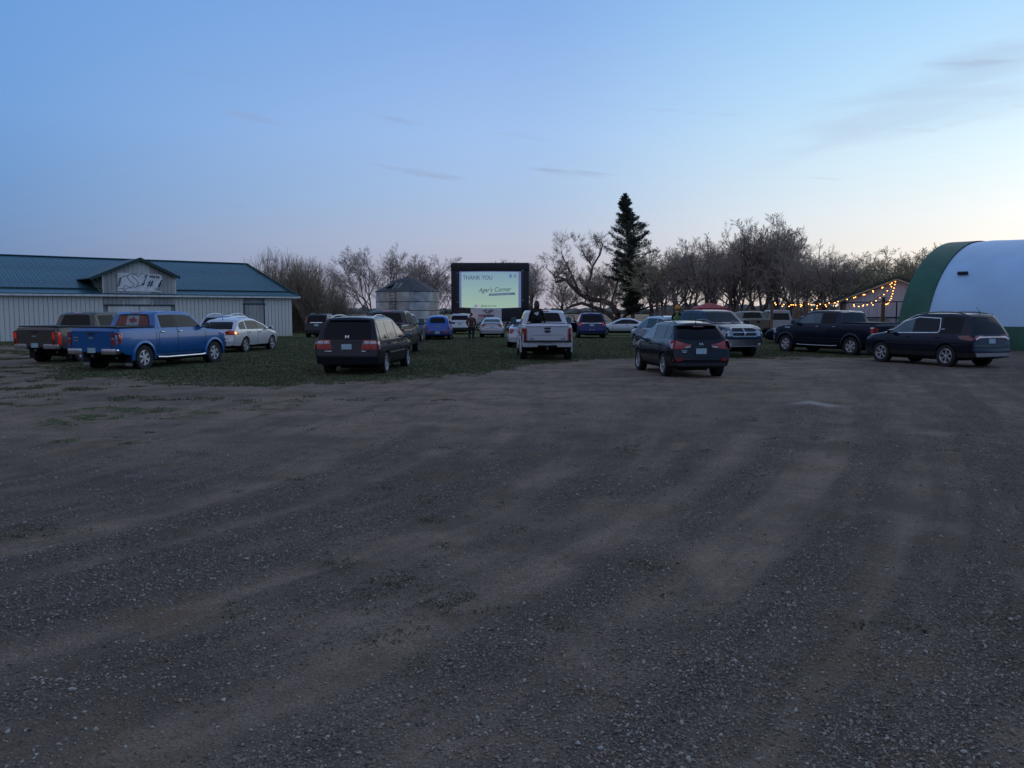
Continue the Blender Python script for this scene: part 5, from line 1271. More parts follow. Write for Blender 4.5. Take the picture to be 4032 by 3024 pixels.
def emis(name, c, s_=1.0):
    m, t_, b2 = newmat(name); b2.inputs['Base Color'].default_value = (*[x * .4 for x in c], 1); b2.inputs['Roughness'].default_value = .9
    b2.inputs['Emission Color'].default_value = (*c, 1); b2.inputs['Emission Strength'].default_value = s_; return m
# the projected picture falls off from the lower centre; that fall-off is the picture's own light
m, t2, b2 = newmat('projected_slide'); tcs = t2.nodes.new('ShaderNodeTexCoord'); sp_ = t2.nodes.new('ShaderNodeSeparateXYZ'); t2.links.new(tcs.outputs['Object'], sp_.inputs[0])
cr = t2.nodes.new('ShaderNodeValToRGB'); mr2 = t2.nodes.new('ShaderNodeMapRange'); mr2.inputs[1].default_value = 2.2; mr2.inputs[2].default_value = 5.6
t2.links.new(sp_.outputs[2], mr2.inputs[0]); t2.links.new(mr2.outputs[0], cr.inputs[0])
cr.color_ramp.elements[0].color = (.34, .49, .37, 1); cr.color_ramp.elements[1].color = (.20, .33, .44, 1); e_ = cr.color_ramp.elements.new(.5); e_.color = (.275, .43, .41, 1)
t2.links.new(cr.outputs[0], b2.inputs['Emission Color']); b2.inputs['Emission Strength'].default_value = .86; b2.inputs['Base Color'].default_value = (.10, .12, .13, 1); b2.inputs['Roughness'].default_value = .9
slide = m
def sheet_(name, x0, x1, z0, z1, y, m_, sag=0.):
    bm = bmesh.new(); nn = 14; lo = [bm.verts.new((x0 + (x1 - x0) * i / nn, y, z0 - sag * math.sin(PI * i / nn))) for i in range(nn + 1)]; hi = [bm.verts.new((x0 + (x1 - x0) * i / nn, y, z1 + sag * .3 * math.sin(PI * i / nn))) for i in range(nn + 1)]
    for i in range(nn): bm.faces.new((lo[i], lo[i + 1], hi[i + 1], hi[i]))
    return bobj(name, bm, m_, scr)
sheet_('screen_surface', -2.92, 2.95, 2.22, 5.62, -.52, emis('screen_cloth', (.13, .17, .34), .8), .09)
sheet_('projected_slide', -2.72, 2.70, 2.24, 5.56, -.53, slide, .08)
tx_ = emis('slide_text', (.085, .12, .22), .8); tx2 = emis('slide_text_grey', (.075, .13, .16), .8)
def stext(body, sz, x, z, m_, sh=0., xs=1., off=-.545, bold=0.):
    me = text_mesh(body, sz, sh, .002, xs=xs, bold=sz * .014); o = mobj('lettering', me, m_, scr); o.location = (x, off, z); o.rotation_euler = (PI / 2, 0, 0)
    return o
stext('THANK YOU', .56, -2.58, 4.86, tx_, xs=.86)
o = stext("Agar's Corner", .60, -1.10, 3.66, tx2, .40, .88); o.rotation_euler = (PI / 2, R(-2), 0)
bm = bmesh.new(); poly_prism(bm, [(-.12, 3.32), (2.38, 3.43), (2.38, 3.64), (-.12, 3.53)], .004, Matrix.Translation((0, -.54, 0)) @ FL); bobj('caption_bar', bm, tx_, scr)
o = stext('COUNTRY HOUSE BAKING & CATERING', .125, -.05, 3.375, emis('slide_text_pale', (.25, .36, .42), .8), 0, .86, off=-.552); o.rotation_euler = (PI / 2, R(-2.4), 0)
stext('@AgarsCorner', .25, -.90, 2.30, tx2, 0, .95)
bm = bmesh.new(); poly_prism(bm, [(-1.47, 2.28), (-1.27, 2.28), (-1.27, 2.47), (-1.47, 2.47)], .004, Matrix.Translation((0, -.54, 0)) @ FL); bobj('blue_icon', bm, emis('icon_blue', (.03, .07, .42), .9), scr); stext('f', .2, -1.40, 2.30, emis('icon_white', (.40, .5, .6), .9), off=-.552)
bm = bmesh.new(); poly_prism(bm, [(-1.22, 2.28), (-1.00, 2.28), (-1.00, 2.47), (-1.22, 2.47)], .004, Matrix.Translation((0, -.54, 0)) @ FL); bobj('pink_icon', bm, emis('icon_pink', (.42, .26, .33), .9), scr)
bm = bmesh.new(); poly_prism(bm, ellipse(-1.11, 2.375, .055, .055), .004, Matrix.Translation((0, -.545, 0)) @ FL); bobj('pink_icon_ring', bm, emis('icon_ring', (.50, .42, .45), .9), scr)
for x, m_ in ((1.95, emis('badge_blue', (.10, .15, .36), .8)), (2.38, emis('badge_mauve', (.19, .20, .30), .8))):
    bm = bmesh.new(); poly_prism(bm, [(x - .13, 5.30), (x + .13, 5.30), (x + .13, 5.37), (x - .13, 5.37)], .004, Matrix.Translation((0, -.54, 0)) @ FL)
    poly_prism(bm, [(x - .13, 5.22), (x - .12, 5.08), (x, 5.02), (x + .12, 5.08), (x + .13, 5.22), (x, 5.26)], .004, Matrix.Translation((0, -.54, 0)) @ FL); bobj('slide_badge', bm, m_, scr)
fp = pmat('frame_print', (.22, .23, .26), .6, var=.2)
for x, txt, z0, z1 in ((-3.10, 'AGRISQRISQUADWAY', 5.18, 2.98), (3.10, 'BOOKSHUAPADECUTIONS', 5.40, 3.15)):
    for k, ch in enumerate(txt):
        me = text_mesh(ch, .135, 0, .002, 'CENTER'); o = mobj('lettering', me, fp, scr); o.location = (x + (.04 * k / 16 if x < 0 else -.05 * k / 16), -.515, z0 - (z0 - z1) * k / (len(txt) - 1)); o.rotation_euler = (PI / 2, 0, 0)
    for z in (z0 + .30, z1 - .24):
        bm = bmesh.new(); poly_prism(bm, ellipse(x, z, .075, .075) if x < 0 else [(x - .08, z - .08), (x + .08, z - .08), (x + .08, z + .08), (x - .08, z + .08)], .004, Matrix.Translation((0, -.512, 0)) @ FL); bobj('frame_emblem', bm, fp, scr)
for sg in (-1, 1): tube_obj('tether', [(sg * 3.6, 0, 5.9), (sg * 6.6, -2.4, 0)], .012, M['lens'], scr, 5)
# banner hung below
bn = empty('banner', (-2.46, 79.40, 0)); tag(bn, 'white sponsor banner with a red and navy logo hanging under the screen', 'banner')
bc = pmat('banner_cloth', (.66, .62, .66), .8, var=.06, vscale=1.5)
bm = bmesh.new(); nx2, nz2 = 28, 10; rows = []
for j in range(nz2 + 1): rows.append([bm.verts.new((-1.47 + 2.94 * i / nx2, .025 * math.sin(i * 1.1 + j * .5) * (1 - j / nz2 * .3), .88 + 1.26 * j / nz2)) for i in range(nx2 + 1)])
for a, b_ in zip(rows, rows[1:]):
    for i in range(nx2): bm.faces.new((a[i], a[i + 1], b_[i + 1], b_[i]))
bobj('cloth', bm, bc, bn, 60)
kr, kn, ko, kg = pmat('logo_red', (.19, .015, .03), .6), pmat('logo_navy', (.03, .03, .10), .6), pmat('logo_orange', (.45, .08, .03), .6), pmat('logo_grey', (.20, .22, .26), .6)
def btext(body, sz, x, z, m_, xs=1.): me = text_mesh(body, sz, 0, .003, xs=xs, bold=sz * .03); o = mobj('lettering', me, m_, bn); o.location = (x, -.05, z); o.rotation_euler = (PI / 2, 0, 0); return o
btext('kolo', .34, -.74, 1.37, ko); btext('graphics', .34, -.18, 1.37, kn, .82)
for z, l in ((1.22, 1.62), (1.13, 1.50)):
    for k in range(9): box_obj('small_print', (-.83 + k * l / 9 + .08, -.05, z), (l / 9 * .8, .004, .03), kg, bn)
btext('O-', .13, -.52, .93, ko); btext('@kolographics', .13, -.32, .93, kn)
bm = bmesh.new()
for pts in ([(-.30, 1.93), (-.10, 1.93), (.02, 2.10)], [(-.10, 1.93), (-.02, 1.78), (.12, 1.70), (.27, 1.72), (.34, 1.84), (.33, 1.92)], [(.34, 1.90), (.18, 1.90)]): atube(bm, [(x, -.05, z) for x, z in pts], .035, 6)
bobj('logo_mark', bm, kr, bn)
bm = bmesh.new(); poly_prism(bm, ellipse(.50, 1.93, .15, .15), .004, Matrix.Translation((0, -.05, 0)) @ FL); bobj('logo_disc', bm, kg, bn)
# flatbed trailer carrying it
tr = empty('flatbed_trailer', (-1.4, 80.1, 0)); tag(tr, 'dark flatbed trailer with red and white reflective tape under the movie screen', 'trailer')
tdk = pmat('trailer_paint', (.05, .014, .014), .5, var=.2)
box_obj('deck', (0, 0, .80), (10.4, 2.3, .14), tdk, tr, bev=.02)
for k in range(20): box_obj('reflective_tape', (-5.0 + k * .52, -1.165, .79), (.26, .01, .07), M['red'] if k % 2 else M['white'], tr)
for x in (-4.6, -1.2, 1.6, 4.6): box_obj('deck_beam', (x, 0, .64), (.12, 2.1, .2), tdk, tr)
ty, dw, rm0 = wheel_meshes(.40, .24, 'steel', 5)
for x in (-2.55, -1.6, 1.15, 2.1):
    wo_ = link(bpy.data.objects.new('wheel', dw), tr); wo_.location = (x, -1.0, .40); wo_.rotation_euler = (0, 0, PI)
    link(bpy.data.objects.new('tyre', ty), wo_); link(bpy.data.objects.new('rim', rim_mat(rm0, M['alloy'])), wo_)
box_obj('marker_lamp', (-3.62, -1.22, .50), (.09, .05, .20), M['amber'], tr, bev=.01)
pl = bpy.data.lights.new('marker_lamp_light', 'POINT'); pl.energy = 16; pl.color = (1, .42, .12); pl.shadow_soft_size = .12; plo = link(bpy.data.objects.new('marker_lamp_light', pl)); plo.location = (-4.9, 78.6, .62)

# ------------------------------------------------------------------ fabric storage shed, right
P0 = Vector((20.6, 44.6)); bang2 = R(46.5); A_ = Vector((math.cos(bang2), -math.sin(bang2))); C_ = Vector((math.sin(bang2), math.cos(bang2)))
WQ, HQ, LQ = 8.6, 6.0, 30.0
shed = empty('storage_shed', (P0.x, P0.y, 0)); tag(shed, 'large arched white fabric shed with a green end band at the right edge', 'storage shed')
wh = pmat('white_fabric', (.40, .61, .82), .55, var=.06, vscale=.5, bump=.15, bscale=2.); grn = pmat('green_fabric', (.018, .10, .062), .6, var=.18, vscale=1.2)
def arch(th): return C_ * WQ * (1 - math.cos(th)), HQ * math.sin(th)
def arch_strip(name, t0, t1, th0, th1, m_, out=0.):
    bm = bmesh.new(); nt_, nn = max(2, int((t1 - t0) / .8)), 40; rows = []
    for j in range(nt_ + 1):
        tt = t0 + (t1 - t0) * j / nt_; r_ = []
        for i in range(nn + 1):
            th = th0 + (th1 - th0) * i / nn; c_, z = arch(th); sag = -.05 * math.sin(PI * ((tt / 2.4) % 1.0)) if name == 'cover' else 0
            p = c_ + A_ * tt + (-C_ * math.cos(th)) * (out + sag); r_.append(bm.verts.new((p.x, p.y, z + math.sin(th) * (out + sag))))
        rows.append(r_)
    for a, b_ in zip(rows, rows[1:]):
        for i in range(nn): bm.faces.new((a[i], a[i + 1], b_[i + 1], b_[i]))
    return bobj(name, bm, m_, shed, 60)
th_s = math.asin(1.15 / HQ)
arch_strip('cover', 1.45, LQ, th_s, PI - th_s, wh)
arch_strip('end_band', 0, 1.45, .0, PI, grn, .02)
arch_strip('skirt', 1.45, LQ, .0, th_s, grn, .03); arch_strip('skirt', 1.45, LQ, PI - th_s, PI, grn, .03)
bm = bmesh.new(); vs = []
for i in range(41):
    c_, z = arch(PI * i / 40); p = c_ + A_ * .03; vs.append(bm.verts.new((p.x, p.y, z)))
bm.faces.new(vs); bobj('end_wall', bm, grn, shed)
th = math.asin(3.85 / HQ); c_, z = arch(th); p = c_ + A_ * 2.55
vb = box_obj('vent', (0, 0, 0), (.52, .12, .16), M['black'], shed, bev=.02); vb.location = (p.x - C_.x * .12, p.y - C_.y * .12, z + .05); vb.rotation_euler = (R(35), 0, -bang2)

# ------------------------------------------------------------------ gabled shed with string lights
GY = 55.0; gcx = (3524 - 2016) / FPX * GY
gb = empty('gabled_shed', (gcx, GY, 0), R(-29)); tag(gb, 'low pale gabled shed hung with string lights beside the arched shed', 'shed')
lav = pmat('pale_board', (.48, .53, .66), .7, var=.10, vscale=1.5, stretch=(3, 3, .4))
def roof_z(x): return 4.12 - abs(x) * (4.12 - 2.55) / 3.95
npn = 26
box_obj('wall', (0, 3.0, 1.2), (7.1, 5.9, 2.4), lav, gb)
for k in range(npn):
    wdt = 7.2 / npn; x = -3.6 + (k + .5) * wdt; top = roof_z(x) - .10
    box_obj('wall_board', (x, -.02, top / 2), (wdt - .012, .06, top), lav, gb)
for sg in (-1, 1):
    for kk in range(8):
        bm = bmesh.new(); dx, dz = 4.35, -1.70; l = math.hypot(dx, dz)
        abox(bm, (sg * dx / 2, .05 + kk * .8, 4.18 + dz / 2), (l, .785, .05), Matrix.Rotation(sg * math.atan2(-dz, dx), 3, 'Y')); bobj('roof_panel', bm, pmat('pale_metal_roof', (.40, .44, .48), .4, metal=.3, var=.1) if (sg, kk) == (-1, 0) else bpy.data.materials['pale_metal_roof'], gb)
    bm = bmesh.new(); abox(bm, (sg * 2.175, -.42, 4.12 - .85), (4.67, .08, .20), Matrix.Rotation(sg * math.atan2(1.70, 4.35), 3, 'Y')); bobj('barge_board', bm, MB_['trimd'], gb)
    bm = bmesh.new(); abox(bm, (sg * 2.175, -.38, 3.98 - .85), (4.6, .06, .10), Matrix.Rotation(sg * math.atan2(1.70, 4.35), 3, 'Y')); bobj('soffit_trim', bm, MB_['fascia'], gb)
bm = bmesh.new()
for sg in (-1, 1):
    v = [bm.verts.new(p) for p in ((0, -.40, 4.17), (sg * 4.35, -.40, 2.47), (sg * 4.35, .1, 2.47), (0, .1, 4.17))]; bm.faces.new(v)
bobj('soffit', bm, MB_['fascia'], gb)
box_obj('awning_frame', (-2.1, -.14, 1.36), (2.0, .08, .05), M['black'], gb); box_obj('serving_hatch', (-2.1, -.065, .9), (1.7, .03, .85), MB_['siding2'], gb)
bm = bmesh.new(); bmesh.ops.create_cone(bm, segments=16, radius1=.30, radius2=.30, depth=.5, cap_ends=True, matrix=Matrix.Translation((1.5, 2, 3.9))); bobj('roof_vent', bm, galv2, gb, 40)
tube_obj('flue', [(2.4, 2.4, 3.2), (2.4, 2.4, 5.1)], .08, M['dkalloy'], gb)
box_obj('link_pole', (-.2, -1.62, 0), (.01, .01, .01), M['black'], gb) if False else None
# pergola rail, posts with caps
wood = pmat('post_wood', (.19, .105, .055), .8, var=.3, vscale=6, stretch=(1, 1, .2))
POSTS = []
def post(px, Yd, top, wd=.13, lab=''):
    x = (px - 2016) / FPX * Yd; o = empty('light_post', (x, Yd, 0)); tag(o, lab, 'post', 'wooden posts carrying the string lights')
    box_obj('pole', (0, 0, top / 2), (wd, wd, top), wood, o, bev=.01)
    bm = bmesh.new(); bmesh.ops.create_cone(bm, segments=4, radius1=wd * 1.25, radius2=wd * .9, depth=.05, cap_ends=True, matrix=Matrix.Translation((0, 0, top + .16)) @ Matrix.Rotation(PI / 4, 4, 'Z')); cp = bobj('solar_cap', bm, M['black'], o)
    box_obj('cap_lens', (0, 0, top + .08), (wd * .8, wd * .8, .12), M['glass_pale'], cp); box_obj('cap_base', (0, 0, top + .015), (wd * 1.5, wd * 1.5, .03), M['black'], cp)
    POSTS.append(Vector((x, Yd, top))); return o
post(3035, 56, 2.45, .15, 'leftmost light post, rising in front of the white van'); post(3135, 58, 2.45, .18, 'thick light post, second from the left of the string lights')
post(3171, 56, 2.48, .14, 'third light post from the left, just right of the thick one'); post(3226, 60, 2.35, .15, 'light post rising above the windshield of the black pickup')
post(3316, 52, 2.38, .22, 'thick light post at the left corner of the gabled shed'); post(3471, 48, 2.52, .17, 'tall light post with a solar cap right of the gabled shed hatch')
rl = empty('pergola_rail', (0, 0, 0)); tag(rl, 'thin dark pergola rail running across the front of the gabled shed', 'rail')
def PX3(px, py, Yd): return Vector(((px - 2016) / FPX * Yd, Yd, CAM_H + (1221 - py) / FPX * Yd))
tube_obj('rail', [PX3(3305, 1190, 52), PX3(3560, 1187, 49)], .035, M['black'], rl, 6); tube_obj('upright', [PX3(3524, 1188, 49.6), PX3(3524, 1188, 49.6) * 1.0 + Vector((0, 0, -2.4))], .04, M['black'], rl, 6)
for q in (3306, 3340): tube_obj('upright', [PX3(q, 1190, 52), PX3(q, 1190, 52) + Vector((0, 0, -2.4))], .06, M['black'] if q == 3306 else MB_['fascia'], rl, 6)
# lattice fence
lf = empty('lattice_fence', (0, 0, 0)); tag(lf, 'low white lattice fence in front of the gabled shed', 'fence')
bm = bmesh.new(); xa, xb_ = (3375 - 2016) / FPX * 49, (3552 - 2016) / FPX * 49; zt_, zb2 = 1.50, .62
k = xa - 1.0
while k < xb_:
    for dx in (1, -1):
        a = Vector((k if dx > 0 else k + .88, 49, zb2)); b_ = Vector((a.x + dx * .88, 49, zt_))
        def cl(p, q):
            if p.x < xa and q.x < xa or p.x > xb_ and q.x > xb_: return None
            return p, q
        if min(a.x, b_.x) >= xa - .01 and max(a.x, b_.x) <= xb_ + .01: atube(bm, [a + Vector((0, dx * .012, 0)), b_ + Vector((0, dx * .012, 0))], .022, 4)
    k += .14
tag(bobj('lattice', bm, pmat('lattice_white', (.30, .32, .36), .6, var=.1), lf), kind='stuff')
for z in (zt_ + .03, zb2 - .03): box_obj('fence_rail', ((xa + xb_) / 2, 49, z), (xb_ - xa + .1, .07, .07), MB_['fascia'] if z < 1 else M['black'], lf)
box_obj('fence_board', ((xa + xb_) / 2, 49.03, .3), (xb_ - xa, .05, .58), wood, lf)
# string lights: wires with bulbs
bulbm = pmat('lit_bulb', (1, .6, .25), .3, emit=(1.0, .36, .08), estr=8.)
bm = bmesh.new(); bmesh.ops.create_uvsphere(bm, u_segments=10, v_segments=7, radius=.030); bme = bpy.data.meshes.new('bulb'); bm.to_mesh(bme); bm.free(); bme.materials.append(bulbm); bme.shade_smooth()
bm = bmesh.new(); bmesh.ops.create_cone(bm, segments=8, radius1=.025, radius2=.025, depth=.07, cap_ends=True); sme = bpy.data.meshes.new('socket'); bm.to_mesh(sme); bm.free(); sme.materials.append(M['black'])
def zx(u, v_): return (2950 + u * .2712, 1050 + v_ * .2712)
STR = [('lowest string of lights running between the left light posts', 56, [(355, 525), (370, 548), (465, 572), (485, 545), (562, 573), (590, 552), (620, 551), (655, 555), (725, 545), (745, 556), (730, 574), (842, 539), (882, 551), (968, 565), (1010, 542), (1085, 551), (1138, 524), (1222, 522), (1268, 505)]),
       ('drooping short string of lights below the main one, left of the shed', 57, [(892, 620), (963, 602), (1100, 575), (1237, 565)]),
       ('string of lights climbing the left roof edge of the gabled shed', 54.3, [(1268, 505), (1398, 473), (1493, 450), (1518, 441), (1630, 406), (1648, 405), (1765, 350), (1770, 364), (1895, 308), (1905, 300), (2012, 258), (2034, 237), (2083, 218)]),
       ('string of lights dipping from the shed gable down to the left in a long diagonal', 53, [(2030, 290), (1973, 348), (1925, 403), (1873, 450), (1815, 492), (1752, 524), (1772, 551)]),
       ('string of lights hanging level across the front of the shed', 52, [(1365, 537), (1435, 557), (1497, 549), (1505, 573), (1570, 574), (1628, 567), (1635, 553), (1690, 550), (1772, 551), (1897, 524)]),
       ('string of lights falling steeply from the gable peak to the tall post', 51, [(2083, 218), (2077, 260), (2067, 310), (2055, 350), (2050, 392), (2037, 429), (2033, 460), (2012, 488), (2003, 512), (1988, 534), (1968, 545), (1950, 541)])]
for lab, Yd, pts in STR:
    P3 = [PX3(*zx(*p), Yd) for p in pts]; root = empty('string_lights', P3[0]); tag(root, lab, 'string lights', 'strings of warm bulbs around the shed')
    tube_obj('wire', [p - P3[0] + Vector((0, 0, .10)) for p in P3], .012, M['black'], root, 4)
    for p in P3:
        o = link(bpy.data.objects.new('bulb', bme), root); o.location = p - P3[0]; s2 = link(bpy.data.objects.new('socket', sme), o); s2.location = (0, 0, .08)
for q, e_ in (((2040, 250), 1.6), ((1640, 420), .7), ((2035, 440), .8), ((1560, 560), .8), ((1380, 500), .8), ((800, 560), 1)):
    p = PX3(*zx(*q), 54.2 if q[1] < 500 else 52.5); pl = bpy.data.lights.new('string_light_glow', 'POINT'); pl.energy = e_; pl.color = (1, .50, .20); pl.shadow_soft_size = .10; po = link(bpy.data.objects.new('string_light_glow', pl)); po.location = p
# red canopy tent
ct = empty('canopy_tent', (14.2, 60.0, 0)); tag(ct, 'red peaked canopy tent behind the dark blue pickup', 'canopy tent')
bm = bmesh.new(); ap = bm.verts.new((0, 0, 2.52)); rg_ = [bm.verts.new((math.cos(PI / 4 + PI / 2 * k) * 1.6, math.sin(PI / 4 + PI / 2 * k) * 1.6, 2.12)) for k in range(4)]; lo = [bm.verts.new((v.co.x, v.co.y, 1.95)) for v in rg_]
for k in range(4): bm.faces.new((ap, rg_[k], rg_[(k + 1) % 4])); bm.faces.new((rg_[k], lo[k], lo[(k + 1) % 4], rg_[(k + 1) % 4]))
bobj('canopy', bm, pmat('red_canvas', (.30, .03, .035), .7, var=.15), ct)
for k in range(4): tube_obj('leg', [(math.cos(PI / 4 + PI / 2 * k) * 1.55, math.sin(PI / 4 + PI / 2 * k) * 1.55, 0), (math.cos(PI / 4 + PI / 2 * k) * 1.55, math.sin(PI / 4 + PI / 2 * k) * 1.55, 2.05)], .025, M['dkalloy'], ct, 6)
# field fence posts
FP = []
for k, (x, y) in enumerate(((9.95, 91), (-3.5, 96), (3.2, 94), (16.5, 90))):
    o = tube_obj('fence_post', [(0, 0, -.1), (0.02, 0, 1.35)], .07, wood, None, 7); o.location = (x, y, 0)
    tag(o, ['weathered fence post standing left of the white coupe', 'fence post left of the screen beyond the hatchback', 'fence post between the screen and the curved tree', 'fence post behind the leaning tree limbs'][k], 'fence post', 'field fence posts')

# ------------------------------------------------------------------ trees
bark = pmat('bark_brown', (.12, .092, .078), .9, var=.3, vscale=3, stretch=(1, 1, .3)); bark2 = pmat('bark_grey', (.15, .125, .105), .9, var=.3, vscale=3, stretch=(1, 1, .3))
twigm = pmat('twig_brown', (.42, .34, .30), .9, var=.3, vscale=2); twigo = pmat('twig_olive', (.42, .35, .24), .9, var=.3, vscale=2)
budm = pmat('bud_brown', (.40, .31, .24), .9, var=.35, vscale=3); budo = pmat('bud_olive', (.38, .34, .20), .9, var=.35, vscale=3); needle = pmat('spruce_needles', (.070, .085, .055), .9, var=.4, vscale=2)
def seg_mesh(name, segs, n, mats, buds=None, budsize=.05):
    """segs: list of (p0, p1, r0, r1); one tapered prism per segment"""
    a = np.array([(*s[0], *s[1], s[2], s[3]) for s in segs], float)
    p0, p1, r0, r1 = a[:, :3], a[:, 3:6], a[:, 6], a[:, 7]
    d = p1 - p0; d /= np.maximum(np.linalg.norm(d, axis=1), 1e-6)[:, None]
    ref = np.where(np.abs(d[:, 2:3]) > .9, np.array([[1., 0, 0]]), np.array([[0, 0, 1.]])); u = np.cross(d, ref); u /= np.linalg.norm(u, axis=1)[:, None]; v = np.cross(d, u)
    an = 2 * PI * np.arange(n) / n
    ring = u[:, None, :] * np.cos(an)[None, :, None] + v[:, None, :] * np.sin(an)[None, :, None]
    V = np.concatenate([p0[:, None, :] + ring * r0[:, None, None], p1[:, None, :] + ring * r1[:, None, None]], 1).reshape(-1, 3)
    base = (np.arange(len(segs)) * 2 * n)[:, None]; k = np.arange(n); k2 = (k + 1) % n
    F = np.stack([base + k, base + k2, base + n + k2, base + n + k], -1).reshape(-1, 4)
    if buds is not None and len(buds):
        B = np.asarray(buds); m = len(B); r_ = rng.normal(0, 1, (m, 3)); r_ /= np.linalg.norm(r_, axis=1)[:, None]; q = rng.normal(0, 1, (m, 3)); q -= (q * r_).sum(1)[:, None] * r_; q /= np.linalg.norm(q, axis=1)[:, None]
        sz = budsize * rng.uniform(.6, 1.5, m)[:, None]
        VB = np.stack([B - r_ * sz, B + q * sz * .45, B + r_ * sz, B - q * sz * .45], 1).reshape(-1, 3)
        FB = (np.arange(m) * 4)[:, None] + np.arange(4) + len(V); V = np.concatenate([V, VB]); nF = len(F); F = np.concatenate([F, FB])
        me = np_mesh(name, V, F, 4); me.polygons.foreach_set('material_index', np.concatenate([np.zeros(nF, np.int32), np.ones(m, np.int32)]))
    else: me = np_mesh(name, V, F, 4)
    for m_ in mats: me.materials.append(m_)
    return me
def grow_tree(seed, H=9., stems=1, spread=.5, levels=4, kids=(7, 6, 5, 4), up=.25, r0=.22, first=.28, wig=.14, lenf=(.62, .55, .5, .45), lean=(0, 0), bud=True, budn=2, stem_ang=.35):
    r = random.Random(seed); T, Cw, B = [], [], []
    def branch(p, d, ln, rad, lv):
        k = (8, 6, 5, 3, 2)[min(lv, 4)]; pts = [p]; q = p.copy(); dd = d.copy()
        for i in range(k):
            dd = (dd + Vector((r.gauss(0, wig), r.gauss(0, wig), r.gauss(0, wig * .7) + up * (.18 if lv else .05)))).normalized(); q = q + dd * (ln / k); pts.append(q.copy())
        for i in range(k):
            ra, rb = rad * (1 - i / k * .75), rad * (1 - (i + 1) / k * .75)
            (T if lv < 2 else Cw).append((pts[i], pts[i + 1], max(ra, .007), max(rb, .006)))
        if lv >= levels:
            if bud:
                for _ in range(budn): B.append(pts[-1].lerp(pts[0], r.random() * .8))
            return
        nk = kids[lv]
        for j in range(nk):
            f = (first if lv == 0 else .2) + (1 - (first if lv == 0 else .2)) * ((j + r.random()) / nk); f = min(f, .98); i = min(int(f * k), k - 1); pp = pts[i].lerp(pts[i + 1], f * k - i)
            ax = (pts[i + 1] - pts[i]).normalized(); o = ax.orthogonal().normalized(); o = Matrix.Rotation(r.uniform(0, 2 * PI), 3, ax) @ o; ang = r.uniform(.55, 1.15) * (spread * 2 if lv == 0 else 1.0) * .85
            nd = (ax * math.cos(ang) + o * math.sin(ang)).normalized()
            branch(pp, nd, ln * lenf[lv] * (1.15 - .45 * f) * r.uniform(.75, 1.2), rad * (.52 - .15 * f), lv + 1)
    for s_ in range(stems):
        a = 2 * PI * s_ / stems + r.random(); ta = stem_ang if stems > 1 else .04; d = Vector((math.cos(a) * math.sin(ta) + lean[0], math.sin(a) * math.sin(ta) + lean[1], math.cos(ta))).normalized()
        branch(Vector((math.cos(a) * .15 * (stems > 1), math.sin(a) * .15 * (stems > 1), -.1)), d, H * .78 * r.uniform(.85, 1.1), r0 * (.8 if stems > 1 else 1), 0)
    return T, Cw, B
TREES = {}
def tree_proto(key, tw, bd, bs=.055, **k):
    T, Cw, B = grow_tree(**k)
    TREES[key] = (seg_mesh('trunk', T, 6, [bark if tw is twigm else bark2]), seg_mesh('crown', Cw, 3, [tw, bd], B, bs)); return key
def tree(key, x, y, sc=1., rz=0., label='', group=None, sz=1., name='bare_tree'):
    o = empty(name, (x, y, 0), rz); tag(o, label, 'tree', group); o.scale = (sc, sc, sc * sz)
    link(bpy.data.objects.new('trunk', TREES[key][0]), o); link(bpy.data.objects.new('crown', TREES[key][1]), o); return o
tree_proto('a', twigm, budm, seed=12, H=9.8, stems=6, stem_ang=.55, r0=.17, kids=(6, 7, 7, 8), up=.30, first=.30, budn=2, bs=.035, wig=.10)
tree_proto('b', twigm, budm, seed=8, H=9., stems=3, stem_ang=.30, r0=.17, kids=(8, 7, 7, 8), up=.34, bs=.035, wig=.11)
tree_proto('c', twigm, budm, seed=15, H=9., stems=2, stem_ang=.28, r0=.24, kids=(8, 6, 6, 8), up=.30, first=.26, bs=.035, wig=.11)
tree_proto('d', twigm, budm, seed=21, H=9., stems=1, r0=.26, kids=(10, 6, 6, 8), up=.36, first=.25, spread=.42, bs=.035)
tree_proto('e', twigo, budo, seed=29, H=9., stems=2, stem_ang=.22, r0=.20, kids=(7, 6, 6, 7), up=.30, first=.2, budn=3, bs=.045)
tree_proto('f', twigo, budo, seed=35, H=9., stems=1, r0=.24, kids=(10, 6, 6, 8), up=.28, first=.22, budn=3, bs=.045, spread=.45)
tree_proto('g', twigm, budm, seed=41, H=9., stems=3, stem_ang=.20, r0=.20, kids=(7, 6, 6, 8), up=.42, first=.30, spread=.38, budn=2, bs=.035)
def AT(px, Yd): return (px - 2016) / FPX * Yd
tree('a', AT(1488, 104), 104, .94, .4, 'spreading leafless tree with fanned trunks left of the grain bin')
tree('b', AT(1665, 108), 108, .98, 1.9, 'sparse leafless tree rising behind the right of the grain bin')
tree('b', AT(1735, 112), 112, .72, 4.0, 'small thin leafless tree between the grain bin and the screen')
tree('g', AT(2090, 112), 112, .92, .7, 'slender leafless tree just right of the screen', None)
tree('b', AT(2035, 118), 118, .95, 2.5, 'leafless tree showing above the right corner of the screen')
tree('c', AT(2215, 118), 118, .84, 1.2, 'rounded leafless tree with a forked trunk right of the white pickup cab')
tree('b', AT(2350, 116), 116, .86, .2, 'fine twigged leafless tree directly left of the spruce')
tree('d', AT(2560, 118), 118, .90, 2.2, 'leafless tree just right of the spruce')
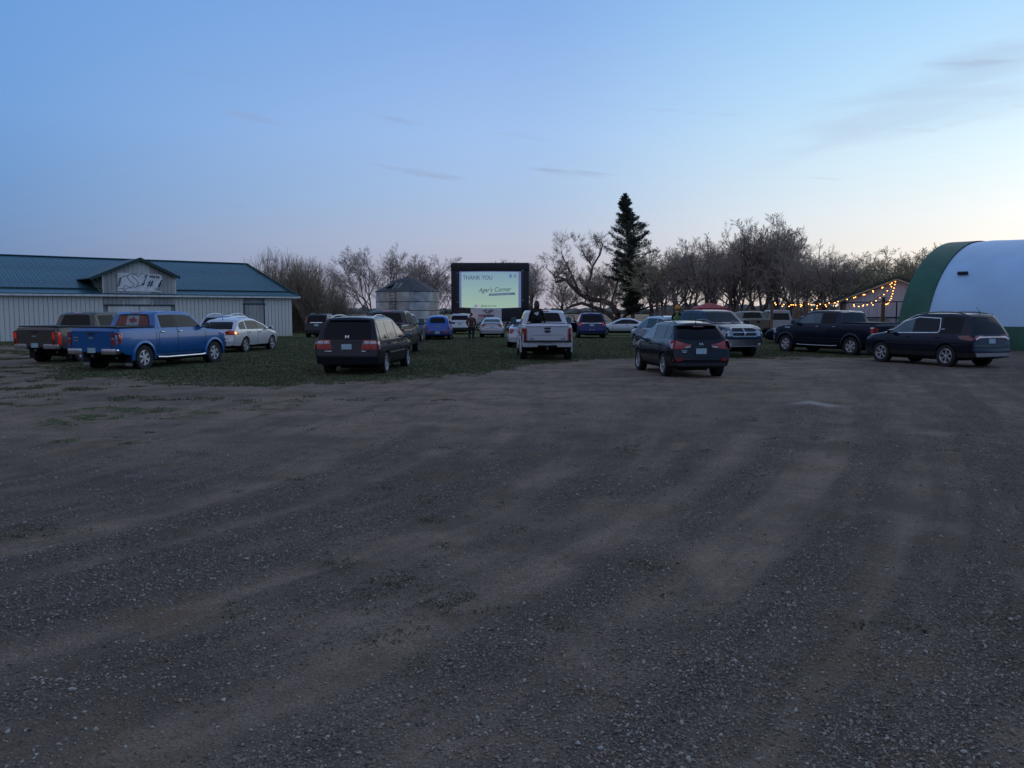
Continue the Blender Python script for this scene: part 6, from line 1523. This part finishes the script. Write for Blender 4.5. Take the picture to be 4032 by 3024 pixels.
# old tree with big limbs sweeping low to the left, under the spruce
r = random.Random(5); T, Cw, B = [], [], []
LX = lambda px, py: Vector(((px - 2425) / FPX * 112, 0, (1221 - py) / FPX * 112 + 1.95))
LIMBS = [([(2432, 1279), (2412, 1250), (2375, 1222), (2335, 1208), (2290, 1193), (2255, 1202), (2228, 1215)], .34),
         ([(2438, 1279), (2428, 1235), (2405, 1198), (2368, 1183), (2320, 1178), (2285, 1160), (2250, 1125), (2225, 1100), (2185, 1112)], .42),
         ([(2320, 1178), (2305, 1130), (2322, 1095), (2330, 1050), (2358, 1005), (2372, 960)], .22), ([(2285, 1160), (2262, 1110), (2240, 1062), (2210, 1010)], .18),
         ([(2405, 1198), (2420, 1140), (2435, 1085), (2450, 1040)], .18), ([(2440, 1279), (2458, 1242), (2500, 1225), (2550, 1208), (2605, 1202)], .22), ([(2448, 1262), (2470, 1235), (2490, 1200)], .16), ([(2375, 1222), (2362, 1205), (2365, 1196)], .09),
         ([(2225, 1100), (2180, 1085), (2155, 1060)], .12), ([(2330, 1050), (2300, 1010), (2285, 975)], .10)]
def sub(p, d, ln, rad, lv):
    k = (5, 4, 3, 2)[lv]; q = p.copy(); dd = d.copy(); pts = [p]
    for i in range(k): dd = (dd + Vector((r.gauss(0, .16), r.gauss(0, .16), r.gauss(0, .12) + .08))).normalized(); q = q + dd * (ln / k); pts.append(q.copy())
    for i in range(k): (Cw).append((pts[i], pts[i + 1], max(rad * (1 - i / k * .7), .008), max(rad * (1 - (i + 1) / k * .7), .006)))
    if lv == 3: B.append(pts[-1]); B.append(pts[1]); return
    for j in range((6, 6, 5)[lv]):
        f = .15 + .85 * r.random(); i = min(int(f * k), k - 1); ax = (pts[i + 1] - pts[i]).normalized(); o = Matrix.Rotation(r.uniform(0, 2 * PI), 3, ax) @ ax.orthogonal().normalized(); an = r.uniform(.5, 1.1)
        sub(pts[i].lerp(pts[i + 1], f * k - i), (ax * math.cos(an) + o * math.sin(an)).normalized(), ln * r.uniform(.42, .62), rad * .5, lv + 1)
for pts, rad in LIMBS:
    P3 = [LX(*p) + Vector((0, r.uniform(-.5, .5), 0)) for p in pts]; P3[0].z = min(P3[0].z, 0.0) if pts[0][1] > 1270 else P3[0].z
    n_p = len(P3) - 1
    for i in range(n_p): T.append((P3[i], P3[i + 1], rad * (1 - i / n_p * .6), rad * (1 - (i + 1) / n_p * .6)))
    for i in range(n_p):
        for _ in range(2 if i else 1):
            if P3[i].z < 1.2: continue
            d = Vector((r.uniform(-.7, .5), r.uniform(-.6, .6), r.uniform(.2, 1))).normalized(); sub(P3[i].lerp(P3[i + 1], r.random()), d, r.uniform(1.5, 2.9), rad * .24, 0)
o = empty('leaning_tree', (AT(2425, 112), 112, 0)); tag(o, 'old tree with thick dark limbs sweeping low to the left beneath the spruce', 'tree')
mobj('trunk', seg_mesh('trunk', T, 7, [bark]), None, o, 60); mobj('crown', seg_mesh('crown', Cw, 3, [twigm, budm], B, .05), None, o)
# spruce
r = random.Random(9); H = 17.2; T, Cw, B = [], [], []
def trunk_x(z): return -.9 * (z / H) - .5 * (z / H) ** 2
pr = None
for i in range(24):
    z = H * i / 24; z2 = H * (i + 1) / 24; T.append((Vector((trunk_x(z), 0, z - .1)), Vector((trunk_x(z2), 0, z2)), .26 * (1 - i / 25) + .02, .26 * (1 - (i + 1) / 25) + .02))
NV, NF = [], []
def halfw(z): return 1.16 * interp([(1.5, 1.0), (3.5, 1.3), (5.2, 1.7), (7, 3.1), (9, 2.7), (10.5, 2.6), (12, 2.05), (13.2, 1.35), (14.5, .85), (16, .55), (17.2, .12)], z)
tufts = []
z = 1.8
while z < H - .15:
    for _ in range(3 if z < 9 else 2):
        a = r.uniform(0, 2 * PI); side = math.cos(a); L0 = halfw(z) * (r.uniform(.40, .85) if r.random() < .6 else r.uniform(.85, 1.30))
        sparse = (11.0 < z < 14.0 and side < .2) or (5.5 < z < 12 and r.random() < .35)
        el = -.12 + .5 * (z / H) + r.gauss(0, .1); d = Vector((math.cos(a) * math.cos(el), math.sin(a) * math.cos(el), math.sin(el))); p = Vector((trunk_x(z), 0, z)); k = 6; dd = d.copy(); q = p.copy()
        for i in range(k):
            dd = (dd + Vector((r.gauss(0, .06), r.gauss(0, .06), .045))).normalized(); q2 = q + dd * (L0 / k); Cw.append((q, q2, max(.035 * (1 - i / k), .01), max(.035 * (1 - (i + 1) / k), .008)))
            dens_ = (0.4 if sparse else 1.0) * (.5 + i / k)
            for _2 in range(int(15 * dens_ * (L0 / 2.0) ** .5) + 1):
                c_ = q.lerp(q2, r.random()) + Vector((r.gauss(0, .13), r.gauss(0, .13), r.gauss(-.05, .11))) * min(1, halfw(z) / 1.1 + .1); tufts.append((c_, dd.copy(), min(1, halfw(z) / 1.3 + .35)))
            if sparse:
                for _3 in range(3): e2 = q2 + Vector((r.gauss(0, .3), r.gauss(0, .3), r.gauss(.1, .25))); Cw.append((q2, e2, .010, .006))
            q = q2
    z += .115 if z < 13 else .08
for c_, d, tk in tufts:
    for _ in range(4):
        dr_ = (d + Vector((r.gauss(0, .7), r.gauss(0, .7), r.gauss(0, .6)))).normalized(); sd = dr_.orthogonal().normalized() * .028; ln = r.uniform(.14, .28) * tk; b0 = len(NV)
        NV += [c_ - sd, c_ + sd, c_ + dr_ * ln + sd * .5, c_ + dr_ * ln - sd * .5]; NF.append((b0, b0 + 1, b0 + 2, b0 + 3))
o = empty('spruce_tree', (AT(2492, 110), 110, 0)); tag(o, 'tall dark leaning spruce, the only evergreen and the tallest tree', 'tree')
mobj('trunk', seg_mesh('trunk', T, 8, [bark]), None, o, 60); mobj('branches', seg_mesh('branches', Cw, 3, [bark]), None, o); tag(o.children[-1] if o.children else o)
mobj('crown', np_mesh('crown', [tuple(v) for v in NV], NF, 4), needle, o)
# windbreak to the right: rows of bare trees, individually placed
WB_L = [(2590, 2700, 'leafless windbreak tree behind the person in the yellow hat'), (2700, 2800, 'leafless windbreak tree above the roof of the dark blue pickup'), (2800, 2960, 'leafless windbreak tree above the hood of the dark blue pickup')]
r = random.Random(77)
top_tab = [(2560, 985), (2620, 945), (2700, 950), (2790, 960), (2830, 890), (2900, 880), (2960, 900), (3000, 865), (3080, 862), (3130, 930), (3160, 1000), (3240, 985), (3300, 990), (3360, 980), (3430, 975), (3500, 985), (3560, 965), (3640, 960), (3720, 970), (3900, 985), (4200, 985)]
def wtree(px, Yd, key, rel, lab, grp):
    top = interp(top_tab, px); hgt = CAM_H + (1221 - top) / FPX * Yd; sc = hgt / 9.4 * rel
    tree(key, AT(px, Yd), Yd, sc, r.uniform(0, 6.28), lab, grp, sz=1.0)
n = 0
front = [(2610, 104, 'e'), (2690, 100, 'c'), (2775, 104, 'd'), (2860, 98, 'g'), (2900, 106, 'c'), (2985, 98, 'g'), (3045, 103, 'g'), (3100, 97, 'c'), (3170, 92, 'b'), (3235, 95, 'c'), (3300, 90, 'g'), (3370, 95, 'f'), (3440, 92, 'e'), (3510, 96, 'f'), (3590, 92, 'e'), (3670, 96, 'f'), (3760, 94, 'e')]
fl_ = ['olive tinged windbreak tree above the person in the yellow hat', 'leafless tree with a forked trunk behind the rear of the dark blue pickup', 'leafless tree rising behind the red canopy tent', 'tall leafless tree left of the highest windbreak crown', 'leafless forked tree behind the hood of the dark blue pickup', 'highest leafless tree of the windbreak, its crown open against the sky', 'tall leafless tree directly right of the highest one', 'leafless forked tree behind the leftmost light post', 'small leafless tree above the second light post', 'leafless forked tree behind the third light post', 'leafless tree left of the gabled shed roof', 'olive windbreak tree above the left slope of the shed roof', 'olive windbreak tree above the middle of the shed roof', 'olive windbreak tree above the shed gable peak', 'olive windbreak tree touching the green band of the arched shed', 'olive windbreak tree showing above the arched shed shoulder', 'olive windbreak tree almost hidden by the arched shed']
for (px, Yd, k), lab in zip(front, fl_): wtree(px, Yd, k, 1.0 if px > 3120 or px < 2800 else (1.04 if 2960 < px < 3080 else .97), lab, 'leafless windbreak trees in the front row')
for row, (Yd, step, rel, a0) in enumerate(((115, 84, .93, 2570), (130, 110, .92, 2590))):
    px = a0
    while px < 3900:
        wtree(px + r.uniform(-14, 14), Yd + r.uniform(-3, 3), r.choice(['e', 'c', 'f', 'd', 'g', 'e', 'f'] if px > 3100 else ['c', 'd', 'g', 'e', 'b']), rel * r.uniform(.86, 1.0) * (.88 if 2800 < px < 3150 else 1), 'leafless tree standing deep in the dense windbreak at the right', 'leafless trees deep in the windbreak')
        px += step
# undergrowth of thin stems at the foot of the windbreak (nobody could count it)
segs = []
for _ in range(9000):
    px = r.uniform(2580, 3820); Yd = r.uniform(96, 128); x = AT(px, Yd); h_ = r.uniform(.5, 2.6); lx = r.gauss(0, .3)
    p0 = Vector((x, Yd, -.05)); p1 = Vector((x + lx * .5, Yd + r.gauss(0, .2), h_ * .55)); p2 = Vector((x + lx * 1.3, Yd + r.gauss(0, .3), h_)); segs += [(p0, p1, .018, .012), (p1, p2, .012, .006)]
tag(mobj('undergrowth', seg_mesh('undergrowth', segs, 3, [twigm])), 'tangle of bare stems at the foot of the windbreak', 'brush', kind='stuff')
# upright shrubs by the barn
def shrub(key, seed, n_, H_, spread):
    n_ = int(n_ * .62)
    r = random.Random(seed); T, Cw, B = [], [], []
    for i in range(n_):
        a = r.uniform(0, 2 * PI); t_ = abs(r.gauss(0, spread)); d = Vector((math.cos(a) * math.sin(t_), math.sin(a) * math.sin(t_), math.cos(t_))); p = Vector((math.cos(a) * r.random() * .7, math.sin(a) * r.random() * .7, -.05)); ln = H_ * r.uniform(.55, 1.05); k = 7; q = p; dd = d.copy(); rad = r.uniform(.014, .032)
        for j in range(k):
            dd = (dd + Vector((r.gauss(0, .07), r.gauss(0, .07), .05))).normalized(); q2 = q + dd * (ln / k); (T if i < n_ // 5 else Cw).append((q, q2, rad * (1 - j / k * .8), rad * (1 - (j + 1) / k * .8)))
            for _ in range(4 if j > 1 else 1):
                e = (dd + Vector((r.gauss(0, .35), r.gauss(0, .35), .15))).normalized(); e2 = q2 + e * r.uniform(.3, .9); Cw.append((q2, e2, .011, .006)); e3 = e2 + (e + Vector((r.gauss(0, .3), r.gauss(0, .3), .2))).normalized() * r.uniform(.2, .5); Cw.append((e2, e3, .007, .005)); B.append(e3); B.append(e2.lerp(q2, r.random()))
            q = q2
    TREES[key] = (seg_mesh('stems', T, 5, [bark2]), seg_mesh('twigs', Cw, 3, [pmat('shrub_twig_' + key, (.32, .25, .18), .9, var=.3), budm], B, .045))
shrub('s1', 4, 240, 6.3, .26); shrub('s2', 5, 230, 5.6, .30); shrub('s3', 6, 120, 3.6, .55)
for key, px, Yd, sc, rz, lab in (('s1', 1085, 72, .98, 0, 'tall upright leafless shrub rising behind the right end of the barn roof'), ('s1', 1165, 74, .93, 2.2, 'tall leafless shrub at the barn corner, left of the black SUV'), ('s2', 1235, 73, .93, 4, 'dense leafless shrub directly behind the black SUV'), ('s2', 1195, 77, 1.02, 1, 'leafless shrub standing behind the ones at the barn corner'), ('s3', 1335, 76, 1.0, .5, 'low loose leafless shrub right of the shrub thicket'), ('s3', 1290, 80, 1.15, 3, 'mid height leafless shrub at the right edge of the thicket')):
    o = empty('leafless_shrub', (AT(px, Yd), Yd, 0), rz); o.scale = (sc * .9, sc * .9, sc); tag(o, lab, 'shrub', 'upright leafless shrubs beside the barn')
    link(bpy.data.objects.new('stems', TREES[key][0]), o); link(bpy.data.objects.new('twigs', TREES[key][1]), o)
# long low tree line on the horizon (far, reads as one mass)
r = random.Random(3); bm = bmesh.new()
def far_mass(x0, x1, y, h, n_):
    for _ in range(n_):
        x = r.uniform(x0, x1); s_ = h * r.uniform(.5, 1.1)
        bmesh.ops.create_icosphere(bm, subdivisions=1, radius=1, matrix=Matrix.Translation((x, y + r.uniform(-12, 12), s_ * .3)) @ Matrix.Diagonal((s_ * r.uniform(.8, 2.0), s_ * 1.5, s_ * .8, 1)))
far_mass(-700, 700, 620, 3.3, 1500); far_mass(-160, 330, 430, 2.5, 900); far_mass(45, 175, 235, 3.2, 420)
for v in bm.verts: v.co += Vector((r.gauss(0, .6), 0, r.gauss(0, .35)))
tag(bobj('distant_treeline', bm, pmat('far_trees', (.10, .11, .095), .95, var=.3, vscale=.05)), 'long low dark tree line on the horizon beyond the fields', 'tree line', kind='stuff')

# ------------------------------------------------------------------ people
def skinned(name, chains, m, parent=None, sub=1, root=0):
    """chains: list of [(x,y,z,r), ...]; points closer than 1 mm are shared"""
    me = bpy.data.meshes.new(name); vs, rs, es = [], [], []
    def idx(p):
        for i, q in enumerate(vs):
            if (Vector(q) - Vector(p[:3])).length < 1e-3: return i
        vs.append(tuple(p[:3])); rs.append(p[3]); return len(vs) - 1
    for ch in chains:
        ids = [idx(p) for p in ch]
        for a, b_ in zip(ids, ids[1:]):
            if a != b_: es.append((a, b_))
    me.from_pydata(vs, es, []); o = bpy.data.objects.new(name, me); COL.objects.link(o)
    md = o.modifiers.new('s', 'SKIN'); md.use_smooth_shade = True
    for i, sv in enumerate(me.skin_vertices[0].data): sv.radius = (rs[i], rs[i]); sv.use_root = (i == root)
    s2 = o.modifiers.new('u', 'SUBSURF'); s2.levels = sub; s2.render_levels = sub
    out = bpy.data.meshes.new_from_object(o.evaluated_get(bpy.context.evaluated_depsgraph_get())); bpy.data.objects.remove(o)
    out.materials.clear(); out.materials.append(m); out.shade_smooth(); out.name = name
    return link(bpy.data.objects.new(name, out), parent)
def hand(w, d, s=1., side=1):
    """palm and five fingers from wrist w along d"""
    w = Vector(w); d = Vector(d).normalized(); sd = d.cross(Vector((0, 0, 1)) if abs(d.z) < .9 else Vector((0, 1, 0))).normalized() * side; cu = sd.cross(d).normalized() * side
    out = [[(*w, .026 * s), (*(w + d * .05 * s), .034 * s), (*(w + d * .085 * s), .034 * s)]]
    pal = w + d * .085 * s
    for k, (o_, l) in enumerate(((-.030, .062), (-.010, .078), (.010, .074), (.030, .060))):
        b_ = pal + sd * o_ * s; out.append([(*(pal), .034 * s), (*(b_ + d * .015), .0095 * s), (*(b_ + d * l * .55 * s + cu * -.008), .0085 * s), (*(b_ + d * l * .9 * s + cu * -.030 * s), .0075 * s)])
    tb = w + d * .03 * s - sd * .03 * s; out.append([(*(w + d * .05 * s), .034 * s), (*tb, .013 * s), (*(tb - sd * .025 * s + d * .035 * s), .010 * s), (*(tb - sd * .028 * s + d * .062 * s), .0085 * s)])
    return out
def head(parent, c, s=1., tilt=0., m=None, yaw=0.):
    """skull with nose, ears, eyes and mouth; faces +y"""
    bm = bmesh.new(); bmesh.ops.create_uvsphere(bm, u_segments=20, v_segments=16, radius=.105 * s)
    for v in bm.verts:
        v.co.x *= .74; v.co.z *= 1.14; v.co.y *= .92
        if v.co.z < -.02 * s: v.co.x *= 1 + v.co.z * 1.6 / s; 
        if v.co.y > .07 * s and abs(v.co.x) < .02 * s and -.045 * s < v.co.z < .01 * s: v.co.y += .018 * s
        if v.co.y > .06 * s and .01 * s < v.co.z < .03 * s and .015 * s < abs(v.co.x) < .045 * s: v.co.y -= .008 * s
    for sg in (-1, 1): bmesh.ops.create_uvsphere(bm, u_segments=8, v_segments=6, radius=1, matrix=Matrix.Translation((sg * .080 * s, -.005 * s, 0)) @ Matrix.Diagonal((.012 * s, .02 * s, .032 * s, 1)))
    o = bobj('head', bm, m or M['skin'], parent, 60); o.location = c; o.rotation_euler = (tilt, 0, yaw)
    for sg in (-1, 1):
        bm = bmesh.new(); bmesh.ops.create_uvsphere(bm, u_segments=8, v_segments=6, radius=.011 * s, matrix=Matrix.Translation((sg * .030 * s, .088 * s, .018 * s))); bobj('eye', bm, M['hair'], o, 60)
    box_obj('mouth', (0, .092 * s, -.055 * s), (.042 * s, .008 * s, .008 * s), M['dkred'], o, bev=.002)
    return o
jac = pmat('brown_jacket', (.085, .055, .040), .85, var=.25, vscale=8, bump=.3, bscale=14); trs = pmat('black_trousers', (.012, .012, .015), .85, var=.3, vscale=8); blkc = pmat('black_hoodie', (.012, .012, .015), .85, var=.25, vscale=8, bump=.3, bscale=14)
# standing man seen from behind (faces +y)
mn = empty('person', (-2.57, 52.5, 0), R(-6)); tag(mn, 'person standing on the grass with back turned in a brown jacket', 'person')
arms = []
for sg in (-1, 1): arms.append([(0, -.01, 1.42, .12), (sg * .19, -.01, 1.42, .065), (sg * .27, -.04, 1.16, .052), (sg * .20, .16, .98, .040)])
body = [[(0, 0, .96, .13), (0, 0, 1.12, .12), (0, -.01, 1.28, .14), (0, -.01, 1.42, .12), (0, .01, 1.52, .055), (0, .05, 1.60, .05)]] + arms
for sg in (-1, 1): body.append([(0, 0, .96, .13), (sg * .10, 0, .90, .09), (sg * .115, .01, .50, .062), (sg * .13, -.02, .10, .042), (sg * .135, .0, .05, .045), (sg * .15, .14, .035, .04)])
for sg in (-1, 1): body += [[tuple(arms[0 if sg < 0 else 1][-1])] + [tuple(p) for p in ch] for ch in hand((sg * .20, .16, .98), (-sg * .5, .8, .1), 1., sg)[:1]] + hand((sg * .20, .16, .98), (-sg * .5, .8, .1), 1., sg)[1:]
skinned('body', body, M['skin'], mn)
jk = [[(0, 0, .84, .165), (0, 0, .98, .165), (0, -.01, 1.14, .155), (0, -.02, 1.30, .17), (0, -.02, 1.44, .135), (0, .01, 1.52, .075)]]
for sg in (-1, 1): jk.append([(0, -.02, 1.44, .135), (sg * .20, -.02, 1.42, .088), (sg * .285, -.05, 1.15, .074), (sg * .215, .13, 1.0, .058)])
skinned('jacket', jk, jac, mn)
tr_ = []
for sg in (-1, 1): tr_.append([(0, 0, .92, .14), (sg * .10, 0, .84, .105), (sg * .118, .01, .50, .080), (sg * .13, -.02, .10, .066)])
skinned('trousers', tr_, trs, mn)
for sg in (-1, 1):
    bm = bmesh.new(); abox(bm, (sg * .14, .04, .05), (.10, .29, .10), bev=.035); bobj('shoe', bm, M['black'], mn, 50)
h_ = head(mn, (0, .075, 1.665), 1.0, R(-24)); bm = bmesh.new(); bmesh.ops.create_uvsphere(bm, u_segments=18, v_segments=12, radius=.118)
for v in bm.verts: v.co.x *= .80; v.co.z = max(v.co.z, -.055) * 1.12 + .012; v.co.y = v.co.y * .95 - .012
bobj('hair', bm, M['hair'], h_, 60)
bg_ = bmesh.new(); abox(bg_, (.24, -.02, .80), (.14, .26, .22), bev=.03); atube(bg_, [(.22, -.10, .92), (.10, -.19, 1.2), (-.08, -.16, 1.47), (-.14, .0, 1.52)], .014, 5); sb_ = bobj('shoulder_bag', bg_, M['black'], None, 50); sb_.matrix_basis = mn.matrix_basis.copy(); tag(sb_, 'black shoulder bag hanging at the right hip of the man in brown', 'bag')
# person sitting in the white pickup's box, back to us
def to_world(car, p): return car.root.matrix_basis @ Vector(p)
gp = to_world(WT, (.12, .34, .92)); gl = empty('person', (gp.x, gp.y, gp.z + .19), R(1.3)); tag(gl, 'person with long dark hair and black hoodie sitting in the white pickup box', 'person')
zb_ = .42      # seated on a raised cushion of the box side
bd = [[(0, 0, zb_, .13), (0, 0, zb_ + .16, .12), (0, -.02, zb_ + .32, .13), (0, -.02, zb_ + .45, .10), (0, 0, zb_ + .54, .045), (0, .02, zb_ + .62, .045)]]
for sg in (-1, 1):
    bd.append([(0, -.02, zb_ + .45, .10), (sg * .17, -.01, zb_ + .43, .055), (sg * .26, .0, zb_ + .20, .045), (sg * .29 + .04, .12, zb_ - .02, .034)]); bd.append([(0, 0, zb_, .13), (sg * .10, .05, zb_ - .02, .085), (sg * .14, .46, zb_ + .02, .06), (sg * .14, .52, zb_ - .36, .042), (sg * .14, .62, zb_ - .38, .035)])
    bd += hand((sg * .29 + .04, .12, zb_ - .02), (.1, .6, -.4), .9, sg)
skinned('body', bd, M['skin'], gl)
jk = [[(0, 0, zb_ - .04, .175), (0, 0, zb_ + .14, .165), (0, -.03, zb_ + .32, .165), (0, -.03, zb_ + .45, .12), (0, 0, zb_ + .53, .07)]]
for sg in (-1, 1): jk.append([(0, -.03, zb_ + .45, .12), (sg * .18, -.02, zb_ + .42, .078), (sg * .275, -.01, zb_ + .18, .066), (sg * .29 + .03, .10, zb_ + .01, .05)])
skinned('hoodie', jk, blkc, gl)
tr_ = [[(0, 0, zb_, .15), (sg * .10, .05, zb_ - .01, .10), (sg * .14, .46, zb_ + .02, .075), (sg * .14, .52, zb_ - .33, .055)] for sg in (-1, 1)]
skinned('trousers', tr_, trs, gl)
for sg in (-1, 1): box_obj('shoe', (sg * .14, .60, zb_ - .39), (.09, .25, .09), M['white'], gl, bev=.03)
h_ = head(gl, (0, .02, zb_ + .71), .95, 0)
bm = bmesh.new(); bmesh.ops.create_uvsphere(bm, u_segments=20, v_segments=14, radius=.114)
for v in bm.verts:
    v.co.y -= .02; v.co.x *= .92
    if v.co.z < 0: v.co.z *= 2.7; v.co.x *= 1.12; v.co.y = min(v.co.y, .02) - .035
bobj('hair', bm, M['hair'], h_, 60)
bm = bmesh.new(); pr_ = [(-.12, .0), (-.05, .05), (.02, .06), (.055, .10), (.06, .06), (.09, .03), (.085, -.03), (.03, -.05), (.01, -.10), (-.01, -.04), (-.03, -.06), (-.04, -.02)]
poly_prism(bm, pr_, .012, Matrix.Translation((-.02, -.195, zb_ + .30)) @ FL); o = bobj('printed_logo', bm, M['white'], gl)
cu_ = box_obj('cooler', (0, 0, 0), (.55, .42, .40), M['black'], None, bev=.03); cp_ = to_world(WT, (.12, .34, 1.12)); cu_.location = cp_; tag(cu_, 'dark box the person in the white pickup sits on', 'box')
# child in the dark blue pickup's box
kp = to_world(RAM, (-.20, -.52, 1.40)); kd = empty('person', kp, R(-15)); tag(kd, 'person in a yellow orange knit hat and green vest behind the dark blue pickup cab', 'person')
s_ = .88
bd = [[(0, 0, .0, .11), (0, 0, .16, .10), (0, 0, .32, .11), (0, 0, .42, .085), (0, 0, .50, .04), (0, .01, .57, .04)]]
for sg in (-1, 1):
    bd.append([(0, 0, .42, .085), (sg * .15, 0, .39, .048), (sg * .21, .02, .18, .04), (sg * .18, .17, .06, .03)]); bd += hand((sg * .18, .17, .06), (-sg * .3, .8, 0), .85, sg); bd.append([(0, 0, 0, .11), (sg * .09, .05, 0, .075), (sg * .12, .36, .02, .055), (sg * .12, .40, -.30, .04)])
skinned('body', bd, M['skin'], kd)
jk = [[(0, 0, -.04, .15), (0, 0, .14, .14), (0, 0, .32, .145), (0, 0, .43, .10), (0, 0, .49, .06)]]; skinned('vest', jk, pmat('green_vest', (.10, .22, .03), .8, var=.2), kd)
sl_ = [[(0, 0, .40, .09), (sg * .16, 0, .38, .068), (sg * .225, .02, .17, .058), (sg * .185, .15, .07, .045)] for sg in (-1, 1)]; skinned('sleeves', sl_, blkc, kd)
skinned('trousers', [[(0, 0, 0, .13), (sg * .09, .05, 0, .09), (sg * .12, .36, .02, .068), (sg * .12, .40, -.28, .052)] for sg in (-1, 1)], trs, kd)
h_ = head(kd, (0, .01, .645), .92, 0); bm = bmesh.new(); bmesh.ops.create_uvsphere(bm, u_segments=18, v_segments=12, radius=.125)
for v in bm.verts: v.co.z = max(v.co.z, -.05) * 1.15 + .02
bmesh.ops.create_uvsphere(bm, u_segments=8, v_segments=6, radius=.035, matrix=Matrix.Translation((0, 0, .175))); bobj('knit_hat', bm, pmat('orange_knit', (.62, .27, .04), .85, var=.2, vscale=30, bump=.4, bscale=60), h_, 60)
# two onlookers whose heads show over the silver SUV
def onlooker(px, lab, hgt, col):
    x = AT(px, 60); o = empty('person', (x, 60, 0)); tag(o, lab, 'person'); k = hgt / 1.75
    b_ = [[(0, 0, .96 * k, .13), (0, 0, 1.28 * k, .14), (0, 0, 1.42 * k, .12), (0, 0, 1.52 * k, .05), (0, 0, 1.60 * k, .05)]] + [[(0, 0, 1.42 * k, .12), (sg * .2, 0, 1.40 * k, .06), (sg * .25, 0, 1.12 * k, .05), (sg * .22, .08, .88 * k, .038)] for sg in (-1, 1)] + [[(0, 0, .96 * k, .13), (sg * .10, 0, .9 * k, .09), (sg * .11, 0, .5 * k, .065), (sg * .12, 0, .08, .05), (sg * .12, .12, .04, .04)] for sg in (-1, 1)]
    for sg in (-1, 1): b_ += hand((sg * .22, .08, .88 * k), (0, .3, -.9), 1, sg)
    skinned('body', b_, M['skin'], o); skinned('coat', [[(0, 0, .82 * k, .16), (0, 0, 1.1 * k, .155), (0, 0, 1.3 * k, .165), (0, 0, 1.44 * k, .12)]] + [[(0, 0, 1.44 * k, .12), (sg * .21, 0, 1.40 * k, .08), (sg * .26, 0, 1.12 * k, .068), (sg * .23, .07, .92 * k, .052)] for sg in (-1, 1)], col, o); skinned('trousers', [[(0, 0, .92 * k, .14), (sg * .10, 0, .84 * k, .10), (sg * .115, 0, .5 * k, .08), (sg * .12, 0, .1, .065)] for sg in (-1, 1)], trs, o)
    h_ = head(o, (0, .01, 1.67 * k), k, 0, yaw=0); bm = bmesh.new(); bmesh.ops.create_uvsphere(bm, u_segments=14, v_segments=10, radius=.12)
    for v in bm.verts: v.co.z = max(v.co.z, -.06) * 1.1 + .01; v.co.y -= .012
    bobj('hair', bm, M['hair'], h_, 60)
onlooker(2570, 'dark haired onlooker beyond the pale silver SUV, the left one of two', 1.66, blkc); onlooker(2594, 'dark haired onlooker beyond the pale silver SUV, the right one of two', 1.64, jac)
for o in bpy.data.objects:
    if o.type == 'MESH' and len(o.data.materials) == 0: o.data.materials.append(M['black'])
